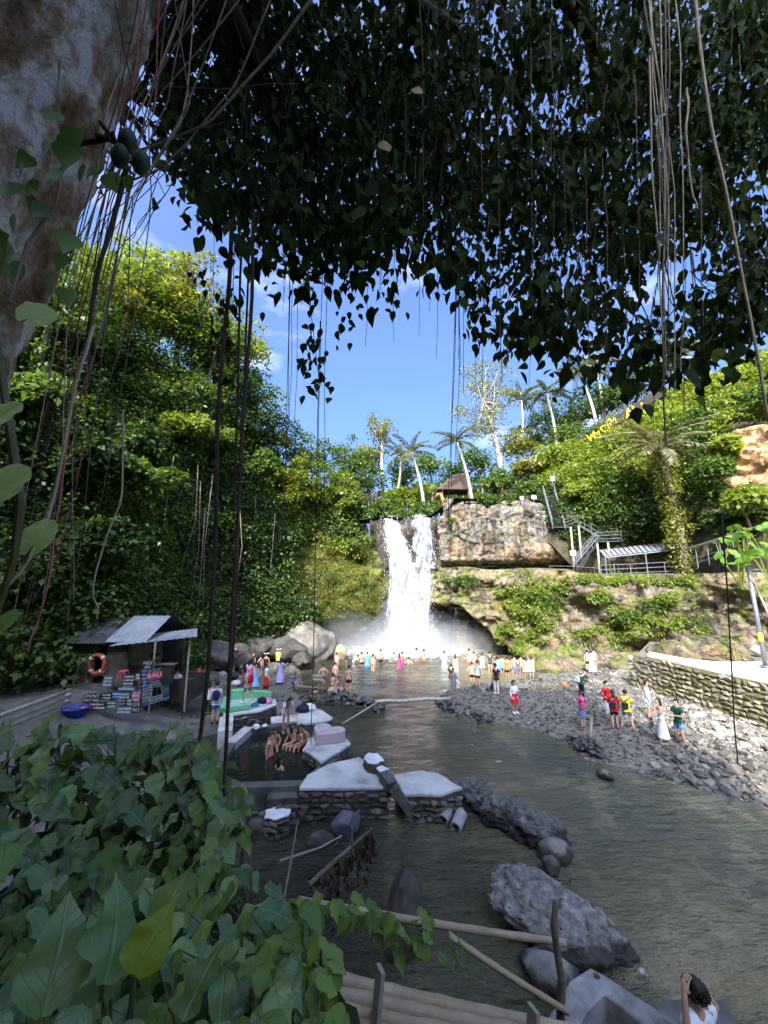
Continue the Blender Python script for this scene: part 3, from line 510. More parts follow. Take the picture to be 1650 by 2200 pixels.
# spit of rock between the backwater and the main stream
sp_m = M_surf('spit_rock', [(.25, (.04, .04, .042)), (.5, (.12, .12, .118)), (.8, (.26, .255, .25))], 4, .75, .9, 14, bdist=.05, wet=.3)
for k, (px, py, sx, sy, sz, rz, lab) in enumerate([(1000, 1705, 1.7, 1.0, .95, -.5, 'jagged slab rock at the right end of the concrete terrace'), (1085, 1745, 1.5, .9, .8, -.35, 'jagged dark rock in the middle of the rock spit'), (1150, 1775, 1.5, .9, .75, -.2, 'knobbly conglomerate rock at the tip of the rock spit')]):
    p = on(px, py, .3); boulder('spit_rock', lab, (p.x, p.y, .15), (sx, sy, sz * 1.3), rz, 101 + k, sp_m, cat='rock', sub=6, amp=.2, fine=.09, chunk=.045)
# dry-laid lines of stones in the shallows
def stone_line(name, label, pxs, n_, width, sz, zb=.05, h=.3, cat='stone heap', split=True):
    a = polyline([on(*q) for q in pxs], n_); root = thing(name, label, cat, tuple(a[0]))
    for k in range(n_):
        s_ = sz * (.7 + .7 * rg.random()); w_ = rg.normal() * width * .5
        inst('stone', STONES[k % 8], root, (a[k, 0] + rg.normal() * width * .45, a[k, 1] + w_, zb + max(0, h * (1 - abs(w_) / width)) * rg.random()), (rg.normal() * .3, rg.normal() * .3, rg.random() * 6), (s_,) * 3, m_pebble_wet)
stone_line('stone_weir', 'line of dark stacked stones in the shallows left of the log', [(700, 1488), (740, 1500), (770, 1512), (812, 1522)], 110, .55, .36)
stone_line('stone_heap', 'heap of dark stones round a post in the shallows of the left bank', [(640, 1507), (675, 1500), (705, 1510)], 70, .5, .32)
stone_line('stone_heap', 'heap of dark stones under the right end of the log', [(948, 1508), (965, 1520), (1000, 1530), (1020, 1545)], 110, .8, .36)
stone_line('stone_heap', 'heap of grey stones with sticks at the bank point', [(1240, 1605), (1262, 1615), (1280, 1632)], 60, .45, .34, .2, .4)
# ================================================================== waterfall
def fall_material(name, thr, seed, dens=.1):
    m, t, n, b = newmat(name); b.inputs['Base Color'].default_value = (.5, .52, .54, 1); b.inputs['Roughness'].default_value = .6
    n1 = pos_noise(t, 2.2, 7, .7, (1.5, 1.5, .28), seed=seed); n2 = pos_noise(t, 9, 4, .7, (1.5, 1.5, .5), seed=seed + 2)
    a = n.new('ShaderNodeMath'); a.operation = 'MULTIPLY_ADD'; a.inputs[1].default_value = .35; t.links.new(n2.outputs['Fac'], a.inputs[0]); t.links.new(n1.outputs['Fac'], a.inputs[2])
    at_ = n.new('ShaderNodeAttribute'); at_.attribute_name = 'edge'; s = n.new('ShaderNodeMath'); s.operation = 'ADD'; t.links.new(a.outputs[0], s.inputs[0]); t.links.new(at_.outputs['Fac'], s.inputs[1])
    r = n.new('ShaderNodeMapRange'); r.inputs[1].default_value = thr; r.inputs[2].default_value = thr + .22; t.links.new(s.outputs[0], r.inputs[0])
    tr = n.new('ShaderNodeBsdfTranslucent'); tr.inputs[0].default_value = (.45, .47, .49, 1); ms0 = n.new('ShaderNodeMixShader'); ms0.inputs[0].default_value = .3
    t.links.new(b.outputs[0], ms0.inputs[1]); t.links.new(tr.outputs[0], ms0.inputs[2])
    tp = n.new('ShaderNodeBsdfTransparent'); ms = n.new('ShaderNodeMixShader'); t.links.new(r.outputs[0], ms.inputs[0]); t.links.new(tp.outputs[0], ms.inputs[1]); t.links.new(ms0.outputs[0], ms.inputs[2])
    bp = n.new('ShaderNodeBump'); bp.inputs['Strength'].default_value = 1.; bp.inputs['Distance'].default_value = .28; t.links.new(a.outputs[0], bp.inputs['Height']); t.links.new(bp.outputs[0], b.inputs['Normal'])
    t.links.new(ms.outputs[0], n['Material Output'].inputs[0]); return m
fall = thing('waterfall', 'tall white waterfall plunging into the river pool', 'waterfall', (2.2, 42, 0))
def stream(name, path, thr, seed, yoff=0, wmul=1, edge=.5):
    # path: (px, py, Y, half width px)
    C = polyline([(*at(a, b, c), w_ / 825 * c) for a, b, c, w_ in path], 70); ns = 34
    S = np.linspace(-1, 1, ns)[None, :]; Cx, Cy, Cz, Wd = [C[:, k][:, None] for k in range(4)]
    X_ = Cx + S * Wd * wmul; Z_ = Cz + 0 * S; Y_ = Cy + yoff + .55 * S ** 2
    q = np.stack([X_ * 1.3, Z_ * .35, X_ * 0 + seed], -1); Y_ = Y_ - .5 * fbm(q, 4, seed); X_ = X_ + .12 * fbm(q * 1.7, 3, seed + 4)
    V = np.stack([X_, Y_, Z_], -1).reshape(-1, 3)
    o = fobj(name, V, grid_faces(70, ns), fall_material(name + '_water%d' % seed, thr, seed), fall, smooth=True)
    e = (edge * .35 - edge * np.abs(S + 0 * Cx) ** 3).ravel().astype(np.float32); at_ = o.data.attributes.new('edge', 'FLOAT', 'POINT'); at_.data.foreach_set('value', e); return o
mainp = [(836, 1116, 43.9, 16), (842, 1128, 43.2, 21), (853, 1170, 42.3, 28), (866, 1230, 41.9, 32), (876, 1300, 41.6, 44), (884, 1350, 41.4, 58), (888, 1404, 41.2, 76)]
veil = [(905, 1108, 44.2, 26), (906, 1120, 43.3, 33), (908, 1160, 42.7, 36), (914, 1210, 42.3, 32), (920, 1240, 41.7, 30)]
low = [(918, 1232, 41.4, 26), (914, 1262, 41.0, 26), (907, 1310, 40.9, 22), (903, 1360, 40.8, 24), (900, 1402, 40.7, 34)]
side = [(944, 1232, 40.9, 6), (936, 1250, 40.5, 7), (922, 1290, 40.4, 7), (913, 1340, 40.4, 8), (908, 1400, 40.3, 14)]
for k, (nm, pth, thr, yo, wm) in enumerate([('main_stream', mainp, .5, 0, 1.05), ('main_stream', mainp, .6, -.5, .9), ('main_stream', mainp, .78, .5, 1.25), ('veil', veil, .68, 0, 1.05), ('veil', veil, .78, -.4, .9), ('lower_stream', low, .62, 0, 1.15), ('lower_stream', low, .84, -.5, 1.1), ('side_stream', side, .62, 0, 1)]):
    stream(nm, pth, thr, 3 + k * 5, yo, wm)
rg = np.random.default_rng(5); ds = []
for pth, n_ in ((mainp, 1500), (veil, 260), (low, 400), (side, 120)):
    C = polyline([(*at(a, b, c), w_ / 825 * c) for a, b, c, w_ in pth], 300); k = rg.integers(0, 300, n_); c = C[k]
    ds.append(np.stack([c[:, 0] + rg.normal(size=n_) * c[:, 3] * .62, c[:, 1] - .3 + rg.normal(size=n_) * .6, c[:, 2] + rg.normal(size=n_) * .4], -1))
n_ = 1600; a = rg.random(n_) * 6.28; r_ = rg.random(n_) ** .7 * 4.5; ds.append(np.stack([2.6 + np.cos(a) * r_ * 1.3, 41.2 + np.sin(a) * r_ * .5 - .4, np.abs(rg.normal(size=n_)) * .9 * (1 - r_ / 6)], -1))
P = np.concatenate(ds); n_ = len(P); D = unit(np.stack([rg.normal(size=n_) * .12, rg.normal(size=n_) * .12, -np.ones(n_)], -1)); Ls = .05 + .3 * rg.random(n_) ** 2
V, F = leaf_arrays(P, D, unit(np.stack([rg.normal(size=n_) * .4, -np.ones(n_), rg.normal(size=n_) * .2], -1)), Ls, .006 + .012 * rg.random(n_))
m_drop = M_plain('droplets', (.9, .92, .94), .4, .03); tag(fobj('spray', V, F, m_drop, fall), kind='stuff')
mm, t, n, b = newmat('mist_air'); n.remove(b); pv = n.new('ShaderNodeVolumePrincipled'); pv.inputs['Color'].default_value = (.97, .98, 1, 1); pv.inputs['Density'].default_value = .028; pv.inputs['Anisotropy'].default_value = .1
t.links.new(pv.outputs[0], n['Material Output'].inputs['Volume'])
mist = None
for k, (c, s_) in enumerate([((2.6, 40.8, .6), (6.5, 3.6, 3.6)), ((2.6, 40.6, .3), (4.6, 2.6, 2.4)), ((5.8, 40.2, .5), (6.5, 3.2, 2.6)), ((-2.6, 40.0, .3), (5.6, 3.2, 3.2)), ((2.4, 41, 1.5), (3.2, 2.4, 6.0)), ((2.4, 40.6, .4), (9.5, 3.8, 2.0)), ((2.4, 40.9, .8), (3.6, 2.2, 3.2)), ((2.2, 40.4, .2), (7.5, 3.4, 1.4)), ((-3.6, 40.2, .8), (3.6, 2.6, 3.6)), ((7.4, 40.4, .4), (4.4, 2.6, 2.8)), ((2.4, 41, .6), (4.8, 2.6, 4.6))]):
    V, F = rock_arrays(300 + k, 3, .1, 1.2, 0); V = V * np.array(s_) + np.array(c); V[:, 2] = np.maximum(V[:, 2], .06 + .01 * k)
    o = fobj('mist', V, F, mm, None, c, True); tag(o, kind='stuff')
# ================================================================== leaf materials
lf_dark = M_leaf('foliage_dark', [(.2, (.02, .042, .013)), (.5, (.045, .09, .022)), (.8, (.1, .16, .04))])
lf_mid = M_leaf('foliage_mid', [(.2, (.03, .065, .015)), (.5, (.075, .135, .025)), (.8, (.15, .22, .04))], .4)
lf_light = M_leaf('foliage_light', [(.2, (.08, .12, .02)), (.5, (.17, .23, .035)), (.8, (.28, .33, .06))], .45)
lf_moss = M_leaf('foliage_moss', [(.2, (.08, .085, .015)), (.5, (.17, .18, .03)), (.8, (.28, .28, .06))])
lf_grey = M_leaf('foliage_silver', [(.2, (.1, .12, .07)), (.5, (.19, .21, .13)), (.8, (.3, .31, .2))])
lf_palm = M_leaf('palm_leaf', [(.2, (.05, .07, .02)), (.5, (.1, .12, .035)), (.8, (.18, .18, .07))], nscale=.1)
lf_drypalm = M_leaf('dry_palm_leaf', [(.2, (.08, .08, .04)), (.5, (.15, .14, .075)), (.8, (.24, .22, .13))])
m_bark = M_surf('bark_grey', [(.3, (.09, .075, .055)), (.6, (.2, .17, .13)), (.8, (.3, .27, .22))], 2.5, .9, .7, 12, (1, 1, .3))
m_barkpale = M_surf('bark_pale', [(.3, (.26, .23, .18)), (.6, (.42, .38, .31)), (.8, (.52, .48, .41))], 1.6, .85, .4, 9, (1, 1, 2.5))
# ================================================================== left cliff foliage
rg = np.random.default_rng(21)
def idx_y(y): return np.interp(y, B[:, 1], np.arange(nu))
n_ = 3600; u = rg.uniform(idx_y(4), nu - 12, n_); v = rg.random(n_) ** .9 * 1.14
P, Nn = left_cliff(u, v); far = smooth01((P[:, 1] - 37.5) / 3); low_ = smooth01((13.5 - P[:, 2]) / 3); keep = (rg.random(n_) > far * (.35 + .63 * low_)) & ~((P[:, 2] < 3.2) & (rg.random(n_) < .55)); P, Nn, v = P[keep], Nn[keep], v[keep]
Rd = (.5 + 1.0 * rg.random(len(P)) ** 1.5) * (1 + .5 * (vnoise(P * .3, 8) > .1)); Pc = P + Nn * (Rd * .35)[:, None]
sel = vnoise(P * .25, 17)
fol = []
for mt, msk, nm, lab in ((lf_dark, sel < .1, 'cliff_ivy', None), (lf_mid, sel >= .1, 'cliff_creeper', None)):
    V, F = clump_leaves(Pc[msk], Rd[msk], 62, .28, .55, .85, .33, Nn[msk], .5, rg); o = fobj(nm, V, F, mt); tag(o, kind='stuff')
# hanging creepers down the cliff
n_ = 420; u = rg.uniform(idx_y(14), idx_y(39), n_); v0 = rg.uniform(.35, 1.0, n_); parts = []
P, Nn = left_cliff(u, v0); Lh = rg.uniform(1.5, 6, n_); m_ = 22
t_ = np.linspace(0, 1, m_); Q = np.repeat(P[:, None, :], m_, 1) + (Nn * .9)[:, None, :] + np.stack([t_ * 0, t_ * 0, -t_], -1)[None] * Lh[:, None, None] + rg.normal(size=(n_, m_, 3)) * .12
Q = Q.reshape(-1, 3); k = len(Q); D = unit(rg.normal(size=(k, 3)) * .5 + np.array([0, 0, -1])); V, F = leaf_arrays(Q, D, unit(np.repeat(Nn, m_, 0) + rg.normal(size=(k, 3)) * .5), .22 + .2 * rg.random(k), .06 + .06 * rg.random(k))
tag(fobj('hanging_creepers', V, F, lf_dark), kind='stuff')
# moss on the bulge by the falls
n_ = 1500; u = rg.uniform(idx_y(36), nu - 10, n_); v = rg.uniform(.2, .95, n_); P, Nn = left_cliff(u, v); Rd = .25 + .4 * rg.random(n_)
V, F = clump_leaves(P, Rd, 34, .13, .7, .8, .3, Nn, .6, rg); tag(fobj('cliff_moss', V, F, lf_moss), kind='stuff')
n_ = 160; u = rg.uniform(idx_y(36), nu - 14, n_); v = rg.uniform(.62, 1.12, n_); P, Nn = left_cliff(u, v); Rd = .6 + .7 * rg.random(n_)
V, F = clump_leaves(P + Nn * .4, Rd, 60, .3, .5, .8, .32, Nn, .6, rg); tag(fobj('cliff_bushes', V, F, lf_light), kind='stuff')
# low grass and ferns at the cliff foot, left of the pool
n_ = 260; u = rg.uniform(idx_y(24), idx_y(41), n_); P, Nn = left_cliff(u, rg.uniform(.08, .22, n_)); V, F = clump_leaves(P + Nn * .8, .4 + .5 * rg.random(n_), 40, .3, .2, .7, .16, Nn, .5, rg); tag(fobj('ferns', V, F, lf_mid), kind='stuff')
# ================================================================== trees
def tree(label, crown_c, base, rad, n_cl, n_leaf, leaf, lmat, bmat=None, flat=.8, cr=.42, thick=.16, name='tree', cat='tree', droop=.4, seed=0, lean=True, limbs=7, wd=.32, group=None):
    rg = np.random.default_rng(seed + 1000); c = Vector(crown_c); b = Vector(base); root = thing(name, label, cat, b, group)
    d = unit(rg.normal(size=(n_cl, 3))); r = rg.random(n_cl) ** .45; C = np.array(c) + d * r[:, None] * rad * np.array([1, 1, flat]) * (1 - cr * .6)
    mb = MB(); top = c + Vector((0, 0, rad * flat * .35)); k = 7; pts = [b.lerp(top, i / (k - 1)) + Vector((math.sin(i * 1.3 + seed) * .1, math.cos(i * 1.7 + seed) * .1, 0)) * rad * .25 * (0 < i) for i in range(k)]
    mb.tube(pts, [thick * (1.25 - i / (k - 1) * .95) for i in range(k)], 7); tr_ = mb.build('trunk', bmat or m_bark, root, smooth=True)
    for j in range(limbs):
        e = Vector(C[j % n_cl]); f_ = .45 + .5 * (j / max(1, limbs)); s_ = b.lerp(top, f_); mid = s_.lerp(e, .5) + Vector((0, 0, -.06 * rad)); q = MB(); q.tube([s_, mid, e], [thick * .42, thick * .28, thick * .08], 5); q.build('limb', bmat or m_bark, tr_, smooth=True)
    V, F = clump_leaves(C, rad * cr * (.6 + .7 * rg.random(n_cl)), n_leaf, leaf, droop, .8, wd, None, .4, rg); fobj('crown', V, F, lmat, root); return root
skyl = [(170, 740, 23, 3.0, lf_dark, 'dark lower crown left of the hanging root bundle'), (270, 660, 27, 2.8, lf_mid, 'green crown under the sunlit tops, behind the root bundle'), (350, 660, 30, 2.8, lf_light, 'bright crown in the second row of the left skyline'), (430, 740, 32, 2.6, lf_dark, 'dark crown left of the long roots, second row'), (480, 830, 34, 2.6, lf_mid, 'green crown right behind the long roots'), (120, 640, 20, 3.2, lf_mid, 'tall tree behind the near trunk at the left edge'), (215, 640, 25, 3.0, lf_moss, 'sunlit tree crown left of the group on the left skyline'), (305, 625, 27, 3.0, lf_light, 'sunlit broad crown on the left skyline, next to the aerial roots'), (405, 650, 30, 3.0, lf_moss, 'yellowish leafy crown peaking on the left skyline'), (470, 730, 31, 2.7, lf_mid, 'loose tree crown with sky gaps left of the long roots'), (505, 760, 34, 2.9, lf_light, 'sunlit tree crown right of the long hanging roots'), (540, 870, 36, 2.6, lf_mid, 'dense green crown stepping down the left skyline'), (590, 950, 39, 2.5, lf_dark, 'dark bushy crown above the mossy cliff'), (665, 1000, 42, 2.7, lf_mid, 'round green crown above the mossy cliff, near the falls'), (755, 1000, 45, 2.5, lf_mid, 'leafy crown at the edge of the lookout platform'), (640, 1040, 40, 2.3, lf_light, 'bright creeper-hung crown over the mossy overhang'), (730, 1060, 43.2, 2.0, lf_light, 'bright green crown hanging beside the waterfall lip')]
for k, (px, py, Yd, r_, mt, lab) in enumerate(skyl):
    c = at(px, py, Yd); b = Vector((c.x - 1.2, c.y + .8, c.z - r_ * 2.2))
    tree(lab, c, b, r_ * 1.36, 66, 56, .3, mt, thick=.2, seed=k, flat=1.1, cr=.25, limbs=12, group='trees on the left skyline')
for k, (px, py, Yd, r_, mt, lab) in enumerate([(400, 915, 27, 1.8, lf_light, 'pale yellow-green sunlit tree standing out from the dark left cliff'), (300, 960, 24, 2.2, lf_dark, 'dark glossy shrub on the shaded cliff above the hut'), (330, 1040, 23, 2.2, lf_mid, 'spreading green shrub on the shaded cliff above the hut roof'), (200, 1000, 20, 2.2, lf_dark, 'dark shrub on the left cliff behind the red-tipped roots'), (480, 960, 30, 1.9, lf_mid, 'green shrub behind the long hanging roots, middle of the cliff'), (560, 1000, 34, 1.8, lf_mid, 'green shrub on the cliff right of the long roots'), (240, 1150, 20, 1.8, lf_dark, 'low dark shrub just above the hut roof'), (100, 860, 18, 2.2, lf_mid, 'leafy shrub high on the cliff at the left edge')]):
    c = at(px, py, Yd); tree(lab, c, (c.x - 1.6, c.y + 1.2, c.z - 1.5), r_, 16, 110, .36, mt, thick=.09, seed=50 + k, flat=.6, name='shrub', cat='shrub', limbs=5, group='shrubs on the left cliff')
# back ridge
back = [(800, 985, 62, 3.2, lf_grey, 'slender tree with a small grey-green crown above the lookout platform', .8), (865, 1030, 56, 3.0, lf_dark, 'dark tree behind the left palm above the falls', 1), (925, 1010, 60, 3.2, lf_mid, 'green tree between the two palms above the falls', 1), (975, 1030, 62, 3.2, lf_dark, 'dark tree right behind the thatched pavilion', 1), (1030, 1000, 58, 3.4, lf_mid, 'green tree below the silver tree', 1), (1110, 960, 56, 3.4, lf_moss, 'olive spreading tree right of the silver trunk', .7), (1140, 930, 60, 3.6, lf_dark, 'dark green tree between the silver tree and the tall palm', 1), (1195, 905, 58, 3.4, lf_mid, 'green tree behind the tall palm', 1), (1240, 880, 55, 3.2, lf_dark, 'dark tree left of the pair of thin palms', 1), (1290, 870, 54, 3.2, lf_mid, 'green tree at the foot of the pair of thin palms', 1), (1130, 1010, 47, 2.6, lf_moss, 'flat olive bush over the rock top left of the stairs', .5), (1190, 985, 46, 2.4, lf_light, 'light green bush above the steep metal stairs', .7), (1070, 1040, 48, 2.2, lf_mid, 'green bush on the rock top behind the thin palm', .7), (860, 1075, 49, 2.2, lf_light, 'bright bush behind the lip of the falls', .7), (1340, 850, 50, 3.0, lf_dark, 'dark tree above the hillside walkway', 1), (1220, 940, 50, 2.4, lf_mid, 'green shrub left of the lower end of the walkway', .8), (900, 1060, 54, 2.4, lf_light, 'sunlit shrub left of the pavilion', .8), (790, 1040, 58, 2.8, lf_dark, 'dark tree behind the lookout platform', 1), (1420, 780, 46, 3.4, lf_mid, 'tree behind the upper walkway, under the hanging leaves', 1)]
for k, (px, py, Yd, r_, mt, lab, fl) in enumerate(back):
    c = at(px, py, Yd); zb = float(plateau(np.array(c.x), np.array(c.y))) - .2; tree(lab, c, (c.x + .3, c.y, min(zb, c.z - r_ * .8)), r_ * 1.1, 18, 85, .42, mt, seed=90 + k, flat=fl, group='trees on the ridge above the falls')
# tall silver tree, sparse crown with bare white limbs
c = at(1040, 880, 56); b = at(1078, 1015, 56); tree('tall pale tree with white trunk and sparse silvery crown against the sky', c, b, 7.0, 70, 60, .34, lf_grey, m_barkpale, 1.2, .24, .42, seed=301, limbs=22, name='silver_tree')
c = at(820, 925, 60); b = at(822, 1085, 60); tree('slim straight tree with pale trunk and narrow crown above the lookout', c, b, 2.9, 22, 60, .34, lf_moss, m_barkpale, 1.25, .36, .28, seed=302, limbs=8, name='slim_tree')
# palms
def frond_mesh(L_, n_=26, w_=.5, drop=.55, seed=0, ll=.75):
    rg = np.random.default_rng(seed); t_ = np.linspace(.12, 1, n_); sx = L_ * t_; sz = L_ * (.35 * t_ - drop * t_ ** 2.1); P = []; D = []; N_ = []
    for sg in (-1, 1):
        p = np.stack([sx, 0 * sx, sz], -1); tang = unit(np.gradient(p, axis=0)); d = unit(tang * .75 + np.array([0, sg, 0]) * .8 + np.array([0, 0, -.35]) + rg.normal(size=(n_, 3)) * .12); P.append(p); D.append(d); N_.append(np.tile([0, 0, 1.], (n_, 1)) + rg.normal(size=(n_, 3)) * .3)
    P = np.concatenate(P); D = np.concatenate(D); N_ = unit(np.concatenate(N_)); tt = np.r_[t_, t_]; Ls = L_ * .3 * ll * (1.15 - .75 * np.abs(tt - .4)); V, F = leaf_arrays(P, D, N_, Ls, np.full(len(Ls), .035 * L_ * w_), .03)
    mb = MB(); mb.tube([(L_ * a, 0, L_ * (.35 * a - drop * a ** 2.1)) for a in np.linspace(0, 1, 8)], [.012 * L_ * (1.2 - a) + .004 for a in np.linspace(0, 1, 8)], 3)
    V2 = np.array(mb.v); F2 = np.array([f for f in mb.f if len(f) == 4]); Vj, Fj = join([(V, F), (V2, F2)]); return fast_mesh('frond', Vj, Fj)
FR = [frond_mesh(1, 26, .55, .45, 1), frond_mesh(1, 26, .55, .75, 2), frond_mesh(1, 24, .5, 1.0, 3)]
for me in FR: me.materials.append(lf_palm)
def palm(label, base, top, fl=3.6, n_f=15, mat=None, r0=.2, seed=0, group='palms on the ridge', lift=.3):
    rg = random.Random(seed); b = Vector(base); t_ = Vector(top); root = thing('palm', label, 'palm', b, group)
    mb = MB(); pts = [b.lerp(t_, i / 8) + Vector((math.sin(i / 8 * 3.1) * .25, 0, 0)) for i in range(9)]; mb.tube(pts, [r0 * (1.3 - .55 * i / 8) for i in range(9)], 8); mb.build('trunk', m_barkpale if r0 < .3 else m_bark, root, smooth=True)
    for j in range(n_f):
        el = rg.uniform(-1.1, lift); s_ = fl * rg.uniform(.8, 1.15)
        o = inst('frond', FR[j % 3], root, t_ + Vector((0, 0, .05)), (rg.uniform(-.3, .3), el, j * 2.4 + rg.uniform(-.3, .3)), (s_,) * 3, mat)
    return root
PL = [(at(912, 1095, 46.5), at(884, 972, 46.5), 2.7, 'thin leaning palm growing from the lip of the falls'), (at(1016, 1088, 45), at(982, 950, 45), 2.7, 'leaning palm on the rock top right of the pavilion'), (at(1197, 970, 50), at(1174, 845, 50), 2.9, 'straight palm above the stairs, left of the walkway'), (at(1285, 925, 47), at(1245, 800, 47), 3.6, 'left one of two slanting palms rising behind the walkway'), (at(1296, 900, 52), at(1280, 790, 52), 3.4, 'right one of two slanting palms rising behind the walkway'), (at(845, 1090, 52), at(862, 985, 52), 2.8, 'short palm left of the leaning palm at the falls'), (at(1120, 960, 58), at(1120, 860, 58), 3.6, 'palm crown just right of the silver tree'), (at(1330, 940, 55), at(1320, 860, 55), 3.2, 'small palm behind the lower walkway'), (at(800, 1080, 66), at(790, 1000, 66), 3.6, 'far palm behind the lookout platform')]
for k, (b, t_, fl, lab) in enumerate(PL): palm(lab, b, t_, fl, 15, None, .17, k)
b = at(1474, 1232, 31.5); t_ = at(1418, 965, 31.5); root = palm('big shaggy palm with grey dry fronds and a creeper-clad trunk on the hillside', b, t_, 3.9, 18, lf_drypalm, .34, 44, None, .5)
C = polyline([b, t_], 26)[:24] + rg.normal(size=(24, 3)) * .2; V, F = clump_leaves(C, .6 + .5 * rg.random(24), 170, .22, .8, 1, .3, None, .5, rg); fobj('creeper', V, F, lf_moss, root)
# ================================================================== right hillside foliage
def pix(P):
    r = P - np.array([0, 0, CAMZ]); f_ = r[:, 1] * cp + r[:, 2] * sp; up_ = -r[:, 1] * sp + r[:, 2] * cp; return 825 + 825 * r[:, 0] / f_, 1100 - 825 * up_ / f_
rg = np.random.default_rng(31); n_ = 3000; u = rg.uniform(0, nu5 * .93, n_); v = rg.uniform(.0, 1.05, n_); P = hillside(u, v); px, py = pix(P)
keep = ~((px > 1560) & (py > 905) & (py < 1060)) & ~((py > 1165) & (px > 1225) & (px < 1480)) & ~((px > 1470) & (py > 1150)) & ~((px < 1250) & (py > 1045)) & ~((px < 1345) & (py > 1125))
hole_ = (vnoise(P * .22, 5) < -.35) & (py > 1030); keep &= ~(hole_ & (rg.random(n_) < .75)); P = P[keep]
Rd = .45 + .95 * rg.random(len(P)) ** 1.6; oN = np.tile(unit(np.array([-.5, -.7, .5])), (len(P), 1)); Pc = P + oN * (Rd * .4)[:, None]; s_ = vnoise(P * .2, 3) + (P[:, 2] - 18) * .05
for mt, msk, nm in ((lf_light, s_ > -.05, 'hillside_scrub'), (lf_mid, (s_ <= -.05), 'hillside_bushes')):
    V, F = clump_leaves(Pc[msk], Rd[msk], 48, .33, .3, .8, .28, oN[msk], .5, rg); tag(fobj(nm, V, F, mt), kind='stuff')
Pd = hillside(rg.uniform(0, nu5 * .5, 420), rg.uniform(.0, .45, 420)); a_, b_ = pix(Pd); Pd = Pd[((a_ < 1345) & (b_ > 1045)) | ((a_ > 1225) & (b_ > 1150))]
V, F = clump_leaves(Pd, .25 + .45 * rg.random(len(Pd)), 40, .26, .4, .8, .28, np.tile(unit(np.array([-.5, -.7, .5])), (len(Pd), 1)), .5, rg); tag(fobj('hollow_ferns', V, F, lf_dark), kind='stuff')
# bushes hanging over the top of the dark hollow above the platform
for k, (px_, py_, Yd, r_, mt, lab) in enumerate([(1262, 1055, 39.5, 2.2, lf_light, 'big bright bush hanging right beside the metal stairs'), (1320, 1085, 38, 2.0, lf_mid, 'green bush hanging above the stair landing'), (1385, 1110, 36, 2.0, lf_dark, 'dark bush over the hollow above the pergola'), (1330, 1000, 39, 2.4, lf_light, 'bright bush in the middle of the hillside'), (1540, 1060, 29.5, 1.6, lf_mid, 'leafy bush left of the bare sandstone face'), (1620, 1085, 27, 1.7, lf_mid, 'dense bush under the bare sandstone face'), (1560, 960, 28.2, 1.3, lf_light, 'bright bush at the left edge of the sandstone face'), (1525, 1010, 28, 1.4, lf_mid, 'green bush lower on the left edge of the sandstone face'), (1600, 1085, 25.5, 1.5, lf_light, 'bright bush covering the foot of the sandstone face'), (1660, 860, 27.5, 2.0, lf_mid, 'bush overhanging the top of the sandstone face'), (1560, 1120, 28, 1.4, lf_dark, 'small dark bush above the slanting steel rail')]):
    c = at(px_, py_, Yd); tree(lab, c, (c.x + 1.2, c.y + 1.2, c.z - 1.6), r_, 18, 110, .32, mt, thick=.08, seed=150 + k, flat=.75, name='shrub', cat='shrub', limbs=5, group='bushes on the right hillside')
# plants on the lower tier and the lip
def patch(name, spots, leaf, mat, n_leaf=60, Yd=None):
    C = []; Rr = []
    for (px_, py_, Yd_, spread, k_) in spots:
        for j in range(k_):
            q = at(px_ + rg.normal() * spread, py_ + rg.normal() * spread * .6, Yd_); C.append(tuple(q)); Rr.append(.25 + .45 * rg.random())
    V, F = clump_leaves(np.array(C), np.array(Rr), n_leaf, leaf, .5, .8, .26, np.tile([-.3, -.9, .3], (len(C), 1)), .5, rg); tag(fobj(name, V, F, mat), kind='stuff')
def on_lower(pxs):                      # patches sit on the lower tier's own surface
    U, W = np.meshgrid(np.arange(0, nu4, 1.), np.linspace(.02, 1.25, 160), indexing='ij'); P, N_ = lower_tier(U.ravel(), W.ravel()); a, b_ = pix(P); C = []; O = []
    for (x_, y_, sx_, sy_, k_) in pxs:
        for j in range(k_):
            tx, ty = x_ + rg.normal() * sx_, y_ + rg.normal() * sy_; d_ = (a - tx) ** 2 + (b_ - ty) ** 2 + P[:, 1] * 3; i_ = np.argmin(d_); C.append(P[i_]); O.append(N_[i_])
    return np.array(C), np.array(O)
C, O = on_lower([(1120, 1280, 24, 22, 34), (1150, 1320, 26, 26, 40), (1100, 1340, 12, 34, 24), (1140, 1375, 20, 18, 16), (1190, 1270, 16, 10, 14), (1260, 1245, 30, 4, 16), (1290, 1285, 14, 10, 12), (1345, 1325, 18, 10, 16), (1430, 1290, 14, 8, 12), (1420, 1335, 22, 12, 18), (1260, 1370, 10, 10, 8), (1350, 1250, 40, 4, 20), (1460, 1250, 20, 6, 10), (1500, 1340, 20, 16, 8), (1340, 1360, 30, 14, 16)])
V, F = clump_leaves(C + O * .1, .22 + .4 * rg.random(len(C)), 60, .2, .5, .8, .26, O, .5, rg); tag(fobj('rock_plants', V, F, lf_light), kind='stuff')
C, O = on_lower([(1000, 1250, 14, 6, 14), (1350, 1330, 14, 8, 14), (1165, 1290, 20, 14, 20), (1420, 1300, 10, 6, 6)])
V, F = clump_leaves(C + O * .2, .25 + .35 * rg.random(len(C)), 60, .28, .3, .8, .2, O, .5, rg); tag(fobj('rock_ferns', V, F, lf_mid), kind='stuff')
patch('lip_bushes', [(850, 1095, 46, 20, 30), (895, 1092, 46, 14, 12), (810, 1090, 45, 10, 10), (960, 1125, 42.6, 6, 10), (1080, 1072, 44, 26, 26), (1045, 1078, 44, 12, 10), (1140, 1045, 45, 20, 20), (790, 1110, 44, 8, 8)], .3, lf_mid)
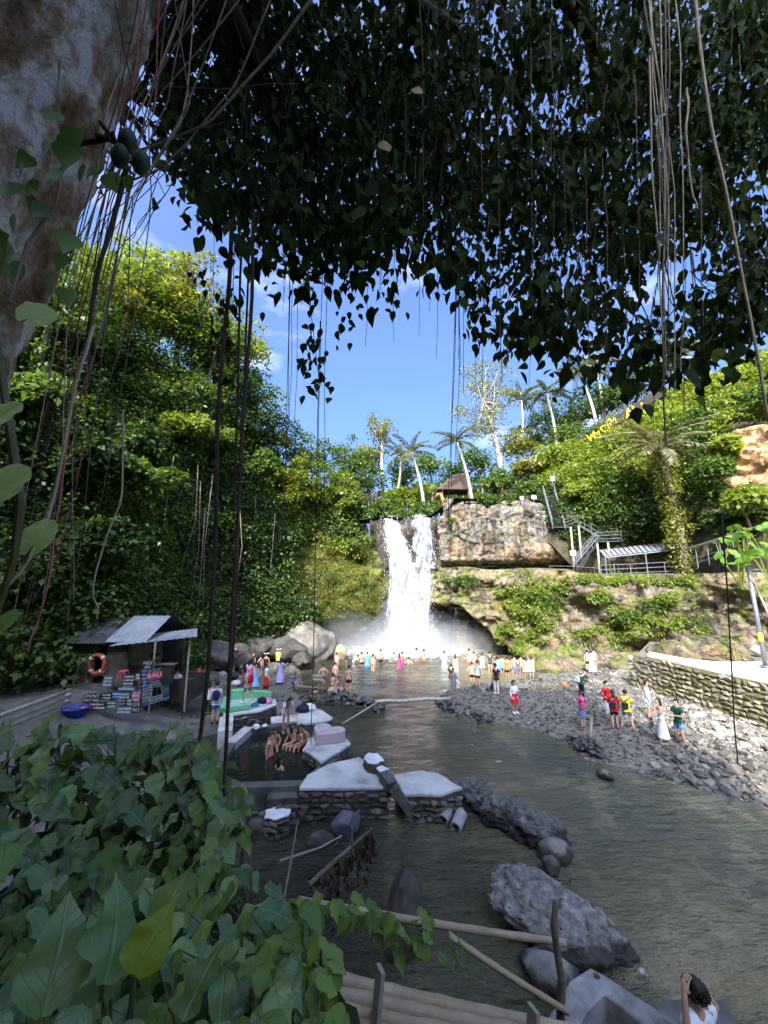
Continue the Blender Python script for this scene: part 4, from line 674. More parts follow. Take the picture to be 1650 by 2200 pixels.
# ridge floor cover
n_ = 700; X_ = rg.uniform(-14, 34, n_); Y_ = rg.uniform(45, 66, n_); V, F = clump_leaves(np.stack([X_, Y_, plateau(X_, Y_) + .4], -1), .6 + .8 * rg.random(n_), 34, .42, .3, .8, .3, None, .5, rg); tag(fobj('ridge_undergrowth', V, F, lf_mid), kind='stuff')
# far wood behind the ridge
n_ = 260; X_ = rg.uniform(-40, 70, n_); Y_ = rg.uniform(72, 100, n_); V, F = clump_leaves(np.stack([X_, Y_, plateau(X_, Y_) + 2 + 3 * rg.random(n_)], -1), 2 + 1.6 * rg.random(n_), 80, .8, .3, .8, .3, None, .5, rg); tag(fobj('far_wood', V, F, lf_dark), kind='stuff')
# elephant-ear plants by the lamp post
def disc_leaf(nm, mat, n_=14, notch=.25, cup=.12):
    V = [(0, 0, 0)]; F = []
    for i in range(n_ + 1):
        a = math.pi * (-.97 + 1.94 * i / n_) + math.pi / 2; r_ = .5 * (1 - .12 * abs(math.cos(a))); V.append((math.cos(a) * r_ * .92, math.sin(a) * r_ + .12, cup * 1.6 * abs(math.cos(a)) * r_ - .25 * max(0, math.sin(a)) * r_ + .04 * math.sin(7 * a)))
    for i in range(1, n_ + 1): F.append((0, i, i + 1))
    me = fast_mesh(nm, np.array(V), np.array(F), True); me.materials.append(mat); return me
lf_ear = M_leaf('elephant_ear', [(.2, (.1, .22, .03)), (.5, (.16, .3, .05)), (.8, (.24, .38, .08))], .45, .35, .5, nscale=1.5)
EAR = disc_leaf('leaf', lf_ear)
rr = random.Random(4)
for k, (px_, py_, Yd, n_, sz, lab) in enumerate([(1585, 1205, 20.5, 8, 1.0, 'elephant-ear plant with huge pale leaves by the lamp post top'), (1590, 1150, 23, 11, .9, 'elephant-ear plant behind the slanting steel rail'), (1635, 1145, 22, 11, .95, 'elephant-ear plant at the right edge below the steel rail'), (1545, 1165, 25, 4, .7, 'small elephant-ear plant left of the others by the rail'), (1325, 1232, 34, 4, .75, 'single elephant-ear plant in front of the pergola railing'), (1640, 1185, 20, 7, .9, 'elephant-ear plant lowest at the right edge')]):
    c = at(px_, py_, Yd); b = c - Vector((0, 0, 1.5 if k != 4 else .7)); root = thing('elephant_ear_plant', lab, 'plant', b, 'elephant-ear plants on the right')
    for j in range(n_):
        e = c + Vector((rr.uniform(-1, 1) * sz, rr.uniform(-.6, .6), rr.uniform(-.4, .4))); inst('leaf', EAR, root, e, (rr.uniform(.1, 1.2), rr.uniform(-.6, .6), rr.uniform(-3, 3)), (sz * rr.uniform(.5, .9),) * 3)
        mb = MB(); mb.tube([b, b.lerp(e, .6) + Vector((0, 0, .15)), e], [.04, .03, .02], 5); mb.build('stalk', lf_light, root)

# unseen leaf clumps added behind the viewpoint for a ragged shade edge
n_ = 420; X_ = rg.uniform(-50, 9, n_); Y_ = rg.uniform(-30, -14, n_); Z_ = viewhill(X_, Y_) + 1.0 * rg.random(n_); V, F = clump_leaves(np.stack([X_, Y_, Z_], -1), 1.2 + 1.2 * rg.random(n_), 60, .7, .3, .9, .35, None, .3, rg); tag(fobj('shade_edge_leaves', V, F, lf_dark), kind='stuff')

for k in range(9):
    u_ = rg.uniform(idx_y(22), idx_y(37)); q, nn = left_cliff(np.array([u_]), np.array([rg.uniform(.5, .72)])); a = Vector(q[0]) + Vector(nn[0]) * 2.2; ln = rg.uniform(7, 14)
    mb = MB(); mb.tube([a, a + Vector((rg.normal() * .3, rg.normal() * .3, -ln * .4)), a + Vector((rg.normal() * .4, rg.normal() * .4, -ln))], [.04, .03, .02], 5); o = mb.build('hanging_vine', m_bark, None, a, True); tag(o, 'thin grey vine hanging straight down the jungle cliff on the left', 'vine', 'vines hanging down the left cliff')
# ================================================================== built things
m_conc = M_surf('concrete', [(.3, (.22, .22, .2)), (.42, (.42, .415, .4)), (.6, (.57, .565, .55))], 1.1, .75, .5, 14, bdist=.03, detail=10)
m_conc_st = M_surf('concrete_stained', [(.3, (.09, .09, .085)), (.45, (.2, .198, .19)), (.62, (.33, .325, .31))], 1.6, .85, .6, 16, bdist=.03, detail=10, wet=.35)
m_conc_dark = M_surf('concrete_wet', [(.3, (.05, .05, .045)), (.6, (.12, .12, .11)), (.8, (.2, .2, .185))], 2.2, .6, .4, 20, bdist=.02)
m_conc_pale = M_surf('concrete_pale', [(.3, (.42, .38, .32)), (.7, (.6, .56, .48))], 1.5, .85, .25, 20, bdist=.02)
m_white = M_surf('white_paint', [(.3, (.55, .56, .58)), (.7, (.75, .76, .78))], 3, .6, .2, 20, bdist=.01)
m_mortar = M_surf('mortar', [(.3, (.04, .038, .032)), (.7, (.1, .095, .08))], 4, .9, .5, 30, bdist=.03)
m_mortar_pale = M_surf('mortar_mossy', [(.3, (.09, .1, .025)), (.5, (.17, .155, .06)), (.7, (.26, .23, .15))], 1.5, .9, .5, 30, bdist=.03)
m_wallstone = M_surf('wall_stone', [(.2, (.04, .04, .036)), (.6, (.1, .095, .08)), (1, (.19, .18, .155))], 5, .8, .5, 25, rnd=.7, bdist=.02)
m_wallstone_pale = M_surf('wall_stone_pale', [(.15, (.08, .078, .035)), (.45, (.15, .135, .085)), (.75, (.22, .2, .15)), (1, (.34, .32, .27))], 5, .85, .5, 25, rnd=.7, bdist=.02)
m_green = M_surf('green_paint', [(.3, (.13, .42, .22)), (.7, (.2, .5, .29))], 3, .55, .15, 20, bdist=.01)
m_greenpale = M_surf('pale_green_paint', [(.3, (.3, .45, .38)), (.7, (.4, .52, .46))], 3, .6, .15, 20, bdist=.01)
m_pink = M_surf('pink_concrete', [(.3, (.38, .3, .31)), (.7, (.5, .42, .43))], 2.5, .7, .2, 20, bdist=.01)
m_steel = M_plain('grey_steel', (.2, .21, .22), .45, .2, .5, .4)
m_darksteel = M_plain('dark_steel', (.045, .05, .055), .5, .2, .5, .3)
m_postpaint = M_plain('weathered_post', (.38, .32, .24), .7, .25)
m_wood = M_surf('weathered_wood', [(.3, (.11, .085, .06)), (.7, (.25, .2, .15))], 4, .85, .4, 20, (1, 1, 6), 'Object')
m_woodpale = M_surf('bleached_wood', [(.3, (.26, .22, .17)), (.7, (.42, .38, .31))], 4, .85, .4, 20, None, 'Object')
m_darkwood = M_surf('dark_wood', [(.3, (.02, .017, .014)), (.7, (.05, .042, .033))], 3, .85, .4, 20)
m_brick = M_surf('hut_brick', [(.3, (.03, .025, .02)), (.7, (.075, .06, .048))], 2, .9, .6, 12)
m_plaster = M_surf('hut_plaster', [(.3, (.045, .04, .032)), (.6, (.12, .105, .085)), (.8, (.2, .175, .14))], 1.4, .9, .5, 12)
m_rope = M_plain('rope', (.3, .27, .2), .9)
def poly_on(pxs, z): return [(q.x, q.y) for q in (on(a, b, z) for a, b in pxs)]
def stone_face(parent, a, b, z0, z1, sw, sh, mat, seed=0, proud=.04):
    rg = np.random.default_rng(seed + 500); a = Vector((a[0], a[1], 0)); b = Vector((b[0], b[1], 0)); d = b - a; Ln = d.length; d.normalize(); nrm = Vector((d.y, -d.x, 0)); rz = math.atan2(d.y, d.x)
    z = z0 + sh * .5; row = 0
    while z < z1 - sh * .25:
        x = -sw * rg.random() * .5
        while x < Ln:
            w_ = sw * rg.uniform(.65, 1.4); c = a + d * min(max(x + w_ / 2, w_ * .3), Ln - w_ * .3) + nrm * (proud * rg.random() * .5)
            inst('stone', STONES[rg.integers(8)], parent, (c.x, c.y, z + rg.normal() * sh * .08), (rg.normal() * .1, rg.normal() * .12, rz + rg.normal() * .06), (w_ * 1.15, max(.2, sh * 1.5), sh * rg.uniform(2.0, 2.6)), mat)
            x += w_ * 1.04
        z += sh * 1.02; row += 1
def slab(name, label, pxs, ztop, zbot, mat_top, mat_wall, faces=(), cat='terrace', sw=.3, sh=.15, smat=None, thick=.09):
    pl0 = poly_on(pxs, ztop); n0 = len(pl0); rj = random.Random(int(pxs[0][0])); pl = []
    for i in range(n0):
        for f_ in (0, .33, .67): q0, q1 = pl0[i], pl0[(i + 1) % n0]; pl.append((q0[0] + (q1[0] - q0[0]) * f_ + rj.uniform(-.035, .035), q0[1] + (q1[1] - q0[1]) * f_ + rj.uniform(-.035, .035)))
    c = np.mean(np.array(pl), 0); root = thing(name, label, cat, (c[0], c[1], zbot))
    MB().prism(pl, ztop - thick, ztop).build('top_slab', mat_top, root, bevel=.015)
    cc = Vector((c[0], c[1])); inn = [tuple(cc + (Vector(p) - cc) * .965) for p in pl]; MB().prism(inn, zbot, ztop - thick + .003).build('core', mat_wall, root)
    for k, (i, j) in enumerate(faces): stone_face(root, inn[i * 3], inn[j * 3], zbot, ztop - thick - .02, sw, sh, smat or m_wallstone, k + int(abs(c[0] * 10)))
    return root
slab('stone_terrace', 'grey concrete terrace on a stone wall beside the dark bathing pool', [(642, 1692), (662, 1664), (705, 1642), (772, 1625), (803, 1645), (838, 1690)], .9, -.3, m_conc, m_mortar, [(0, 5)], sw=.3, sh=.15)
slab('stone_terrace', 'right-hand grey concrete terrace ending at the rock spit', [(868, 1705), (845, 1664), (905, 1655), (942, 1660), (992, 1692), (950, 1706)], .75, -.3, m_conc, m_mortar, [(0, 5), (5, 4)], sw=.28, sh=.14)
for k, (pxs, z_, lab) in enumerate([([(782, 1625), (790, 1616), (812, 1618), (824, 1632), (806, 1640), (788, 1637)], 1.22, 'white-topped stone block at the upper end of the sloping kerb'), ([(806, 1648), (815, 1642), (836, 1650), (845, 1664), (826, 1668)], 1.1, 'white-topped stone block lower on the sloping kerb')]):
    slab('kerb_block', lab, pxs, z_, .5, m_white, m_mortar, [(0, 4), (4, 3)], 'block', .22, .13, None, .05)
kb = thing('sloping_kerb', 'sloping concrete kerb running down between the two terraces', 'kerb', on(850, 1690, .9))
a = on(824, 1664, 1.1); b = on(842, 1690, .95); c_ = on(885, 1748, .12); mb = MB(); mb.bar(a, b, .34, .3); mb.bar(b, c_, .34, .3); mb.build('beam', m_conc_dark, kb, bevel=.02)
slab('step_block', 'white-topped stone step block standing in the dark backwater', [(566, 1756), (570, 1740), (592, 1733), (624, 1737), (622, 1750), (590, 1760)], .55, -.3, m_white, m_mortar, [(0, 5), (5, 4)], 'block', .24, .15, None, .05)
slab('step_block', 'low stone step between the pool front wall and the step block', [(572, 1716), (580, 1702), (640, 1698), (640, 1712)], .72, -.3, m_conc_dark, m_mortar, [(0, 3)], 'step', .26, .14, None, .05)
# bathing pool
pl = poly_on([(505, 1612), (540, 1580), (600, 1572), (660, 1598), (702, 1640), (650, 1688), (520, 1692), (470, 1672)], .72)
pool = thing('bathing_pool', 'dark stone-rimmed bathing pool on the left bank with women in it', 'pool', (-4, 15, .1))
m_poolw = newmat('pool_water'); pb = m_poolw[3]; pb.inputs['Base Color'].default_value = (.012, .016, .014, 1); pb.inputs['Roughness'].default_value = .06; pb.inputs['IOR'].default_value = 1.33
w1 = pos_noise(m_poolw[1], 4, 3, .5); bp = m_poolw[2].new('ShaderNodeBump'); bp.inputs['Strength'].default_value = .5; bp.inputs['Distance'].default_value = .04; m_poolw[1].links.new(w1.outputs['Fac'], bp.inputs['Height']); m_poolw[1].links.new(bp.outputs[0], pb.inputs['Normal'])
fobj('water', [(x_, y_, .72) for x_, y_ in pl], [tuple(range(len(pl)))], m_poolw[0], pool)
for i, (wd, zt) in enumerate([(.4, 1.0), (.35, .95), (.45, .9), (.4, .92), (.36, .86), (.36, .86), (.36, .84), (.4, .95)]):
    a = Vector((*pl[i], 0)); b = Vector((*pl[(i + 1) % 8], 0)); d = (b - a).normalized(); nrm = Vector((d.y, -d.x, 0)); cc = (a + b) / 2
    if nrm.dot(cc - Vector((-3.9, 15.2, 0))) < 0: nrm = -nrm
    q = [a - d * .02 * i, b + d * .15, b + d * .15 + nrm * wd, a - d * .02 * i + nrm * wd]; MB().prism([(v_.x, v_.y) for v_ in q], .0 - .01 * i, zt + .004 * i).build('rim', m_conc_dark if i not in (0,) else m_conc, pool)
a, b = on(440, 1715, .8), on(640, 1696, .8); stone_face(pool, (a.x, a.y - .42), (b.x, b.y - .42), -.1, .7, .32, .17, m_wallstone, 3)
slab('ledge', 'low grey concrete ledge behind the bathing pool', [(583, 1552), (640, 1549), (640, 1535), (583, 1540)], .98, .2, m_conc, m_conc_dark, [], 'ledge')
slab('stone_terrace', 'small concrete terrace with bags on it, above the far pool corner', [(640, 1556), (638, 1528), (668, 1518), (694, 1526), (716, 1541), (698, 1550)], 1.12, -.2, m_conc, m_conc_dark, [(4, 3), (5, 4)], sw=.3, sh=.2, smat=m_wallstone)
# heart-shaped seat
slab('heart_plinth', 'stone-walled plinth carrying the pink heart seat', [(650, 1610), (664, 1585), (735, 1578), (756, 1596), (690, 1636)], 1.05, .2, m_conc, m_mortar, [(0, 4), (4, 3)], 'plinth', .3, .14)
c_ = on(702, 1590, 1.05); hp = []
for i in range(40):
    t_ = 2 * math.pi * i / 40; hx = 16 * math.sin(t_) ** 3; hy = 13 * math.cos(t_) - 5 * math.cos(2 * t_) - 2 * math.cos(3 * t_) - math.cos(4 * t_); q = Vector((hx, hy)) * .042; q.rotate(Matrix.Rotation(R(-28), 2)); hp.append((c_.x + q.x, c_.y + .05 + q.y))
o = MB().prism(hp, 1.053, 1.42).build('heart_bench', m_pink, None, (c_.x, c_.y, 1.053), bevel=.02); tag(o, 'heart-shaped pale pink concrete seat on the stone plinth', 'seat')
# green photo seat
root = slab('green_platform', 'stone-walled platform with a mint-green painted seat, left of the pool', [(480, 1542), (500, 1535), (560, 1526), (594, 1513), (592, 1503), (565, 1496), (470, 1500)], 1.3, .2, m_conc, m_mortar, [(1, 2), (2, 3), (3, 4)], 'platform', .34, .1)
sl_ = poly_on([(492, 1528), (538, 1521), (572, 1514), (580, 1503), (540, 1499), (497, 1503)], 1.36); MB().prism(sl_, 1.303, 1.36).build('seat', m_greenpale, root)
for k, (q, h_) in enumerate([([(497, 1504), (540, 1499.5), (541, 1496), (495, 1500)], .42), ([(541, 1499), (581, 1503.5), (583, 1500.5), (542, 1496)], .34), ([(490, 1529), (539, 1522), (539, 1519.5), (491, 1526)], .18)]):
    MB().prism(poly_on(q, 1.36), 1.308 + .002 * k, 1.36 + h_).build('back', m_green, root, bevel=.03)
MB().prism(poly_on([(466, 1528), (486, 1528), (494, 1502), (484, 1500), (470, 1510)], 1.36), 1.303, 1.45).build('arm_rest', m_green, root)
o = MB().prism(poly_on([(468, 1570), (500, 1568), (502, 1535), (472, 1540)], 1.25), .0, 1.25).build('gate_pier', m_conc, None, on(485, 1560, 0), bevel=.02); tag(o, 'low grey concrete pier at the left end of the green platform', 'pier')
o = MB().prism(poly_on([(384, 1592), (500, 1570), (490, 1545), (400, 1560)], .98), .2, .98).build('landing', m_conc_dark, None, on(440, 1570, .2)); tag(o, 'wet concrete landing left of the bathing pool', 'landing')
# culvert pipes
m_pipe = M_surf('pipe_concrete', [(.3, (.2, .2, .2)), (.7, (.4, .4, .4))], 3, .8, .3, 20)
for px_, py_, lab in ((958, 1748, 'left one of two short concrete pipes below the terrace'), (985, 1764, 'right one of two short concrete pipes below the terrace')):
    p = on(px_, py_, .15); d = Vector((.45, .75, .22)).normalized(); mb = MB(); n_ = 14; base = []
    for r_, s_ in ((.17, 0), (.17, .55), (.125, .55), (.125, 0)):
        for i in range(n_):
            a = 6.2832 * i / n_; u_ = d.cross(Vector((0, 0, 1))).normalized(); v_ = d.cross(u_); mb.v.append(tuple(p + d * (s_ - .27) + (u_ * math.cos(a) + v_ * math.sin(a)) * r_))
    for q in range(4):
        for i in range(n_): mb.f.append((q * n_ + i, q * n_ + (i + 1) % n_, ((q + 1) % 4) * n_ + (i + 1) % n_, ((q + 1) % 4) * n_ + i))
    o = mb.build('concrete_pipe', m_pipe, None, p, smooth=False); tag(o, lab, 'pipe')
# log dam and props
lg = MB(); a = on(806, 1508, .38); b = on(968, 1500, .38); lg.tube([a.lerp(b, i / 6) + Vector((0, 0, .03 * math.sin(i * 2))) for i in range(7)], [.1, .105, .1, .11, .1, .1, .09], 8); o = lg.build('log', m_woodpale, None, a, True); tag(o, 'long bleached log spanning the channel in front of the falls', 'log')
lg = MB(); a = on(735, 1555, .05); b = on(806, 1512, .5); lg.tube([a, a.lerp(b, .5), b], [.03, .04, .04], 6); o = lg.build('pole', m_woodpale, None, a); tag(o, 'thin pole slanting from the shallows up to the left end of the log', 'pole')
lg = MB(); a = on(630, 1474, .3); b = on(700, 1481, .3); lg.tube([a, b], [.09, .08], 7); o = lg.build('log', m_wood, None, a); tag(o, 'short dark log on the left bank near the blue-clad child', 'log')
lg = MB(); a = on(683, 1508, .2); lg.tube([a, a + Vector((0, 0, .9))], [.05, .045], 6); o = lg.build('post', m_wood, None, a); tag(o, 'short wooden post standing in the heap of dark stones', 'post')
p = on(682, 1487, .25); root = thing('sign_stand', 'small wooden sign stand on the left bank beside the hands-on-hips man', 'sign', p)
for k in range(2): MB().box(p + Vector((0, 0, .75 + .22 * k)), (.75, .04, .13)).build('board', m_woodpale, root)
for s_ in (-.3, .3): MB().bar(p + Vector((s_, .05, 0)), p + Vector((s_, .05, 1.1)), .04).build('leg', m_wood, root)
lg = MB(); a = on(1268, 1592, .35); lg.tube([a, a + Vector((.06, 0, .45)), a + Vector((.16, 0, .95))], [.08, .07, .05], 6); o = lg.build('driftwood', m_woodpale, None, a); tag(o, 'thick bleached stick upright in the stone heap at the bank point', 'stick')
lg = MB(); a = on(1254, 1595, .35); lg.tube([a, a + Vector((-.05, 0, .75))], [.03, .025], 5); o = lg.build('driftwood', m_wood, None, a); tag(o, 'thin dark stick upright left of the thick bleached stick', 'stick')
# cairns
for px_, py_, n_, lab, z0 in ((1283, 1520, 6, 'stacked-stone cairn behind the woman in magenta', .42), (1280, 1556, 7, 'slim stacked-stone cairn right of the woman in magenta', .42), (1403, 1576, 9, 'tall stacked-stone cairn on the flat boulder', .62), (1163, 1472, 4, 'tiny dark cairn at the far edge of the pebble bank', .3)):
    p = on(px_, py_, z0); root = thing('cairn', lab, 'cairn', p, 'stone cairns on the pebble bank'); z_ = z0
    for j in range(n_):
        s_ = .42 * (1 - .09 * j) * (.85 + .3 * random.random()); inst('stone', STONES[j % 8], root, (p.x + random.uniform(-.03, .03), p.y, z_ + s_ * .14), (0, 0, j * 1.3), (s_, s_, s_ * .75)); z_ += s_ * .3
# ================================================================== right-hand retaining wall, path and channel
wp = [on(1388, 1408, 2.55), on(1470, 1425, 2.6), on(1560, 1440, 2.7), on(1660, 1458, 2.75), on(1800, 1480, 2.8)]
wall = thing('retaining_wall', 'mossy stone retaining wall below the pale concrete path', 'wall', (wp[1].x, wp[1].y, 0))
for k in range(4):
    a, b = wp[k], wp[k + 1]; d = (b - a).normalized(); nrm = Vector((d.y, -d.x, 0)); back_ = -nrm * .9
    MB().prism([(a.x, a.y), (b.x, b.y), (b.x + back_.x, b.y + back_.y), (a.x + back_.x, a.y + back_.y)], -.2, 2.44 + .004 * k).build('core', m_mortar_pale, wall)
    if k < 3: stone_face(wall, (a.x, a.y), (b.x, b.y), .25, 2.4, .38, .24, m_wallstone_pale, 60 + k, .03)
a = wp[0]; stone_face(wall, (a.x - .35, a.y + 1.2), (a.x, a.y), .2, 2.4, .4, .3, m_wallstone_pale, 69)
pth = [(p.x, p.y - .06) for p in wp]; bk = [on(1395, 1399, 2.62), on(1470, 1413, 2.62), on(1545, 1421, 2.62), on(1660, 1420, 2.62), on(1800, 1425, 2.62)]
MBp = MB(); MBp.prism(pth + [(p.x, p.y) for p in bk[::-1]], 2.47, [2.6] * 10); o = MBp.build('path', m_conc_pale); tag(o, kind='structure')
ch = [on(1400, 1397, 2.55), on(1545, 1419, 2.55), on(1545, 1396, 2.55), on(1420, 1390, 2.55)]; o = fobj('water_channel', [(p.x, p.y, 2.52) for p in ch], [(0, 1, 2, 3)], m_water); tag(o, kind='structure')
V_ = []; 
gx = MB(); gx.prism([(wp[0].x - .2, wp[0].y + .7), (wp[2].x, wp[2].y + .7), (wp[4].x + 2, wp[4].y + .8), (34, 26), (30, 31), (wp[0].x * 1.34, wp[0].y * 1.3)], -.4, [2.42] * 3 + [2.45] * 3); o = gx.build('path_base', m_bank); tag(o, kind='structure')
q = on(1640, 1402, 2.7); boulder('boulder', 'square pale boulder on the path beside the lamp post', (q.x - .35, q.y, 2.85), (.9, .7, .6), .1, 71, M_surf('rock_cream', [(.3, (.4, .33, .24)), (.7, (.56, .48, .37))], 2, .85, .4, 12), sub=3, amp=.08)
mb = MB(); a = on(1388, 1440, 1.6); mb.tube([a + Vector((.5, .1, .35)), a + Vector((.2, -.05, .35)), a + Vector((0, -.1, .1)), a + Vector((-.1, -.12, -1.2))], [.04] * 4, 7); o = mb.build('drain_pipe', m_white, None, a); tag(o, 'thin white drain pipe spilling from the left end of the retaining wall', 'pipe')
# lamp post
b = at(1645, 1432, 21); root = thing('lamp_post', 'dark grey metal post with a yellow band at the right edge', 'post', b); tp = b + Vector((-.05, 0, 5.1))
MB().tube([b, tp], [.11, .1], 10).build('pole', m_steel, root, smooth=True); MB().tube([b + Vector((-.013, 0, 1.28)), b + Vector((-.018, 0, 1.68))], .118, 10).build('band', M_plain('yellow_paint', (.7, .55, .05)), root)
MB().tube([tp + Vector((0, 0, -.15)), tp + Vector((3, -.3, -.12))], .05, 6).build('arm', m_steel, root); MB().tube([b, b + Vector((0, 0, .06))], .2, 10).build('foot_plate', m_steel, root)
a = tp + Vector((.15, .1, -.4)); mb = MB(); mb.tube([a, at(1652, 1345, 20.4) + Vector((.4, 0, -.5))], .045, 6); o = mb.build('prop_pole', m_postpaint, None, a); tag(o, 'thin yellowish bamboo pole leaning beside the lamp post', 'pole')
# slanting steel rail
a, b = at(1482, 1178, 28), at(1690, 1112, 21); root = thing('steel_handrail', 'slanting grey steel walkway rail crossing the elephant-ear plants', 'railing', a - Vector((0, 0, 1.3)))
MB().bar(a, b, .28, .1).build('top_rail', m_steel, root)
for f_ in (.33, .66): MB().tube([a - Vector((0, 0, .45 + f_)), b - Vector((0, 0, .45 + f_))], .03, 5).build('rail', m_steel, root)
for j in range(7): q = a.lerp(b, (j + .5) / 7); MB().tube([q, q - Vector((0, 0, 1.5))], .035, 5).build('post', m_steel, root)
# pergola and platform railing
def railing(name, label, pts, h=1.0, n_r=3, n_p=4, r_=.03, mat=None, baluster=0):
    root = thing(name, label, 'railing', pts[0]); mat = mat or m_steel
    for k in range(n_r): MB().tube([p + Vector((0, 0, h * (k + 1) / n_r)) for p in pts], r_, 5).build('rail', mat, root)
    P_ = polyline(pts, n_p)
    for p in P_: MB().tube([Vector(p), Vector(p) + Vector((0, 0, h * 1.02))], r_ * 1.2, 5).build('post', mat, root)
    if baluster:
        for p in polyline(pts, baluster): MB().tube([Vector(p), Vector(p) + Vector((0, 0, h))], r_ * .5, 4).build('baluster', mat, root)
    return root
railing('railing', 'grey steel railing along the platform below the pergola', [at(1288, 1243, 34.5), at(1375, 1240, 33.5), at(1470, 1236, 32)], 1.15, 3, 6)
railing('railing', 'thin low railing along the cliff ledge left of the pergola', [at(1182, 1236, 37.5), at(1240, 1238, 36), at(1288, 1243, 34.6)], .9, 1, 3, .02)
c4 = [at(1300, 1198, 34.5), at(1462, 1180, 32.3), at(1448, 1166, 35.5), at(1288, 1184, 37.5)]; root = thing('pergola', 'flat slatted steel pergola beside the shaggy palm', 'pergola', c4[0] - Vector((0, 0, 2)))
for j in range(5): MB().bar(c4[0].lerp(c4[3], j / 4), c4[1].lerp(c4[2], j / 4), .12, .08).build('beam', m_steel, root)
for j in range(15): MB().bar(c4[0].lerp(c4[1], (j + .3) / 15) + Vector((0, 0, .1)), c4[3].lerp(c4[2], (j + .3) / 15) + Vector((0, 0, .1)), .3, .025).build('slat', M_plain('pale_sheet', (.2, .21, .22), .5) if j == 0 else bpy.data.materials['pale_sheet'], root)
for p, h_ in ((c4[0], 2.3), (c4[1], 2.6), (c4[2], 2.6), (c4[3], 2.3), (c4[0].lerp(c4[1], .55), 2.4)): MB().tube([p, p - Vector((0, 0, h_))], .06, 6).build('post', m_steel, root)
# ================================================================== metal staircase
st = thing('metal_staircase', 'dark metal staircase zigzagging down the rock to the platform', 'staircase', at(1262, 1225, 37.5))
def flight(a, b, wdt, n_t, side, rail=1.0):
    side = Vector(side).normalized() * wdt
    for s_ in (0, 1): MB().bar(a + side * s_, b + side * s_, .07, .2).build('stringer', m_darksteel, st)
    for j in range(n_t): q = a.lerp(b, (j + .5) / n_t); MB().bar(q + Vector((0, 0, .04)), q + side + Vector((0, 0, .04)), .22, .04).build('tread', m_darksteel, st)
    for s_ in (0, 1):
        for h_ in (.5, rail): MB().tube([a + side * s_ + Vector((0, 0, h_)), b + side * s_ + Vector((0, 0, h_))], .03, 5).build('rail', m_steel, st)
        for j in range(5): q = a.lerp(b, j / 4) + side * s_; MB().tube([q, q + Vector((0, 0, rail))], .025, 5).build('baluster', m_steel, st)
def landing(pts, nm='landing'):
    z_ = sum(p.z for p in pts) / len(pts); MB().prism([(p.x, p.y) for p in pts], z_ - .12, z_).build(nm, m_darksteel, st)
t0 = at(1168, 1062, 42); t1 = at(1188, 1137, 39.8); flight(t0, t1, 1.3, 15, (1, .1, 0))
l1 = [t1, t1 + Vector((1.4, 0, 0)), at(1242, 1128, 39.6), at(1242, 1124, 40.9), t1 + Vector((0, 1.2, .15))]; landing(l1)
f0 = at(1242, 1127, 39.2); f1 = at(1302, 1163, 38.2); flight(f0, f1, 1.1, 9, (.1, 1, 0))
l2 = [at(1280, 1166, 37.6), at(1336, 1164, 37.4), at(1338, 1162, 39.2), at(1288, 1163, 39.4)]; landing(l2)
g0 = at(1284, 1167, 37.5); g1 = at(1240, 1220, 36.9); flight(g0, g1, 1.1, 12, (.2, 1, 0))
for pts in ([t1 + Vector((1.3, 0, 0)), f0], [l2[0], l2[1], l2[2]]):
    for h_ in (.35, .7, 1.0): MB().tube([p + Vector((0, 0, h_)) for p in pts], .028, 5).build('rail', m_steel, st)
    for p in pts: MB().tube([p, p + Vector((0, 0, 1.02))], .035, 5).build('baluster', m_steel, st)
for px_, py0, py1, Yd in ((1226, 1132, 1222, 38.6), (1243, 1130, 1212, 38.4), (1283, 1168, 1240, 37), (1306, 1165, 1240, 36.6)):
    a = at(px_, py0, Yd); MB().tube([a, Vector((a.x, a.y, at(px_, py1, Yd).z))], .1, 7).build('post', m_postpaint, st)
m_sign = M_plain('sign_white', (.75, .76, .78), .5, .05)
for px_, py_, Yd, s_, lab in ((1147, 1068, 41.3, .5, 'small white notice at the top of the rock left of the stairs'), (1187, 1028, 42, .5, 'small white notice at the head of the stairs'), (1231, 1188, 37.4, .55, 'small white notice on the stair post'), (1121, 1070, 42.3, .4, 'tiny white notice on the bare rock top')):
    p = at(px_, py_, Yd); root = thing('notice_board', lab, 'sign', p - Vector((0, 0, .6)), 'white notices near the stairs'); MB().box(p, (s_, .04, s_ * .85)).build('board', m_sign, root); MB().tube([p + Vector((0, .05, 0)), p + Vector((0, .05, -.9))], .03, 5).build('post', m_steel, root)
o = MB().box(at(1245, 1240, 35.6), (.7, .5, .4)).build('crate', m_darksteel, None, at(1245, 1240, 35.6), bevel=.03); tag(o, 'dark plastic crate on the cliff ledge below the stairs', 'crate')
# ================================================================== pavilion, lookout, walkway, letters
p = at(975, 1072, 50); root = thing('pavilion', 'thatched pavilion with a steep dark roof above the falls', 'pavilion', p - Vector((0, 0, 1)))
r0 = [(-2.3, -1.6), (2.3, -1.6), (2.3, 1.6), (-2.3, 1.6)]; z_ = p.z + 1.2
ev = [p + Vector((x_, y_, 1.1)) for x_, y_ in r0]; rd_ = [p + Vector((-.2, 0, 3.3)), p + Vector((1.7, 0, 3.6))]
MB().add(ev + rd_ + [e - Vector((0, 0, .15)) for e in ev], [(0, 1, 5, 4), (2, 3, 4, 5), (1, 2, 5), (3, 0, 4), (6, 7, 8, 9), (0, 6, 7, 1), (1, 7, 8, 2), (2, 8, 9, 3), (3, 9, 6, 0)]).build('roof', M_surf('thatch', [(.3, (.04, .028, .02)), (.7, (.12, .085, .06))], 3, .95, .7, 20, (1, 1, 4)), root)
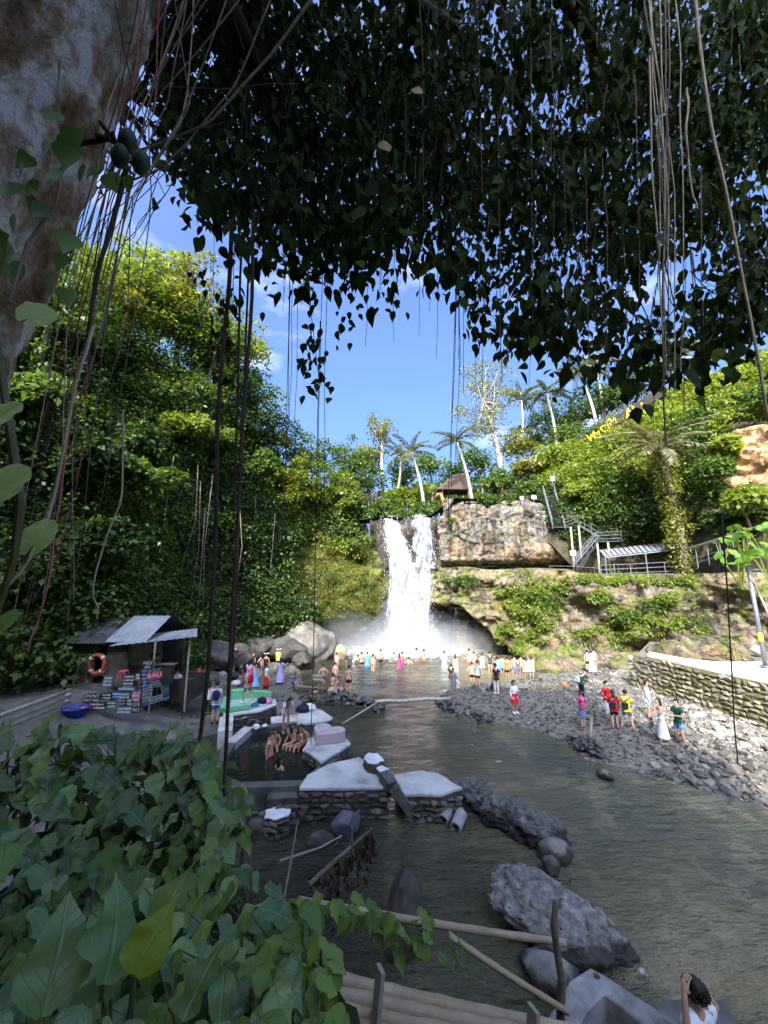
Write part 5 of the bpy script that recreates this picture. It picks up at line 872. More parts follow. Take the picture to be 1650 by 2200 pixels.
for x_, y_ in ((-1.7, -1.2), (1.7, -1.2), (1.7, 1.2), (-1.7, 1.2)): MB().tube([p + Vector((x_, y_, -1.2)), p + Vector((x_, y_, 1.1))], .08, 6).build('post', m_wood, root)
MB().box(p + Vector((0, 0, -.35)), (4, 2.8, .2)).build('floor', M_plain('red_boards', (.14, .05, .03)), root)
mb = MB(); a = at(955, 1092, 44); mb.tube([a, a + Vector((-.15, 0, 1.1)), a + Vector((-.5, 0, 1.75)), a + Vector((-.85, 0, 1.7)), a + Vector((-.9, 0, 1.3))], [.22, .18, .15, .13, .1], 8); o = mb.build('umbul_pole', M_plain('orange_cloth', (.55, .2, .06)), None, a, True); tag(o, 'curved orange cloth-wrapped post at the lip of the falls', 'post')
pf = [at(768, 1086, 47), at(822, 1086, 47), at(822, 1080, 51), at(768, 1080, 51)]; root = thing('lookout_platform', 'wooden lookout platform jutting over the cliff left of the falls', 'platform', pf[0] - Vector((0, 0, .5)))
MB().prism([(q.x, q.y) for q in pf], pf[0].z - .3, pf[0].z).build('deck', m_darkwood, root)
for j in range(6): q = pf[0].lerp(pf[1], j / 5); MB().tube([q, q + Vector((0, 0, 1.0))], .04, 5).build('post', m_wood, root)
for h_ in (.5, 1.): MB().tube([pf[0] + Vector((0, 0, h_)), pf[1] + Vector((0, 0, h_))], .035, 5).build('rail', m_wood, root)
MB().bar(pf[0].lerp(pf[1], .5) + Vector((0, .3, -.3)), pf[0].lerp(pf[1], .5) + Vector((0, 1, -2.2)), .2).build('brace', m_darkwood, root)
railing('walkway_railing', 'dark walkway railing climbing the hill crest', [at(1238, 962, 44.5), at(1330, 898, 41.5), at(1420, 842, 38.5)], 1.3, 3, 9, .05, m_darksteel, 40)
a = [at(1238, 964, 44.4), at(1330, 901, 41.4), at(1425, 842, 38.3)]; mb = MB()
for i in range(2): mb.bar(a[i], a[i + 1], .5, 1.0)
o = mb.build('walkway_deck', m_darkwood, None, a[0]); tag(o, 'dark raised walkway deck along the hill crest', 'walkway')
b = at(1492, 770, 37); root = thing('upper_deck', 'grey upper deck with posts half hidden behind the hanging leaves', 'deck', b); MB().box(b + Vector((0, 1, 0)), (3.2, 2.4, .25)).build('floor', m_steel, root)
for x_ in (-1.3, -.4, .5, 1.4): MB().tube([b + Vector((x_, 0, -2.5)), b + Vector((x_, 0, 1.1))], .07, 6).build('post', m_steel, root)
for h_ in (.5, 1.): MB().tube([b + Vector((-1.5, -.1, h_)), b + Vector((1.6, -.1, h_))], .04, 5).build('rail', m_steel, root)
def text_mesh(s, size, ext=.0, align='CENTER'):
    cu = bpy.data.curves.new('txt', 'FONT'); cu.body = s; cu.size = size; cu.extrude = ext; cu.align_x = align; cu.align_y = 'CENTER'; cu.resolution_u = 2
    ob = bpy.data.objects.new('txt', cu); col.objects.link(ob); dg = bpy.context.evaluated_depsgraph_get(); me = bpy.data.meshes.new_from_object(ob.evaluated_get(dg)); bpy.data.objects.remove(ob); bpy.data.curves.remove(cu); return me
m_yel = M_plain('yellow_letters', (.55, .38, .03), .6, .2)
root = thing('hillside_letters', 'row of big yellow letters standing in the scrub below the walkway', 'sign', at(1320, 915, 40))
for ch_, px_, py_, Yd, sz in (('A', 1352, 889, 38.6, 1.5), ('L', 1367, 884, 38.2, 1.6), ('I', 1382, 878, 37.9, 1.7), ('C', 1297, 922, 40, 1.2), ('I', 1306, 914, 39.8, 1.3), ('M', 1316, 907, 39.5, 1.2), ('W', 1272, 941, 40.6, 1.1), ('M', 1282, 934, 40.4, 1.1)):
    me = text_mesh(ch_, sz, .06); me.materials.append(m_yel); inst('letter', me, root, at(px_, py_, Yd - (1.6 if ch_ in 'AL' or sz > 1.4 else .25)), (R(90), -.18, 0))
# ================================================================== hut
hut = thing('hut', 'small dark vendor hut with corrugated roof at the cliff foot', 'hut', (-13, 20, 1.6))
hx0, hx1, hxm, hy0, hy1, zf, ze, zr = -14.9, -11.2, -12.35, 19.5, 22.6, 2.15, 4.25, 5.15
MB().box(((hx0 + hx1) / 2, (hy0 + hy1) / 2, 1.25), (hx1 - hx0 + .5, hy1 - hy0 + .5, 1.8)).build('floor', m_brick, hut)
def wallbox(x0, x1, y0, y1, z0, z1, mat, nm='wall'): return MB().box(((x0 + x1) / 2, (y0 + y1) / 2, (z0 + z1) / 2), (x1 - x0, y1 - y0, z1 - z0)).build(nm, mat, hut)
wallbox(hx0, hx0 + .15, hy0, hy1, zf, ze, m_brick); wallbox(hx0 + .15, hx1, hy1 - .15, hy1, zf, ze, m_brick)
wallbox(hx0 + .15, -14.0, hy0, hy0 + .15, zf, ze, m_plaster); wallbox(-13.35, hxm, hy0, hy0 + .15, zf, ze, m_plaster); wallbox(-14.0, -13.35, hy0, hy0 + .15, 4.0, ze, m_plaster); wallbox(hxm - .12, hxm, hy0 + .15, hy1 - .15, zf, ze, m_plaster)
wallbox(-14.04, -13.97, hy0 - .03, hy0 + .1, zf, 4.02, m_wood, 'door_frame'); wallbox(-13.38, -13.31, hy0 - .03, hy0 + .1, zf, 4.02, m_wood, 'door_frame')
for k in range(11):
    for j in range(7):
        if (k + j) % 2 == 0: MB().box((hx0 - .01, hy0 + .25 + k * .27, zf + .12 + j * .28), (.06, .24, .12)).build('brick', m_brick, hut)
def corrugated(name, a, b, c, d, n_, mat, parent, amp=.025):
    a, b, c, d = map(Vector, (a, b, c, d)); V = []; m_ = n_ * 4; nn = (b - a).cross(d - a).normalized()
    for i in range(m_ + 1):
        f_ = i / m_; o_ = nn * amp * math.sin(i * math.pi / 2)
        for g_ in (0, .5, 1): V.append(tuple(a.lerp(b, f_).lerp(d.lerp(c, f_), g_) + o_))
    V = np.array(V); o = fobj(name, np.r_[V, V - np.array(nn) * .012], np.r_[grid_faces(m_ + 1, 3), grid_faces(m_ + 1, 3)[:, ::-1] + len(V)], mat, parent, smooth=True); return o
m_tin = M_surf('tin_dark', [(.3, (.03, .03, .03)), (.6, (.08, .08, .08)), (.8, (.14, .14, .13))], 1.5, .65, .2, 20, spec=.4)
m_tinpale = M_surf('tin_pale', [(.3, (.2, .22, .24)), (.7, (.34, .36, .38))], 1.2, .45, .1, 20, spec=.5)
ym = (hy0 + hy1) / 2
corrugated('roof', (hx0 - .3, hy0 - .5, ze - .12), (-13.2, hy0 - .5, ze - .12), (-13.2, ym, zr), (hx0 - .3, ym, zr), 11, m_tin, hut)
corrugated('roof', (-13.25, hy0 - .5, ze - .06), (-11.3, hy0 - .5, ze - .06), (-11.3, ym, zr + .08), (-13.25, ym, zr + .08), 12, m_tinpale, hut)
corrugated('roof', (hx0 - .3, ym, zr), (hx1 + .2, ym, zr), (hx1 + .2, hy1 + .4, ze - .12), (hx0 - .3, hy1 + .4, ze - .12), 16, m_tin, hut)
corrugated('canopy', (-12.6, hy0 - 1.2, 4.1), (-9.3, hy0 + .4, 4.32), (-10.2, hy0 + 2.3, 4.5), (-12.4, hy0 + 1.0, 4.34), 14, m_tinpale, hut, .02)
MB().add([(hx0, hy0, ze - .003), (hx0, hy1, ze - .003), (hx0, ym, zr - .05), (hx0 + .1, hy0, ze - .003), (hx0 + .1, hy1, ze - .003), (hx0 + .1, ym, zr - .05)], [(0, 1, 2), (3, 5, 4), (0, 3, 4, 1), (1, 4, 5, 2), (2, 5, 3, 0)]).build('gable', m_darkwood, hut)
for x_, y_ in ((-10.9, hy0 - .35), (-9.7, hy0 + .55)): MB().tube([(x_, y_, .8), (x_, y_, 4.3)], .05, 6).build('post', m_woodpale, hut)
wallbox(-12.3, -10.2, hy0 + .2, hy0 + .55, 3.0, 3.06, m_wood, 'counter'); wallbox(-12.25, -10.3, hy0 + .25, hy0 + .5, zf, 2.99, m_darkwood, 'counter_front')
wallbox(-12.3, -9.6, hy0 + .9, hy0 + 2.6, 1.2, zf, m_brick, 'floor')
m_red = M_plain('buoy_red', (.5, .09, .05), .5)
p = at(208, 1427, 19.36); lb = thing('lifebuoy', 'red ring lifebuoy with white bands on the hut wall', 'lifebuoy', p)
mb = MB(); mb.tube([p + Vector((math.cos(a) * .37, 0, math.sin(a) * .42)) for a in np.linspace(0, 2 * math.pi, 33)], .1, 8, False); mb.build('ring', m_red, lb, smooth=True)
for q in range(4):
    a = q * math.pi / 2 + .8; d = Vector((math.cos(a) * .37, 0, math.sin(a) * .42)); tn = Vector((-math.sin(a), 0, math.cos(a))); MB().tube([p + d - tn * .05, p + d + tn * .05], .106, 8).build('band', m_sign, lb)
MB().tube([p + Vector((-.3, .02, .4)), p + Vector((0, .02, .75)), p + Vector((.3, .02, .4))], .012, 4).build('rope', m_rope, lb); MB().tube([p + Vector((math.cos(a) * .52, -.02, math.sin(a) * .55)) for a in np.linspace(3.4, 6.2, 12)], .012, 4).build('rope', m_rope, lb)
o = MB().tube([(-14.75, hy0 - .25, 1.9), (-14.55, hy0 - .05, 3.4)], .025, 5).build('broom', m_woodpale, None, (-14.75, hy0 - .25, 1.9)); tag(o, 'broom stick leaning on the hut wall left of the lifebuoy', 'broom')
# stool, basin, pot
m_stool = M_plain('pink_plastic', (.75, .08, .25), .4, .05); p = at(264, 1462, 18.9); root = thing('stool', 'bright pink plastic stool in front of the hut', 'stool', p)
MB().box(p + Vector((0, 0, .42)), (.34, .34, .05)).build('seat', m_stool, root, bevel=.015)
for i in (-1, 1):
    for j in (-1, 1): MB().bar(p + Vector((.19 * i, .19 * j, 0)), p + Vector((.13 * i, .13 * j, .4)), .06, .03).build('leg', m_stool, root)
wallb = MB().box((-12.7, 18.8, 1.3), (2.0, .8, 1.0)).build('sign_shelf', m_darkwood, None, (-12.7, 18.8, .8)); tag(wallb, 'dark wooden shelf under the pink stool in front of the hut', 'shelf')
p = at(160, 1540, 16.6); mb = MB(); n_ = 16
for k, (r_, h_) in enumerate(((.36, 0), (.46, .34), (.49, .35), (.43, .34), (.34, .04))):
    for i in range(n_): mb.v.append((p.x + r_ * math.cos(6.2832 * i / n_), p.y + r_ * math.sin(6.2832 * i / n_), p.z + h_))
for k in range(4):
    for i in range(n_): mb.f.append((k * n_ + i, k * n_ + (i + 1) % n_, (k + 1) * n_ + (i + 1) % n_, (k + 1) * n_ + i))
mb.f.append(tuple(range(4 * n_, 5 * n_))); mb.f.append(tuple(range(n_))); o = mb.build('basin', M_plain('blue_plastic', (.02, .06, .45), .35, .05), None, p, True); tag(o, 'round blue plastic basin left of the painted signs', 'basin')
mb = MB(); p = at(300, 1474, 18.6); mb.tube([p, p + Vector((0, 0, .3))], [.2, .26], 12); o = mb.build('pot', M_plain('terracotta', (.2, .09, .06)), None, p); tag(o, 'brown clay pot among the signs below the counter', 'pot')
# signs
m_board = M_plain('sign_black', (.02, .022, .026), .6, .2); m_boardb = M_plain('sign_blue', (.03, .08, .3), .6, .15); m_boardg = M_plain('sign_green', (.03, .12, .08), .6, .15); m_boardr = M_plain('sign_red', (.4, .02, .04), .6, .15); m_boardp = M_plain('sign_rose', (.4, .12, .16), .6, .15); m_boards = M_plain('sign_slate', (.07, .11, .16), .6, .15)
m_paint = M_plain('sign_lettering', (.5, .5, .48), .7, .3)
rs = random.Random(9)
def strokes(parent, c, w_, h_, rows, rot):      # brush lettering too small to read: rows of short strokes
    mb = MB(); m_ = rot
    for r_ in range(rows):
        x = -w_ * .42
        while x < w_ * .4:
            ww = rs.uniform(.025, .07) * max(.6, w_); zz = h_ * (.5 - (r_ + .5) / rows) * .86; hh = h_ / rows * rs.uniform(.35, .62)
            mb.box(Vector(c) + m_ @ Vector((x + ww / 2, -.021, zz + rs.uniform(-.1, .1) * hh)), (ww, .006, hh), rot=m_ @ Matrix.Rotation(rs.uniform(-.3, .3), 3, 'Y')); x += ww + .02
    return mb.build('lettering', m_paint, parent)
def signboard(label, px_, py_, Yd, w_, h_, mat, text=None, rows=2, yaw=0, tiltz=0):
    p = at(px_, py_, Yd); root = thing('painted_sign', label, 'sign', p - Vector((0, 0, h_ / 2)), 'painted signs by the hut'); rot = (Matrix.Rotation(yaw, 3, 'Z') @ Matrix.Rotation(tiltz, 3, 'Y') @ Matrix.Rotation(R(-8), 3, 'X'))
    MB().box(p, (w_, .03, h_), rot=rot).build('board', mat, root)
    if text:
        ls = text.split('\n')
        for i, s in enumerate(ls):
            me = text_mesh(s, h_ / len(ls) * .9, .004); me.materials.append(m_paint); q = p + rot @ Vector((0, -.022, h_ * (.5 - (i + .5) / len(ls)) * .9)); e = (rot @ Matrix.Rotation(R(90), 3, 'X')).to_euler()
            wd_ = max(v.co.x for v in me.vertices) - min(v.co.x for v in me.vertices); inst('lettering', me, root, q, e, (min(1.3, w_ * .88 / max(.01, wd_)), 1, 1))
    else: strokes(root, p, w_, h_, rows, rot)
for a in [('black sign lettered in white, standing on the counter corner', 317, 1434, 18.9, .5, .62, m_board, 'HEY\nIM\nFINE', 3), ('red sign with white capitals at the top of the sign rack', 332, 1451, 18.8, .62, .3, m_boardr, 'BALI', 1, .5, -.12), ('small grey-blue sign hanging on the hut wall right of the door', 232, 1464, 18.7, .42, .5, m_boards, None, 3), ('black slate leaning below the pink stool, with several white lines', 276, 1465, 18.2, .5, .66, m_board, None, 4), ('long slate-grey plank sign under the leaning black slate', 272, 1480, 18.1, .75, .16, m_boards, None, 1), ('dark blue sign beside the counter front', 305, 1454, 18.7, .6, .3, m_boards, None, 2), ('small bright blue sign right of the clay pot', 308, 1468, 18.5, .3, .3, m_boardb, None, 2), ('wide black sign with white words, upper row far left', 198, 1500, 17.3, .72, .36, m_board, 'DONT\nPARTY BALI', 2), ('narrow black sign right of the wide one in the upper row', 228, 1496, 17.4, .48, .26, m_board, None, 2), ('bright blue sign in the upper row', 250, 1494, 17.5, .42, .26, m_boardb, None, 2), ('dark green sign in the upper row', 268, 1495, 17.5, .46, .28, m_boardg, None, 2), ('red-and-white sign at the left end of the bottom row', 184, 1520, 16.9, .55, .18, m_boardr, None, 1), ('black sign second from the left in the bottom row', 209, 1517, 17, .72, .3, m_board, None, 2), ('green sign in the middle of the bottom row', 236, 1514, 17.1, .58, .3, m_boardg, None, 2), ('black sign with a white shelf strip in the bottom row', 259, 1509, 17.3, .46, .3, m_board, 'TOO\nSEXY', 2), ('tilted blue sign right of the black sign in the bottom row', 275, 1508, 17.4, .36, .26, m_boards, None, 2, 0, .2), ('rose-red sign above the tall black sign', 291, 1499, 17.6, .36, .4, m_boardp, None, 2), ('tall black sign with big white capitals at the rack corner', 290, 1519, 17.2, .44, .44, m_board, 'I LOVE\nBALI', 2), ('pale sign on top of the rose-red sign', 294, 1489, 17.8, .36, .18, m_boards, None, 1), ('pale turquoise sign lying behind the leaves, bottom row', 267, 1526, 16.7, .6, .28, m_boards, None, 2), ('small dark sign on the rocks right of the hut', 366, 1411, 24.5, .6, .6, m_board, 'EAT\nSLEEP', 2)]: signboard(*a)
rk = thing('sign_rack', 'tall slanting rack of white-lettered planks in front of the hut', 'sign rack', at(335, 1510, 18.5)); m_pk = [M_plain('plank_%s' % nm, c, .7, .15) for nm, c in (('white', (.6, .62, .62)), ('pale', (.5, .54, .55)), ('cream', (.6, .58, .4)), ('blue', (.2, .3, .55)), ('mint', (.4, .58, .5)))]
for s_ in (0, .5, 1): a, b = at(300 + 72 * s_, 1440 - 12 * s_, 18.2 + 2.6 * s_), at(300 + 72 * s_, 1520 - 20 * s_, 18.2 + 2.6 * s_); MB().bar(a + Vector((0, .08, 0)), b + Vector((0, .08, 0)), .09, .05).build('upright', m_darkwood, rk)
for r_ in range(9):
    cuts = sorted([0, 1] + [rs.uniform(.25, .42), rs.uniform(.6, .75)])
    for j in range(3):
        if rs.random() < .1: continue
        f0_, f1_ = cuts[j] + .015, cuts[j + 1] - .015
        def rp(f_): return at(300 + 74 * f_, 1446 + r_ * 8.6 - (12 + r_ * .9) * f_ + rs.uniform(-1, 1), 18.2 + 2.6 * f_)
        a, b = rp(f0_), rp(f1_); d = b - a; rot = d.to_track_quat('X', 'Z').to_matrix(); mt = rs.choice(m_pk)
        o = MB().box((a + b) / 2, (d.length, .025, .13), rot=rot).build('plank', mt, rk)
        mb = MB(); x = -d.length * .44
        while x < d.length * .42: ww = rs.uniform(.03, .08); mb.box((a + b) / 2 + rot @ Vector((x, -.015, rs.uniform(-.012, .012))), (ww, .006, .065), rot=rot); x += ww + .028
        mb.build('lettering', m_board, o)
# bamboo rail by the hut, left edge
for k, (a, b) in enumerate([((-20, 1545), (152, 1482)), ((-20, 1560), (150, 1496)), ((-20, 1575), (148, 1508))]):
    pa, pb_ = at(*a, 12.5), at(*b, 16.5); o = MB().tube([pa, pa.lerp(pb_, .5), pb_], .07, 7).build('bamboo_pole', m_woodpale, None, pa, True); tag(o, ['top', 'middle', 'bottom'][k] + ' pole of the rough bamboo rail left of the basin', 'pole')
p = at(146, 1496, 16.5); o = MB().box(p, (.14, .1, .55)).build('white_post', m_white, None, p - Vector((0, 0, .3))); tag(o, 'white-painted post end of the bamboo rail by the hut', 'post')
# bags and clothes
def bundle(label, px_, py_, z_, s_, c1, seed, cat='bag', name='bag'):
    p = on(px_, py_, z_); V, F = rock_arrays(seed, 3, .25, 1.6, 3); V = V * np.array([s_, s_ * .8, s_ * .75]) * .5 + np.array([p.x, p.y, z_ + s_ * .28]); o = fobj(name, V, F, M_plain('cloth_%d' % seed, c1, .85, .3), None, p, True); tag(o, label, cat); return o
bundle('black backpack on the green platform', 563, 1513, 1.3, .5, (.015, .015, .02), 401); bundle('pink and white bundle beside the black backpack on the platform', 575, 1512, 1.3, .42, (.6, .25, .42), 402, 'clothes', 'clothes'); bundle('blue bag left of the black backpack', 547, 1520, 1.3, .34, (.05, .1, .25), 403)
bundle('navy bag on the small concrete terrace', 651, 1530, 1.12, .6, (.015, .018, .04), 404); bundle('white towel heap on the small concrete terrace', 665, 1527, 1.12, .5, (.7, .72, .75), 405, 'towel', 'towel'); bundle('white and black bundle on the heart plinth', 685, 1577, 1.05, .45, (.6, .62, .65), 406, 'bag')
bundle('white plastic bag on the pool rim, left one', 550, 1566, .98, .28, (.75, .76, .78), 407); bundle('white plastic bag on the pool rim, right one', 569, 1563, .98, .22, (.75, .76, .78), 408); bundle('dark bag pile on the left bank behind the white-bag row', 500, 1460, .4, .7, (.03, .03, .04), 409); bundle('white and black bag on the left bank', 507, 1473, .4, .55, (.5, .5, .52), 410); bundle('grey backpack by the water on the left bank', 478, 1455, .4, .6, (.25, .26, .28), 411); bundle('coral bag lying on the far sunlit gravel', 1212, 1474, .45, .4, (.5, .14, .08), 412)
for k, (px_, py_) in enumerate([(928, 1407), (997, 1408)]):
    p = on(px_, py_, 0); mb = bmesh.new(); bmesh.ops.create_icosphere(mb, subdivisions=2, radius=.24); me = bpy.data.meshes.new('beach_ball'); mb.to_mesh(me); mb.free(); me.materials.append(M_plain('ball_%d' % k, [(.6, .45, .3), (.65, .2, .12)][k])); o = inst('beach_ball', me, None, (p.x, p.y, .12)); tag(o, ['tan ball floating in the plunge pool', 'orange ball floating in the plunge pool, right of the falls'][k], 'ball')
# ================================================================== people
SK = [M_surf('skin_%d' % k, [(.3, tuple(x * .9 for x in c)), (.7, c)], 8, .55, .05, 60, coord='Object', spec=.35) for k, c in enumerate([(.56, .33, .23), (.46, .26, .17), (.3, .165, .1)])]
HAIRC = {'dark': M_plain('hair_dark', (.018, .013, .01), .5, .3), 'brown': M_plain('hair_brown', (.06, .032, .018), .5, .3)}
J0 = dict(pel=(0, 0, .93), sp=(0, 0, 1.1), ch=(0, .01, 1.28), nk=(0, .01, 1.43), h0=(0, -.01, 1.52), h1=(0, -.02, 1.6), h2=(0, -.005, 1.67), nose=(0, -.115, 1.58),
          shL=(.16, .01, 1.37), elL=(.22, .03, 1.1), wrL=(.22, -.04, .87), haL=(.21, -.07, .76), hipL=(.085, 0, .88), knL=(.1, -.02, .49), anL=(.1, .03, .08), toL=(.115, -.13, .035))
RAD = dict(pel=(.15, .105), sp=(.125, .09), ch=(.15, .1), nk=(.055, .055), h0=(.066, .075), h1=(.078, .095), h2=(.06, .075), nose=(.014, .016), sh=(.058, .055), el=(.042, .042), wr=(.03, .03), ha=(.036, .022), hip=(.088, .09), kn=(.056, .058), an=(.038, .04), to=(.04, .03))
ED = [('pel', 'sp'), ('sp', 'ch'), ('ch', 'nk'), ('nk', 'h0'), ('h0', 'h1'), ('h1', 'h2'), ('h1', 'nose')] + [e for s in 'LR' for e in (('ch', 'sh' + s), ('sh' + s, 'el' + s), ('el' + s, 'wr' + s), ('wr' + s, 'ha' + s), ('pel', 'hip' + s), ('hip' + s, 'kn' + s), ('kn' + s, 'an' + s), ('an' + s, 'to' + s))]
def base_joints():
    J = dict(J0)
    for k in list(J):
        if k.endswith('L') and k[:-1] in ('sh', 'el', 'wr', 'ha', 'hip', 'kn', 'an', 'to'): x, y, z = J[k]; J[k[:-1] + 'R'] = (-x, y, z)
    return {k: Vector(v) for k, v in J.items()}
def pose(name):
    J = base_joints()
    def st(**k):
        for a, v in k.items(): J[a] = Vector(v)
    upper = ['sp', 'ch', 'nk', 'h0', 'h1', 'h2', 'nose', 'shL', 'shR', 'elL', 'elR', 'wrL', 'wrR', 'haL', 'haR']
    if name == 'hips': st(elL=(.36, .08, 1.14), wrL=(.2, -.04, .98), haL=(.14, -.1, .96), elR=(-.36, .08, 1.14), wrR=(-.2, -.04, .98), haR=(-.14, -.1, .96))
    if name == 'up': st(elL=(.32, -.03, 1.5), wrL=(.18, .0, 1.68), haL=(.1, .04, 1.66), elR=(-.32, -.03, 1.5), wrR=(-.18, .0, 1.68), haR=(-.1, .04, 1.66))
    if name == 'photo': st(elL=(.22, -.1, 1.14), wrL=(.12, -.3, 1.3), haL=(.06, -.36, 1.36), elR=(-.22, -.1, 1.14), wrR=(-.12, -.3, 1.3), haR=(-.06, -.36, 1.36), nk=(0, -.01, 1.43), h1=(0, -.05, 1.59), nose=(0, -.14, 1.55))
    if name == 'onearm': st(elL=(.2, -.08, 1.12), wrL=(.1, -.25, 1.2), haL=(.02, -.3, 1.22))
    if name == 'walk': st(knL=(.09, -.18, .5), anL=(.1, -.2, .1), toL=(.11, -.35, .05), knR=(-.09, .08, .5), anR=(-.1, .32, .14), toR=(-.11, .2, .04), elL=(.22, .12, 1.12), wrL=(.22, .1, .9), haL=(.22, .08, .8), elR=(-.22, -.05, 1.1), wrR=(-.2, -.25, .95), haR=(-.19, -.3, .88))
    if name == 'stride': st(knL=(.16, -.1, .5), anL=(.26, -.08, .09), toL=(.3, -.22, .04), knR=(-.14, .02, .5), anR=(-.2, .1, .08), toR=(-.23, -.05, .04), elL=(.26, -.12, 1.14), wrL=(.14, -.32, 1.16), haL=(.08, -.38, 1.18), elR=(-.25, -.1, 1.12), wrR=(-.1, -.32, 1.12), haR=(-.04, -.38, 1.14))
    if name in ('sit', 'sitlean'):
        for k in upper + ['pel', 'hipL', 'hipR']: J[k] = J[k] + Vector((0, 0, -.47))
        st(knL=(.11, -.42, .47), anL=(.1, -.46, .06), toL=(.11, -.6, .03), knR=(-.11, -.42, .47), anR=(-.1, -.44, .06), toR=(-.11, -.58, .03), elL=(.25, -.1, .66), wrL=(.16, -.3, .56), haL=(.12, -.36, .54), elR=(-.25, -.1, .66), wrR=(-.16, -.3, .56), haR=(-.12, -.36, .54))
        if name == 'sitlean':
            for k, d in zip(('ch', 'nk', 'h0', 'h1', 'h2', 'nose', 'shL', 'shR'), (.06, .13, .18, .22, .22, .24, .1, .1)): J[k] = J[k] + Vector((0, -d, -d * .25))
    if name == 'crouch':
        for k in upper + ['pel', 'hipL', 'hipR']: J[k] = J[k] + Vector((0, .1, -.62))
        st(knL=(.15, -.3, .5), anL=(.11, 0, .08), knR=(-.15, -.3, .5), anR=(-.11, 0, .08), elL=(.22, -.25, .6), wrL=(.12, -.42, .5), haL=(.08, -.48, .46), elR=(-.22, -.25, .6), wrR=(-.12, -.42, .5), haR=(-.08, -.48, .46))
        for k, d in zip(('sp', 'ch', 'nk', 'h0', 'h1', 'h2', 'nose', 'shL', 'shR'), (.08, .2, .3, .36, .4, .42, .46, .26, .26)): J[k] = J[k] + Vector((0, -d, -d * .3))
    if name == 'bend':
        for k, d in zip(('sp', 'ch', 'nk', 'h0', 'h1', 'h2', 'nose', 'shL', 'shR'), (.06, .18, .3, .37, .44, .48, .5, .25, .25)): J[k] = J[k] + Vector((0, -d, -d * .4))
        st(elL=(.2, -.36, 1.02), wrL=(.14, -.5, .85), haL=(.1, -.55, .78), elR=(-.2, -.36, 1.02), wrR=(-.14, -.5, .85), haR=(-.1, -.55, .78))
    return J
def skin_mesh(J, edges, infl=0., rad=RAD, root='pel', sub=1, rmul=1.):
    nm = []; [nm.append(k) for e in edges for k in e if k not in nm]; me = bpy.data.meshes.new('body'); me.from_pydata([J[k][:] for k in nm], [(nm.index(a), nm.index(b)) for a, b in edges], [])
    ob = bpy.data.objects.new('tmp', me); col.objects.link(ob); ob.modifiers.new('s', 'SKIN'); sv = me.skin_vertices[0].data
    for i, k in enumerate(nm):
        key = k if k in rad else k[:-1]; r_ = rad[key]; sv[i].radius = (r_[0] * rmul + infl, r_[1] * rmul + infl); sv[i].use_root = (k == root)
    ss = ob.modifiers.new('u', 'SUBSURF'); ss.levels = sub; ss.render_levels = sub
    dg = bpy.context.evaluated_depsgraph_get(); m2 = bpy.data.meshes.new_from_object(ob.evaluated_get(dg)); bpy.data.objects.remove(ob); bpy.data.meshes.remove(me)
    m2.polygons.foreach_set('use_smooth', [True] * len(m2.polygons)); m2.materials.clear(); m2.materials.append(SK[0]); return m2
def mid(J, a, b, f): return J[a].lerp(J[b], f)
PC = {}
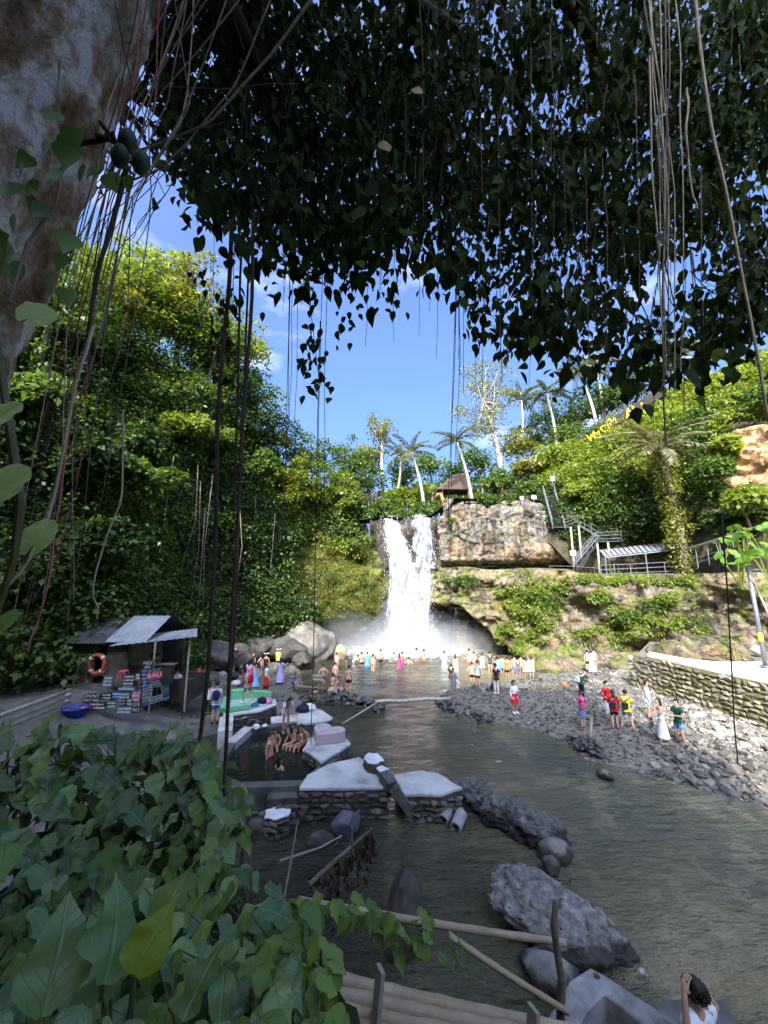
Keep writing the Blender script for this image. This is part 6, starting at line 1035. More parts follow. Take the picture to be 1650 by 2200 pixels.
def garment(pn, g_):
    if (pn, g_) in PC: return PC[(pn, g_)]
    J = pose(pn); R_ = dict(RAD); me = None
    if g_ == 'body': me = skin_mesh(J, ED)
    elif g_ in ('tee', 'tank', 'shirt'):
        J['hem'] = J['pel'].lerp(J['sp'], -.25); R_['hem'] = (.155, .112); J['top'] = mid(J, 'ch', 'nk', .62); R_['top'] = (.085, .075); e = [('hem', 'pel'), ('pel', 'sp'), ('sp', 'ch'), ('ch', 'top')]
        for s in 'LR':
            if g_ == 'tee': J['slv' + s] = mid(J, 'sh' + s, 'el' + s, .65); R_['slv'] = (.062, .062); e += [('ch', 'sh' + s), ('sh' + s, 'slv' + s)]
            elif g_ == 'shirt': J['slv' + s] = mid(J, 'el' + s, 'wr' + s, .8); R_['slv'] = (.045, .045); e += [('ch', 'sh' + s), ('sh' + s, 'el' + s), ('el' + s, 'slv' + s)]
            else: e += [('ch', 'sh' + s)]
        me = skin_mesh(J, e, .014, R_)
    elif g_ in ('shorts', 'trunks', 'pants', 'brief'):
        f_ = dict(shorts=.8, trunks=.55, brief=.16, pants=1)[g_]; e = [('pel', 'hw')]; J['hw'] = mid(J, 'pel', 'sp', .35); R_['hw'] = (.14, .1)
        for s in 'LR':
            if g_ == 'pants': J['cuf' + s] = mid(J, 'kn' + s, 'an' + s, .9); R_['cuf'] = (.062, .065); e += [('pel', 'hip' + s), ('hip' + s, 'kn' + s), ('kn' + s, 'cuf' + s)]
            else: J['cuf' + s] = mid(J, 'hip' + s, 'kn' + s, f_); R_['cuf'] = (.085, .088); e += [('pel', 'hip' + s), ('hip' + s, 'cuf' + s)]
        me = skin_mesh(J, e, .014, R_)
    elif g_ in ('bra', 'onepiece'):
        if g_ == 'bra': J['b0'] = mid(J, 'sp', 'ch', .45); J['b1'] = mid(J, 'sp', 'ch', 1.15); R_['b0'] = (.14, .098); R_['b1'] = (.142, .1); me = skin_mesh(J, [('b0', 'b1')], .01, R_, 'b0')
        else: J['b1'] = mid(J, 'ch', 'nk', .3); R_['b1'] = (.12, .09); J['b0'] = mid(J, 'pel', 'sp', -.3); R_['b0'] = (.13, .1); me = skin_mesh(J, [('b0', 'pel'), ('pel', 'sp'), ('sp', 'ch'), ('ch', 'b1')], .01, R_)
    elif g_ in ('skirt', 'longskirt', 'dress'):
        zt = J['pel'].z + (.12 if g_ != 'dress' else .42); zb = J['pel'].z - (.38 if g_ == 'skirt' else .8 if g_ == 'longskirt' else .6); mb = MB(); n_ = 14; rows = 6
        for i in range(rows):
            f_ = i / (rows - 1); r0 = .145 + (.1 if g_ == 'skirt' else .16) * f_ ** 1.2 - (.03 * math.sin(f_ * 3.1) if g_ == 'dress' else 0)
            for j in range(n_): a = 6.2832 * j / n_; r_ = r0 * (1 + .07 * f_ * math.sin(a * 5)); mb.v.append((J['pel'].x + math.cos(a) * r_, J['pel'].y + math.sin(a) * r_ * .8, zt + (zb - zt) * f_))
        for i in range(rows - 1):
            for j in range(n_): mb.f.append((i * n_ + j, i * n_ + (j + 1) % n_, (i + 1) * n_ + (j + 1) % n_, (i + 1) * n_ + j))
        me = bpy.data.meshes.new('skirt'); me.from_pydata(mb.v, [], mb.f); me.polygons.foreach_set('use_smooth', [True] * len(me.polygons)); me.materials.append(SK[0])
    elif g_ in ('short', 'long', 'hat', 'beanie', 'towelhead', 'cap', 'bun'):
        h = J['h1']; up_ = (J['h2'] - J['h0']).normalized(); fw = (J['nose'] - J['h1']); fw = (fw - up_ * fw.dot(up_)).normalized(); sd_ = up_.cross(fw); bm = bmesh.new(); bmesh.ops.create_icosphere(bm, subdivisions=3, radius=1)
        big = 1.0 if g_ != 'towelhead' else 1.25; top_ = g_ in ('hat', 'beanie', 'cap')
        dele = [v for v in bm.verts if (v.co.y > .25 and v.co.z < .35) or v.co.z < (-.65 if not top_ else .15)]; bmesh.ops.delete(bm, geom=dele, context='VERTS')
        for v in bm.verts: x, y, z = v.co; v.co = h + up_ * (.035 + z * .115 * big) + fw * (y * .115 * big - .008) + sd_ * x * .098 * big
        if g_ in ('long', 'towelhead'):
            r = bmesh.ops.create_icosphere(bm, subdivisions=2, radius=1)
            for v in r['verts']: x, y, z = v.co; v.co = h - up_ * .12 + up_ * z * .22 - fw * (.07 + .03 * y - .02 * z) + sd_ * x * (.095 + .02 * (z < 0)); v.co -= fw * y * .035
        if g_ == 'bun':
            r = bmesh.ops.create_icosphere(bm, subdivisions=2, radius=.05)
            for v in r['verts']: v.co = h + up_ * .1 - fw * .09 + v.co
        if g_ == 'hat':
            r = bmesh.ops.create_cone(bm, cap_ends=True, segments=16, radius1=.22, radius2=.2, depth=.02)
            for v in r['verts']: x, y, z = v.co; v.co = h + up_ * (.07 + z) + fw * y + sd_ * x
        me = bpy.data.meshes.new('hair'); bm.to_mesh(me); bm.free(); me.polygons.foreach_set('use_smooth', [True] * len(me.polygons)); me.materials.append(SK[0])
    elif g_ == 'backpack':
        c = J['ch'].lerp(J['sp'], .5) + Vector((0, .17, 0)); bm = bmesh.new(); bmesh.ops.create_icosphere(bm, subdivisions=2, radius=1)
        for v in bm.verts: x, y, z = v.co; v.co = c + Vector((math.copysign(abs(x) ** .7, x) * .15, y * .09, math.copysign(abs(z) ** .7, z) * .22))
        me = bpy.data.meshes.new('backpack'); bm.to_mesh(me); bm.free(); me.materials.append(SK[0])
    elif g_ == 'sidebag':
        c = J['pel'] + Vector((.1, .14, .12)); mb = MB(); mb.box(c, (.26, .1, .24)); mb.bar(J['shR'] + Vector((0, .1, .05)), c + Vector((.1, 0, .1)), .03); me = bpy.data.meshes.new('bag'); me.from_pydata(mb.v, [], mb.f); me.materials.append(SK[0])
    elif g_ in ('shoeL', 'shoeR'):
        mb = MB()
        for s in g_[-1]: a, t_ = J['an' + s], J['to' + s]; mb.tube([a + Vector((0, .05, -.03)), a + Vector((0, 0, -.02)), a.lerp(t_, .6), t_ + (t_ - a).normalized() * .04], [.045, .055, .05, .035], 7)
        me = bpy.data.meshes.new('shoes'); me.from_pydata(mb.v, [], mb.f); me.materials.append(SK[0])
    elif g_ == 'towel':
        c = J['ch']; bm = bmesh.new(); bmesh.ops.create_icosphere(bm, subdivisions=2, radius=1)
        for v in bm.verts: x, y, z = v.co; v.co = c + Vector((x * .22, y * .15 + .03, z * .3 - .12 + .05 * math.sin(x * 7)))
        me = bpy.data.meshes.new('towel'); bm.to_mesh(me); bm.free(); me.materials.append(SK[0])
    PC[(pn, g_)] = me; return me
CLM = {}
def cloth(c):
    if c not in CLM: CLM[c] = M_plain('cloth_%02d' % len(CLM), c, .85, .12, .2)
    return CLM[c]
W_, K_, NV, GR, DN = (.72, .73, .75), (.018, .018, .02), (.02, .03, .09), (.2, .2, .21), (.1, .16, .28)
RD, PK, YL, BL, LB_, OR, DG, MG, LV, CR, GN = (.5, .02, .03), (.75, .25, .35), (.75, .6, .03), (.08, .2, .5), (.2, .42, .65), (.65, .2, .04), (.01, .06, .035), (.55, .03, .25), (.36, .32, .55), (.6, .52, .4), (.55, .7, .1)
PN = {'tee': 'shirt', 'tank': 'top', 'shirt': 'shirt', 'bra': 'bikini_top', 'brief': 'bikini_bottom', 'onepiece': 'swimsuit', 'longskirt': 'skirt', 'trunks': 'shorts', 'sidebag': 'bag', 'towelhead': 'head_towel'}
def person(px, py, surf, depth, H, pn, yaw, outfit, skin, hair, label, hc='dark', hatc=None):
    z = 0.
    if surf == 'L':
        for _ in range(5): p = on(px, py, z); z = float(bank_left(np.array(p.x), np.array(p.y)))
    elif surf == 'R':
        for _ in range(5): p = on(px, py, z); z = float(bank_right(np.array(p.x), np.array(p.y))) + .05
    elif surf == 'W': z = 0.
    else: z = surf
    p = on(px, py, z); p.z -= depth; root = thing('person', label, 'person', p); root.rotation_euler = (0, 0, R(yaw)); root.scale = (H / 1.72,) * 3
    def add(nm, me, mat):
        o = bpy.data.objects.new(nm, me); col.objects.link(o); o.parent = root; o.material_slots[0].link = 'OBJECT'; o.material_slots[0].material = mat; return o
    add('body', garment(pn, 'body'), SK[skin])
    for g_, c in outfit:
        for q_ in (('shoeL', 'shoeR') if g_ == 'shoes' else (g_,)): add('shoe' if g_ == 'shoes' else PN.get(g_, g_), garment(pn, q_), cloth(c))
    if hair in ('hat', 'cap', 'beanie', 'towelhead'): add('hair', garment(pn, 'short'), HAIRC[hc]); add('hat' if hair != 'towelhead' else 'towel', garment(pn, hair), cloth(hatc or W_))
    elif hair: add('hair', garment(pn, hair), HAIRC[hc])
    return root
PE = [
 (424, 1490, 'L', 0, 1.6, 'stand', 200, [('tee', RD), ('pants', K_)], 1, 'beanie', 'person in a red shirt and beanie left of the thick roots', 'dark', (.3, .3, .32)),
 (411, 1494, 'L', 0, 1.25, 'stand', 160, [('tee', BL), ('shorts', NV)], 1, 'short', 'small person in blue beside the one in red and beanie'),
 (446, 1536, 'L', 0, 1.66, 'onearm', 200, [('tank', W_), ('pants', K_), ('shoes', K_)], 0, 'long', 'woman in a white tank top and black leggings behind the thick roots', 'brown'),
 (461, 1556, .98, 0, 1.74, 'stand', 195, [('tee', (.5, .58, .72)), ('shorts', DN), ('backpack', NV), ('shoes', K_)], 0, 'short', 'man in pale blue shirt and denim shorts with a navy backpack'),
 (375, 1512, 'L', 0, 1.7, 'onearm', 215, [('tee', W_), ('shorts', NV)], 0, 'short', 'man in a white shirt and navy shorts facing the sign rack'),
 (499, 1446, 'L', 0, 1.7, 'hips', 160, [('trunks', CR)], 0, 'hat', 'shirtless man in a hat with beige shorts on the left bank'),
 (533, 1436, 'L', 0, 1.7, 'hips', 10, [('trunks', BL)], 0, 'short', 'shirtless man in blue trunks with hands on hips, left bank'),
 (543, 1446, 'L', 0, 1.55, 'stand', 150, [('tee', K_), ('shorts', K_)], 1, 'short', 'person dressed in black beside the man in blue trunks'),
 (558, 1459, 'L', 0, 1.62, 'stand', 170, [('bra', K_), ('brief', K_), ('sidebag', NV)], 0, 'bun', 'woman in a bikini with a dark shoulder bag, left bank', 'brown'),
 (570, 1456, 'L', 0, 1.7, 'onearm', 190, [('onepiece', K_)], 1, 'hat', 'woman in a black swimsuit and straw hat, left bank', 'dark', (.6, .5, .3)),
 (597, 1440, 'L', 0, 1.6, 'stand', 170, [('tee', GN), ('shorts', K_)], 1, 'hat', 'person in neon yellow with a hat behind the lavender dress', 'dark', (.6, .5, .35)),
 (601, 1469, 'L', 0, 1.64, 'stand', 190, [('dress', LV), ('longskirt', LV), ('tee', LV)], 1, 'long', 'woman in a long lavender dress on the left bank'),
 (517, 1465, 'L', 0, 1.2, 'stand', 150, [('tee', NV), ('shorts', RD)], 1, 'short', 'child in navy top and red shorts'),
 (533, 1470, 'L', 0, 1.5, 'onearm', 200, [('dress', LB_), ('tee', (.45, .6, .8))], 1, 'long', 'woman in a light blue dress holding cloth, behind the pink one'),
 (547, 1485, 'L', 0, 1.62, 'onearm', 30, [('dress', LB_), ('tank', LB_)], 1, 'short', 'woman in a sky blue dress right of the pink towel'),
 (531, 1512, 1.36, 0, 1.62, 'walk', 240, [('tee', PK), ('shorts', GR), ('shoes', W_), ('backpack', RD)], 0, 'towelhead', 'woman in pink with a pink head towel walking on the green seat', 'dark', (.85, .2, .45)),
 (570, 1502, 'L', 0, 1.62, 'stand', 160, [('tank', RD), ('shorts', NV)], 1, 'towelhead', 'person in a red tank top with a pale towel on the head', 'dark', (.6, .7, .72)),
 (629, 1474, 'L', .1, 1.3, 'sitlean', 60, [('tee', (.03, .06, .5)), ('shorts', NV)], 1, 'short', 'child in blue sitting at the water edge'),
 (693, 1483, 'L', 0, 1.76, 'hips', 210, [('trunks', NV)], 0, 'short', 'tall shirtless man in navy shorts, hands on hips, by the sign stand'),
 (680, 1483, .15, .35, 1.5, 'crouch', 90, [('tee', (.4, .25, .2)), ('shorts', CR)], 1, 'short', 'person crouching beside the sign stand'),
 (722, 1440, 'W', .35, 1.7, 'onearm', 150, [('trunks', BL)], 0, 'short', 'shirtless man in blue trunks wading left of the pool people'),
 (720, 1462, 'W', .45, 1.7, 'stand', 150, [('trunks', GR)], 0, 'short', 'shirtless man standing behind the seated pair on the stone'),
 (715, 1484, .1, .1, 1.6, 'sit', 190, [('trunks', NV)], 0, 'short', 'shirtless man seated on the stone beside the woman in lilac'),
 (723, 1490, .1, .1, 1.6, 'sitlean', 60, [('tank', LV), ('skirt', LV)], 1, 'bun', 'woman in lilac sitting on the tan stone in the shallows'),
 (749, 1490, .1, .05, 1.72, 'stand', 175, [('trunks', K_)], 0, 'short', 'shirtless man in black shorts standing by the stone weir'),
 (613, 1576, .92, 0, 1.66, 'bend', 30, [('tee', W_), ('brief', (.5, .2, .1))], 0, 'long', 'woman in a white shirt standing at the pool edge'),
 (588, 1606, .72, .35, 1.6, 'sitlean', 20, [('bra', K_), ('brief', K_)], 0, 'bun', 'woman in black bikini sitting in the pool, left'),
 (581, 1626, .72, .8, 1.62, 'onearm', 60, [('brief', RD), ('bra', RD)], 0, 'bun', 'woman in red bikini bottoms standing waist-deep in the pool', 'brown'),
 (600, 1652, .72, 1.2, 1.62, 'onearm', 150, [('bra', K_)], 0, 'long', 'woman with wet hair shoulder-deep in the pool'),
 (630, 1604, .72, .3, 1.62, 'sitlean', -40, [('onepiece', K_)], 0, 'long', 'leftmost of the three women sitting on the pool rim'),
 (643, 1606, .72, .3, 1.62, 'sitlean', -30, [('onepiece', RD)], 0, 'long', 'middle one of the three women sitting on the pool rim', 'brown'),
 (655, 1604, .72, .28, 1.64, 'sitlean', -35, [('bra', RD), ('brief', RD)], 1, 'short', 'rightmost of the three women sitting on the pool rim'),
 (759, 1420, 'W', 1.0, 1.65, 'bend', 120, [('tee', W_), ('trunks', K_)], 1, 'short', 'bather in white bending over, left in the plunge pool'),
 (777, 1430, 'W', .6, 1.7, 'hips', 200, [('trunks', K_)], 0, 'short', 'shirtless bather in black shorts left of the blue poncho'),
 (789, 1430, 'W', .5, 1.6, 'stand', 180, [('dress', (.1, .35, .6)), ('tee', (.1, .35, .6))], 1, 'short', 'bather in a bright blue poncho'),
 (801, 1442, 'W', .35, 1.62, 'stand', 150, [('bra', K_), ('brief', K_)], 0, 'bun', 'woman in a dark bikini nearest of the bathers left of the falls'),
 (818, 1421, 'W', .7, 1.72, 'hips', 180, [('trunks', K_)], 1, 'short', 'shirtless bather in black shorts close to the falls'),
 (846, 1413, 'W', 1.2, 1.7, 'stand', 170, [], 0, 'short', 'bather chest-deep just left of the falls'),
 (744, 1422, 'W', 1.4, 1.7, 'stand', 170, [], 1, 'short', 'swimmer with only head and shoulders out, far left of the plunge pool'),
 (831, 1428, 'W', 1.4, 1.7, 'stand', 190, [], 1, 'short', 'swimmer with only the head out left of the plum swimsuits'),
 (858, 1435, 'W', .5, 1.62, 'onearm', 190, [('dress', (.25, .06, .14))], 0, 'long', 'left one of two women in plum dresses in front of the falls'),
 (864, 1432, 'W', .5, 1.68, 'onearm', 160, [('dress', (.28, .08, .17))], 1, 'short', 'right one of two people in plum in front of the falls'),
 (878, 1427, 'W', 1.1, 1.7, 'hips', 180, [], 0, 'short', 'shirtless bather waist-deep right of the plum pair'),
 (895, 1422, 'W', .55, 1.72, 'stand', 180, [('trunks', (.7, .2, .25))], 0, 'short', 'shirtless bather in pink shorts facing the falls'),
 (911, 1420, 'W', .7, 1.7, 'up', 180, [('trunks', OR)], 1, 'short', 'bather with both arms behind the head facing the falls'),
 (955, 1433, 'W', .4, 1.66, 'onearm', 170, [('dress', W_), ('tank', W_)], 1, 'short', 'woman in a white dress wading right of the falls'),
 (979, 1440, 'W', .4, 1.6, 'stand', 160, [('dress', W_), ('tank', W_)], 0, 'long', 'long-haired woman in a short white dress wading', 'brown'),
 (970, 1474, 'R', .2, 1.72, 'stand', 180, [('tee', K_), ('trunks', K_)], 1, 'short', 'man in a black shirt behind the woman in grey'),
 (976, 1497, 'R', 0, 1.64, 'onearm', 10, [('shirt', GR), ('pants', GR)], 1, 'short', 'woman in pale grey standing at the end of the log'),
 (1008, 1424, 'W', .5, 1.68, 'onearm', 150, [('trunks', W_)], 0, 'short', 'bather in white shorts far right in the plunge pool'),
 (1019, 1432, 'W', .5, 1.72, 'stand', 190, [('trunks', OR)], 0, 'short', 'bather behind the shirtless man in black shorts'),
 (1015, 1474, 'R', .1, 1.72, 'hips', 170, [('trunks', K_)], 0, 'short', 'shirtless man in black shorts on the gravel tip'),
 (1027, 1476, 'R', .05, 1.72, 'onearm', 150, [('tee', (.4, .5, .68)), ('shorts', K_)], 1, 'short', 'man in a pale blue shirt and black shorts on the gravel tip'),
 (1037, 1440, 'W', .3, 1.6, 'onearm', 190, [('shirt', W_), ('skirt', W_)], 0, 'short', 'person in a loose white shirt wading'),
 (1054, 1447, 'W', .1, 1.74, 'stand', 180, [('tee', (.06, .065, .07)), ('shorts', CR)], 0, 'short', 'man in a charcoal shirt and cream shorts wading'),
 (1071, 1460, 'R', .1, 1.74, 'photo', 190, [('tee', (.2, .35, .7)), ('pants', K_)], 0, 'cap', 'man in a blue shirt and cap holding up a camera'),
 (1080, 1455, 'R', .05, 1.66, 'stand', 160, [('tee', LB_), ('shorts', BL)], 0, 'short', 'person in sky blue behind the man with the cap', 'brown'),
 (1091, 1461, 'R', .05, 1.74, 'stand', 190, [('tee', OR), ('shorts', K_)], 1, 'short', 'man in an orange shirt and black shorts'),
 (1098, 1456, 'R', .05, 1.66, 'stand', 170, [('tee', (.12, .35, .4)), ('shorts', DN)], 0, 'long', 'person in teal right behind the orange shirt', 'brown'),
 (1067, 1491, 'R', 0, 1.72, 'stand', 195, [('tee', K_), ('pants', CR), ('shoes', W_)], 1, 'short', 'man in a black shirt and beige trousers on the dark pebbles'),
 (1059, 1484, 'R', 0, 1.3, 'crouch', 120, [('tee', NV), ('shorts', NV)], 1, 'short', 'child in navy crouching beside the man in beige trousers'),
 (1107, 1456, 'R', .05, 1.74, 'hips', 170, [('trunks', GR)], 0, 'short', 'shirtless man behind the person in grey'),
 (1114, 1463, 'R', 0, 1.66, 'stand', 190, [('tee', (.13, .12, .15)), ('pants', (.2, .19, .23))], 0, 'short', 'person in plain grey clothes in the crowd'),
 (1121, 1454, 'R', .05, 1.7, 'onearm', 170, [('trunks', (.55, .25, .1))], 0, 'short', 'shirtless person between the grey and peach ones'),
 (1132, 1458, 'R', 0, 1.64, 'stand', 175, [('tank', (.7, .45, .3)), ('skirt', W_)], 0, 'long', 'woman in a peach top and white skirt', 'brown'),
 (1143, 1458, 'R', 0, 1.6, 'stand', 160, [('tee', W_), ('skirt', (.5, .6, .7))], 0, 'long', 'woman in a white top and pale blue skirt at the right of the crowd', 'brown'),
 (1107, 1533, 'R', 0, 1.64, 'onearm', 20, [('shirt', W_), ('skirt', RD), ('shoes', W_)], 0, 'long', 'woman in a white cardigan and red skirt alone on the pebbles'),
 (1265, 1446, 'R', 0, 1.64, 'stand', 170, [('bra', K_), ('trunks', K_)], 0, 'bun', 'woman in black swimwear at the cliff foot'),
 (1273, 1446, 'R', 0, 1.6, 'stand', 190, [('dress', W_), ('towel', W_), ('longskirt', W_)], 1, 'short', 'person wrapped in a white towel at the cliff foot'),
 (1280, 1443, 'R', 0, 1.7, 'onearm', 190, [('trunks', GR)], 0, 'short', 'shirtless man in grey shorts at the cliff foot'),
 (1251, 1502, 'R', 0, 1.7, 'bend', 110, [('tee', DG), ('pants', K_), ('sidebag', W_)], 1, 'short', 'person in dark green bending over with a white bag'),
 (1254, 1563, 'R', 0, 1.62, 'photo', 210, [('tee', MG), ('skirt', DN), ('sidebag', (.5, .1, .2))], 0, 'hat', 'woman in a magenta top and denim skirt', 'dark', (.12, .05, .08)),
 (1308, 1542, 'R', 0, 1.66, 'hips', 30, [('shirt', RD), ('pants', W_)], 0, 'cap', 'woman in a red blouse and white trousers facing this way', 'dark', (.03, .03, .04)),
 (1323, 1566, 'R', 0, 1.68, 'onearm', 170, [('shirt', RD), ('shorts', K_), ('sidebag', K_)], 0, 'long', 'long-haired woman in red top and black shorts seen from behind', 'brown'),
 (1351, 1568, 'R', 0, 1.7, 'stride', 165, [('tee', YL), ('shorts', DN), ('sidebag', K_)], 0, 'short', 'person in a yellow shirt with a black shoulder bag'),
 (1396, 1543, 'R', 0, 1.72, 'onearm', 60, [('shirt', W_), ('shorts', LB_)], 1, 'short', 'man in a white shirt and blue shorts'),
 (1426, 1590, 'R', 0, 1.66, 'photo', 250, [('tank', (.55, .4, .32)), ('longskirt', W_), ('pants', W_), ('shoes', W_)], 0, 'long', 'dark-haired woman in white trousers beside the man in dark green'),
 (1464, 1600, 'R', 0, 1.76, 'stride', -70, [('tee', DG), ('shorts', BL), ('shoes', (.03, .03, .05))], 1, 'short', 'man in a dark green shirt and blue shorts, nearest on the pebbles'),
 (1466, 1236, 7.9, 0, 1.6, 'sit', 20, [('tee', RD), ('pants', NV)], 1, 'short', 'person in red sitting at the end of the pergola railing'),
 (270, 1462, 2.15, 0, 1.6, 'onearm', 20, [('tee', (.07, .04, .035)), ('pants', K_)], 1, 'short', 'vendor in dark clothes standing in the shade of the hut'),
]
for a in PE:
    if a[2] == 7.9: p = at(a[0], a[1], 31.6); a = a[:2] + (p.z,) + a[3:]
    if a[2] == 2.15:
        r_ = person(*a); r_.location = (-11.6, 20.4, 2.15); continue
    person(*a)
# sitters' seats
p = on(719, 1488, .1); boulder('boulder', 'tan rounded stone that the pair sits on in the shallows', (p.x, p.y + .12, .2), (1.0, .6, .5), .1, 420, bpy.data.materials['rock_tan'], sub=3, amp=.1)
for k, (px_, py_, Yd, c1, c2, lab) in enumerate([(778, 1084, 48.5, W_, NV, 'tiny visitor in white at the left of the lookout platform'), (788, 1084, 48.5, OR, K_, 'tiny visitor in orange on the lookout platform'), (797, 1084, 48.8, BL, DN, 'tiny visitor in blue on the lookout platform'), (808, 1084, 48.5, PK, W_, 'tiny visitor in pink on the lookout platform'), (1080, 1076, 44.4, RD, W_, 'tiny visitor in red on the rock top'), (1283, 925, 44, (.6, .3, .25), GR, 'tiny visitor on the hillside walkway')]):
    q = at(px_, py_, Yd); r_ = person(px_, 1500, 0., 0, 1.65, 'stand', 20 * k, [('tee', c1), ('shorts', c2)], k % 3, 'short', lab); r_.location = (q.x, q.y, q.z)
# near bather seen from above at the bottom right: white top, curly hair, arms raised to the hair
J = base_joints(); J.update(elL=Vector((.33, .12, 1.42)), wrL=Vector((.24, .06, 1.66)), haL=Vector((.18, .04, 1.72)), elR=Vector((-.34, .0, 1.33)), wrR=Vector((-.2, -.1, 1.52)), haR=Vector((-.13, -.1, 1.58)))
E2 = list(ED); R2 = dict(RAD); R2['ha'] = (.034, .02)
for s, sg in (('L', 1), ('R', -1)):
    h = J['ha' + s]; d = (h - J['wr' + s]).normalized(); sd_ = Vector((0, 1, 0))
    for k in range(4):
        a, b, c = 'f%da' % k, 'f%db' % k, 'f%dc' % k; o_ = sd_ * (.028 - .019 * k); ln = (.07, .08, .075, .06)[k]
        J[a + s] = h + o_ + d * .03; J[b + s] = J[a + s] + d * ln * .6 + Vector((-sg * .012, 0, 0)); J[c + s] = J[b + s] + d * ln * .4 + Vector((-sg * .03, 0, -.012)); E2 += [('ha' + s, a + s), (a + s, b + s), (b + s, c + s)]
        for q_ in (a, b, c): R2[q_] = (.0095, .0095)
    J['ta' + s] = h.lerp(J['wr' + s], .5) + sd_ * .035; J['tb' + s] = J['ta' + s] + d * .04 + sd_ * .015; E2 += [('ha' + s, 'ta' + s), ('ta' + s, 'tb' + s)]; R2['ta'] = (.012, .012); R2['tb'] = (.01, .01)
pp = on(1488, 2108, 2.55); root = thing('person', 'curly-haired person in a white top with raised arms, bottom right corner', 'person', (pp.x, pp.y, pp.z - 1.68)); root.rotation_euler = (0, 0, R(200))
def addp(nm, me, mat): o = bpy.data.objects.new(nm, me); col.objects.link(o); o.parent = root; o.material_slots[0].link = 'OBJECT'; o.material_slots[0].material = mat
addp('body', skin_mesh(J, E2, 0, R2, 'pel', 2), SK[1])
PC.clear(); _p = pose; 
J3 = {k: v.copy() for k, v in J.items()}; J3['hem'] = Vector((0, 0, .82)); J3['top'] = J3['ch'].lerp(J3['nk'], .6); R3 = dict(RAD); R3['hem'] = (.17, .13); R3['top'] = (.1, .085); e = [('hem', 'pel'), ('pel', 'sp'), ('sp', 'ch'), ('ch', 'top')]
for s in 'LR': J3['slv' + s] = J3['sh' + s].lerp(J3['el' + s], .6); R3['slv'] = (.066, .066); e += [('ch', 'sh' + s), ('sh' + s, 'slv' + s)]
addp('shirt', skin_mesh(J3, e, .02, R3, 'pel', 2), cloth(W_)); addp('shorts', garment('stand', 'shorts'), cloth(DN))
rg = np.random.default_rng(77); mb = MB()
for k in range(230):
    d = unit(rg.normal(size=3)); d[2] = abs(d[2]) * 1.0 - .35
    if d[1] < -.45 and d[2] < .3: continue
    c = Vector((0, .015, 1.615)) + Vector(d * np.array([.105, .12, .125])) * rg.uniform(.85, 1.12); r_ = rg.uniform(.012, .024); u_ = Vector(unit(rg.normal(size=3))); v_ = u_.cross(Vector(unit(rg.normal(size=3)))).normalized(); w_ = u_.cross(v_)
    mb.tube([c + (v_ * math.cos(a) + w_ * math.sin(a)) * r_ + u_ * (a - 3) * .006 for a in np.linspace(0, 7.5, 9)], .0065, 4)
me = bpy.data.meshes.new('hair'); me.from_pydata(mb.v, [], mb.f); me.materials.append(HAIRC['dark']); addp('hair', me, HAIRC['dark'])
bm = bmesh.new(); bmesh.ops.create_icosphere(bm, subdivisions=3, radius=1); bmesh.ops.delete(bm, geom=[v for v in bm.verts if v.co.y < -.35 and v.co.z < .35 or v.co.z < -.7], context='VERTS')
for v in bm.verts: v.co = Vector((v.co.x * .1, v.co.y * .115 + .012, v.co.z * .12 + 1.62))
me = bpy.data.meshes.new('scalp'); bm.to_mesh(me); bm.free(); me.materials.append(HAIRC['dark']); addp('hair', me, HAIRC['dark'])
# ================================================================== foreground tree
m_trunk = M_surf('banyan_bark', [(.34, (.09, .055, .028)), (.45, (.28, .2, .12)), (.51, (.42, .36, .27)), (.58, (.72, .7, .66))], 3.6, .95, 1.0, 34, (1, 1, .55), bdist=.08, detail=9, spec=.1)
m_root = M_surf('aerial_root', [(.3, (.09, .065, .045)), (.7, (.22, .17, .12))], 5, .85, .3, 30)
m_root_dark = M_surf('aerial_root_dark', [(.3, (.025, .018, .012)), (.7, (.075, .055, .035))], 5, .85, .3, 30)
m_root_pale = M_surf('aerial_root_pale', [(.3, (.3, .24, .15)), (.7, (.5, .42, .28))], 5, .85, .3, 30)
m_root_red = M_surf('aerial_root_red', [(.3, (.25, .06, .05)), (.7, (.42, .14, .12))], 5, .7, .2, 30)
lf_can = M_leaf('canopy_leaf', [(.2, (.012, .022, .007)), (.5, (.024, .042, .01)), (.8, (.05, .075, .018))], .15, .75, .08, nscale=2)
lf_can_lit = M_leaf('canopy_leaf_lit', [(.2, (.06, .09, .015)), (.8, (.14, .18, .04))], .45, .6, .15, nscale=2)  # canopy leaf copy with sunlit yellow-green put into the colour
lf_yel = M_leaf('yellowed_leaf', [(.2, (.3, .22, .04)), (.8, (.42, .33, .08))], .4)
tree_ = thing('banyan_tree', 'huge near tree with leaning trunk, dark overhanging canopy and hanging aerial roots', 'tree', (-4.0, 2.1, 4.4))
TC = [(-4.1, 2.05, 3.6, .85), (-3.75, 2.08, 6, .72), (-3.3, 2.1, 8.0, .64), (-3.0, 2.12, 9.4, .62), (-2.65, 2.15, 11, .62), (-2.2, 2.1, 13, .6), (-1.2, 1.8, 15.5, .5), (-.3, 1.2, 18.5, .35)]
C = polyline(TC, 220); A, K = np.meshgrid(np.linspace(0, 2 * math.pi, 181)[:-1], np.arange(220), indexing='xy'); r_ = C[:, 3][:, None] * (1 + .06 * np.sin(A * 5 + C[:, 2][:, None] * .5) + .03 * np.sin(A * 9 - C[:, 2][:, None])); X = C[:, 0][:, None] + np.cos(A) * r_; Y = C[:, 1][:, None] + np.sin(A) * r_; Z = C[:, 2][:, None] + 0 * A
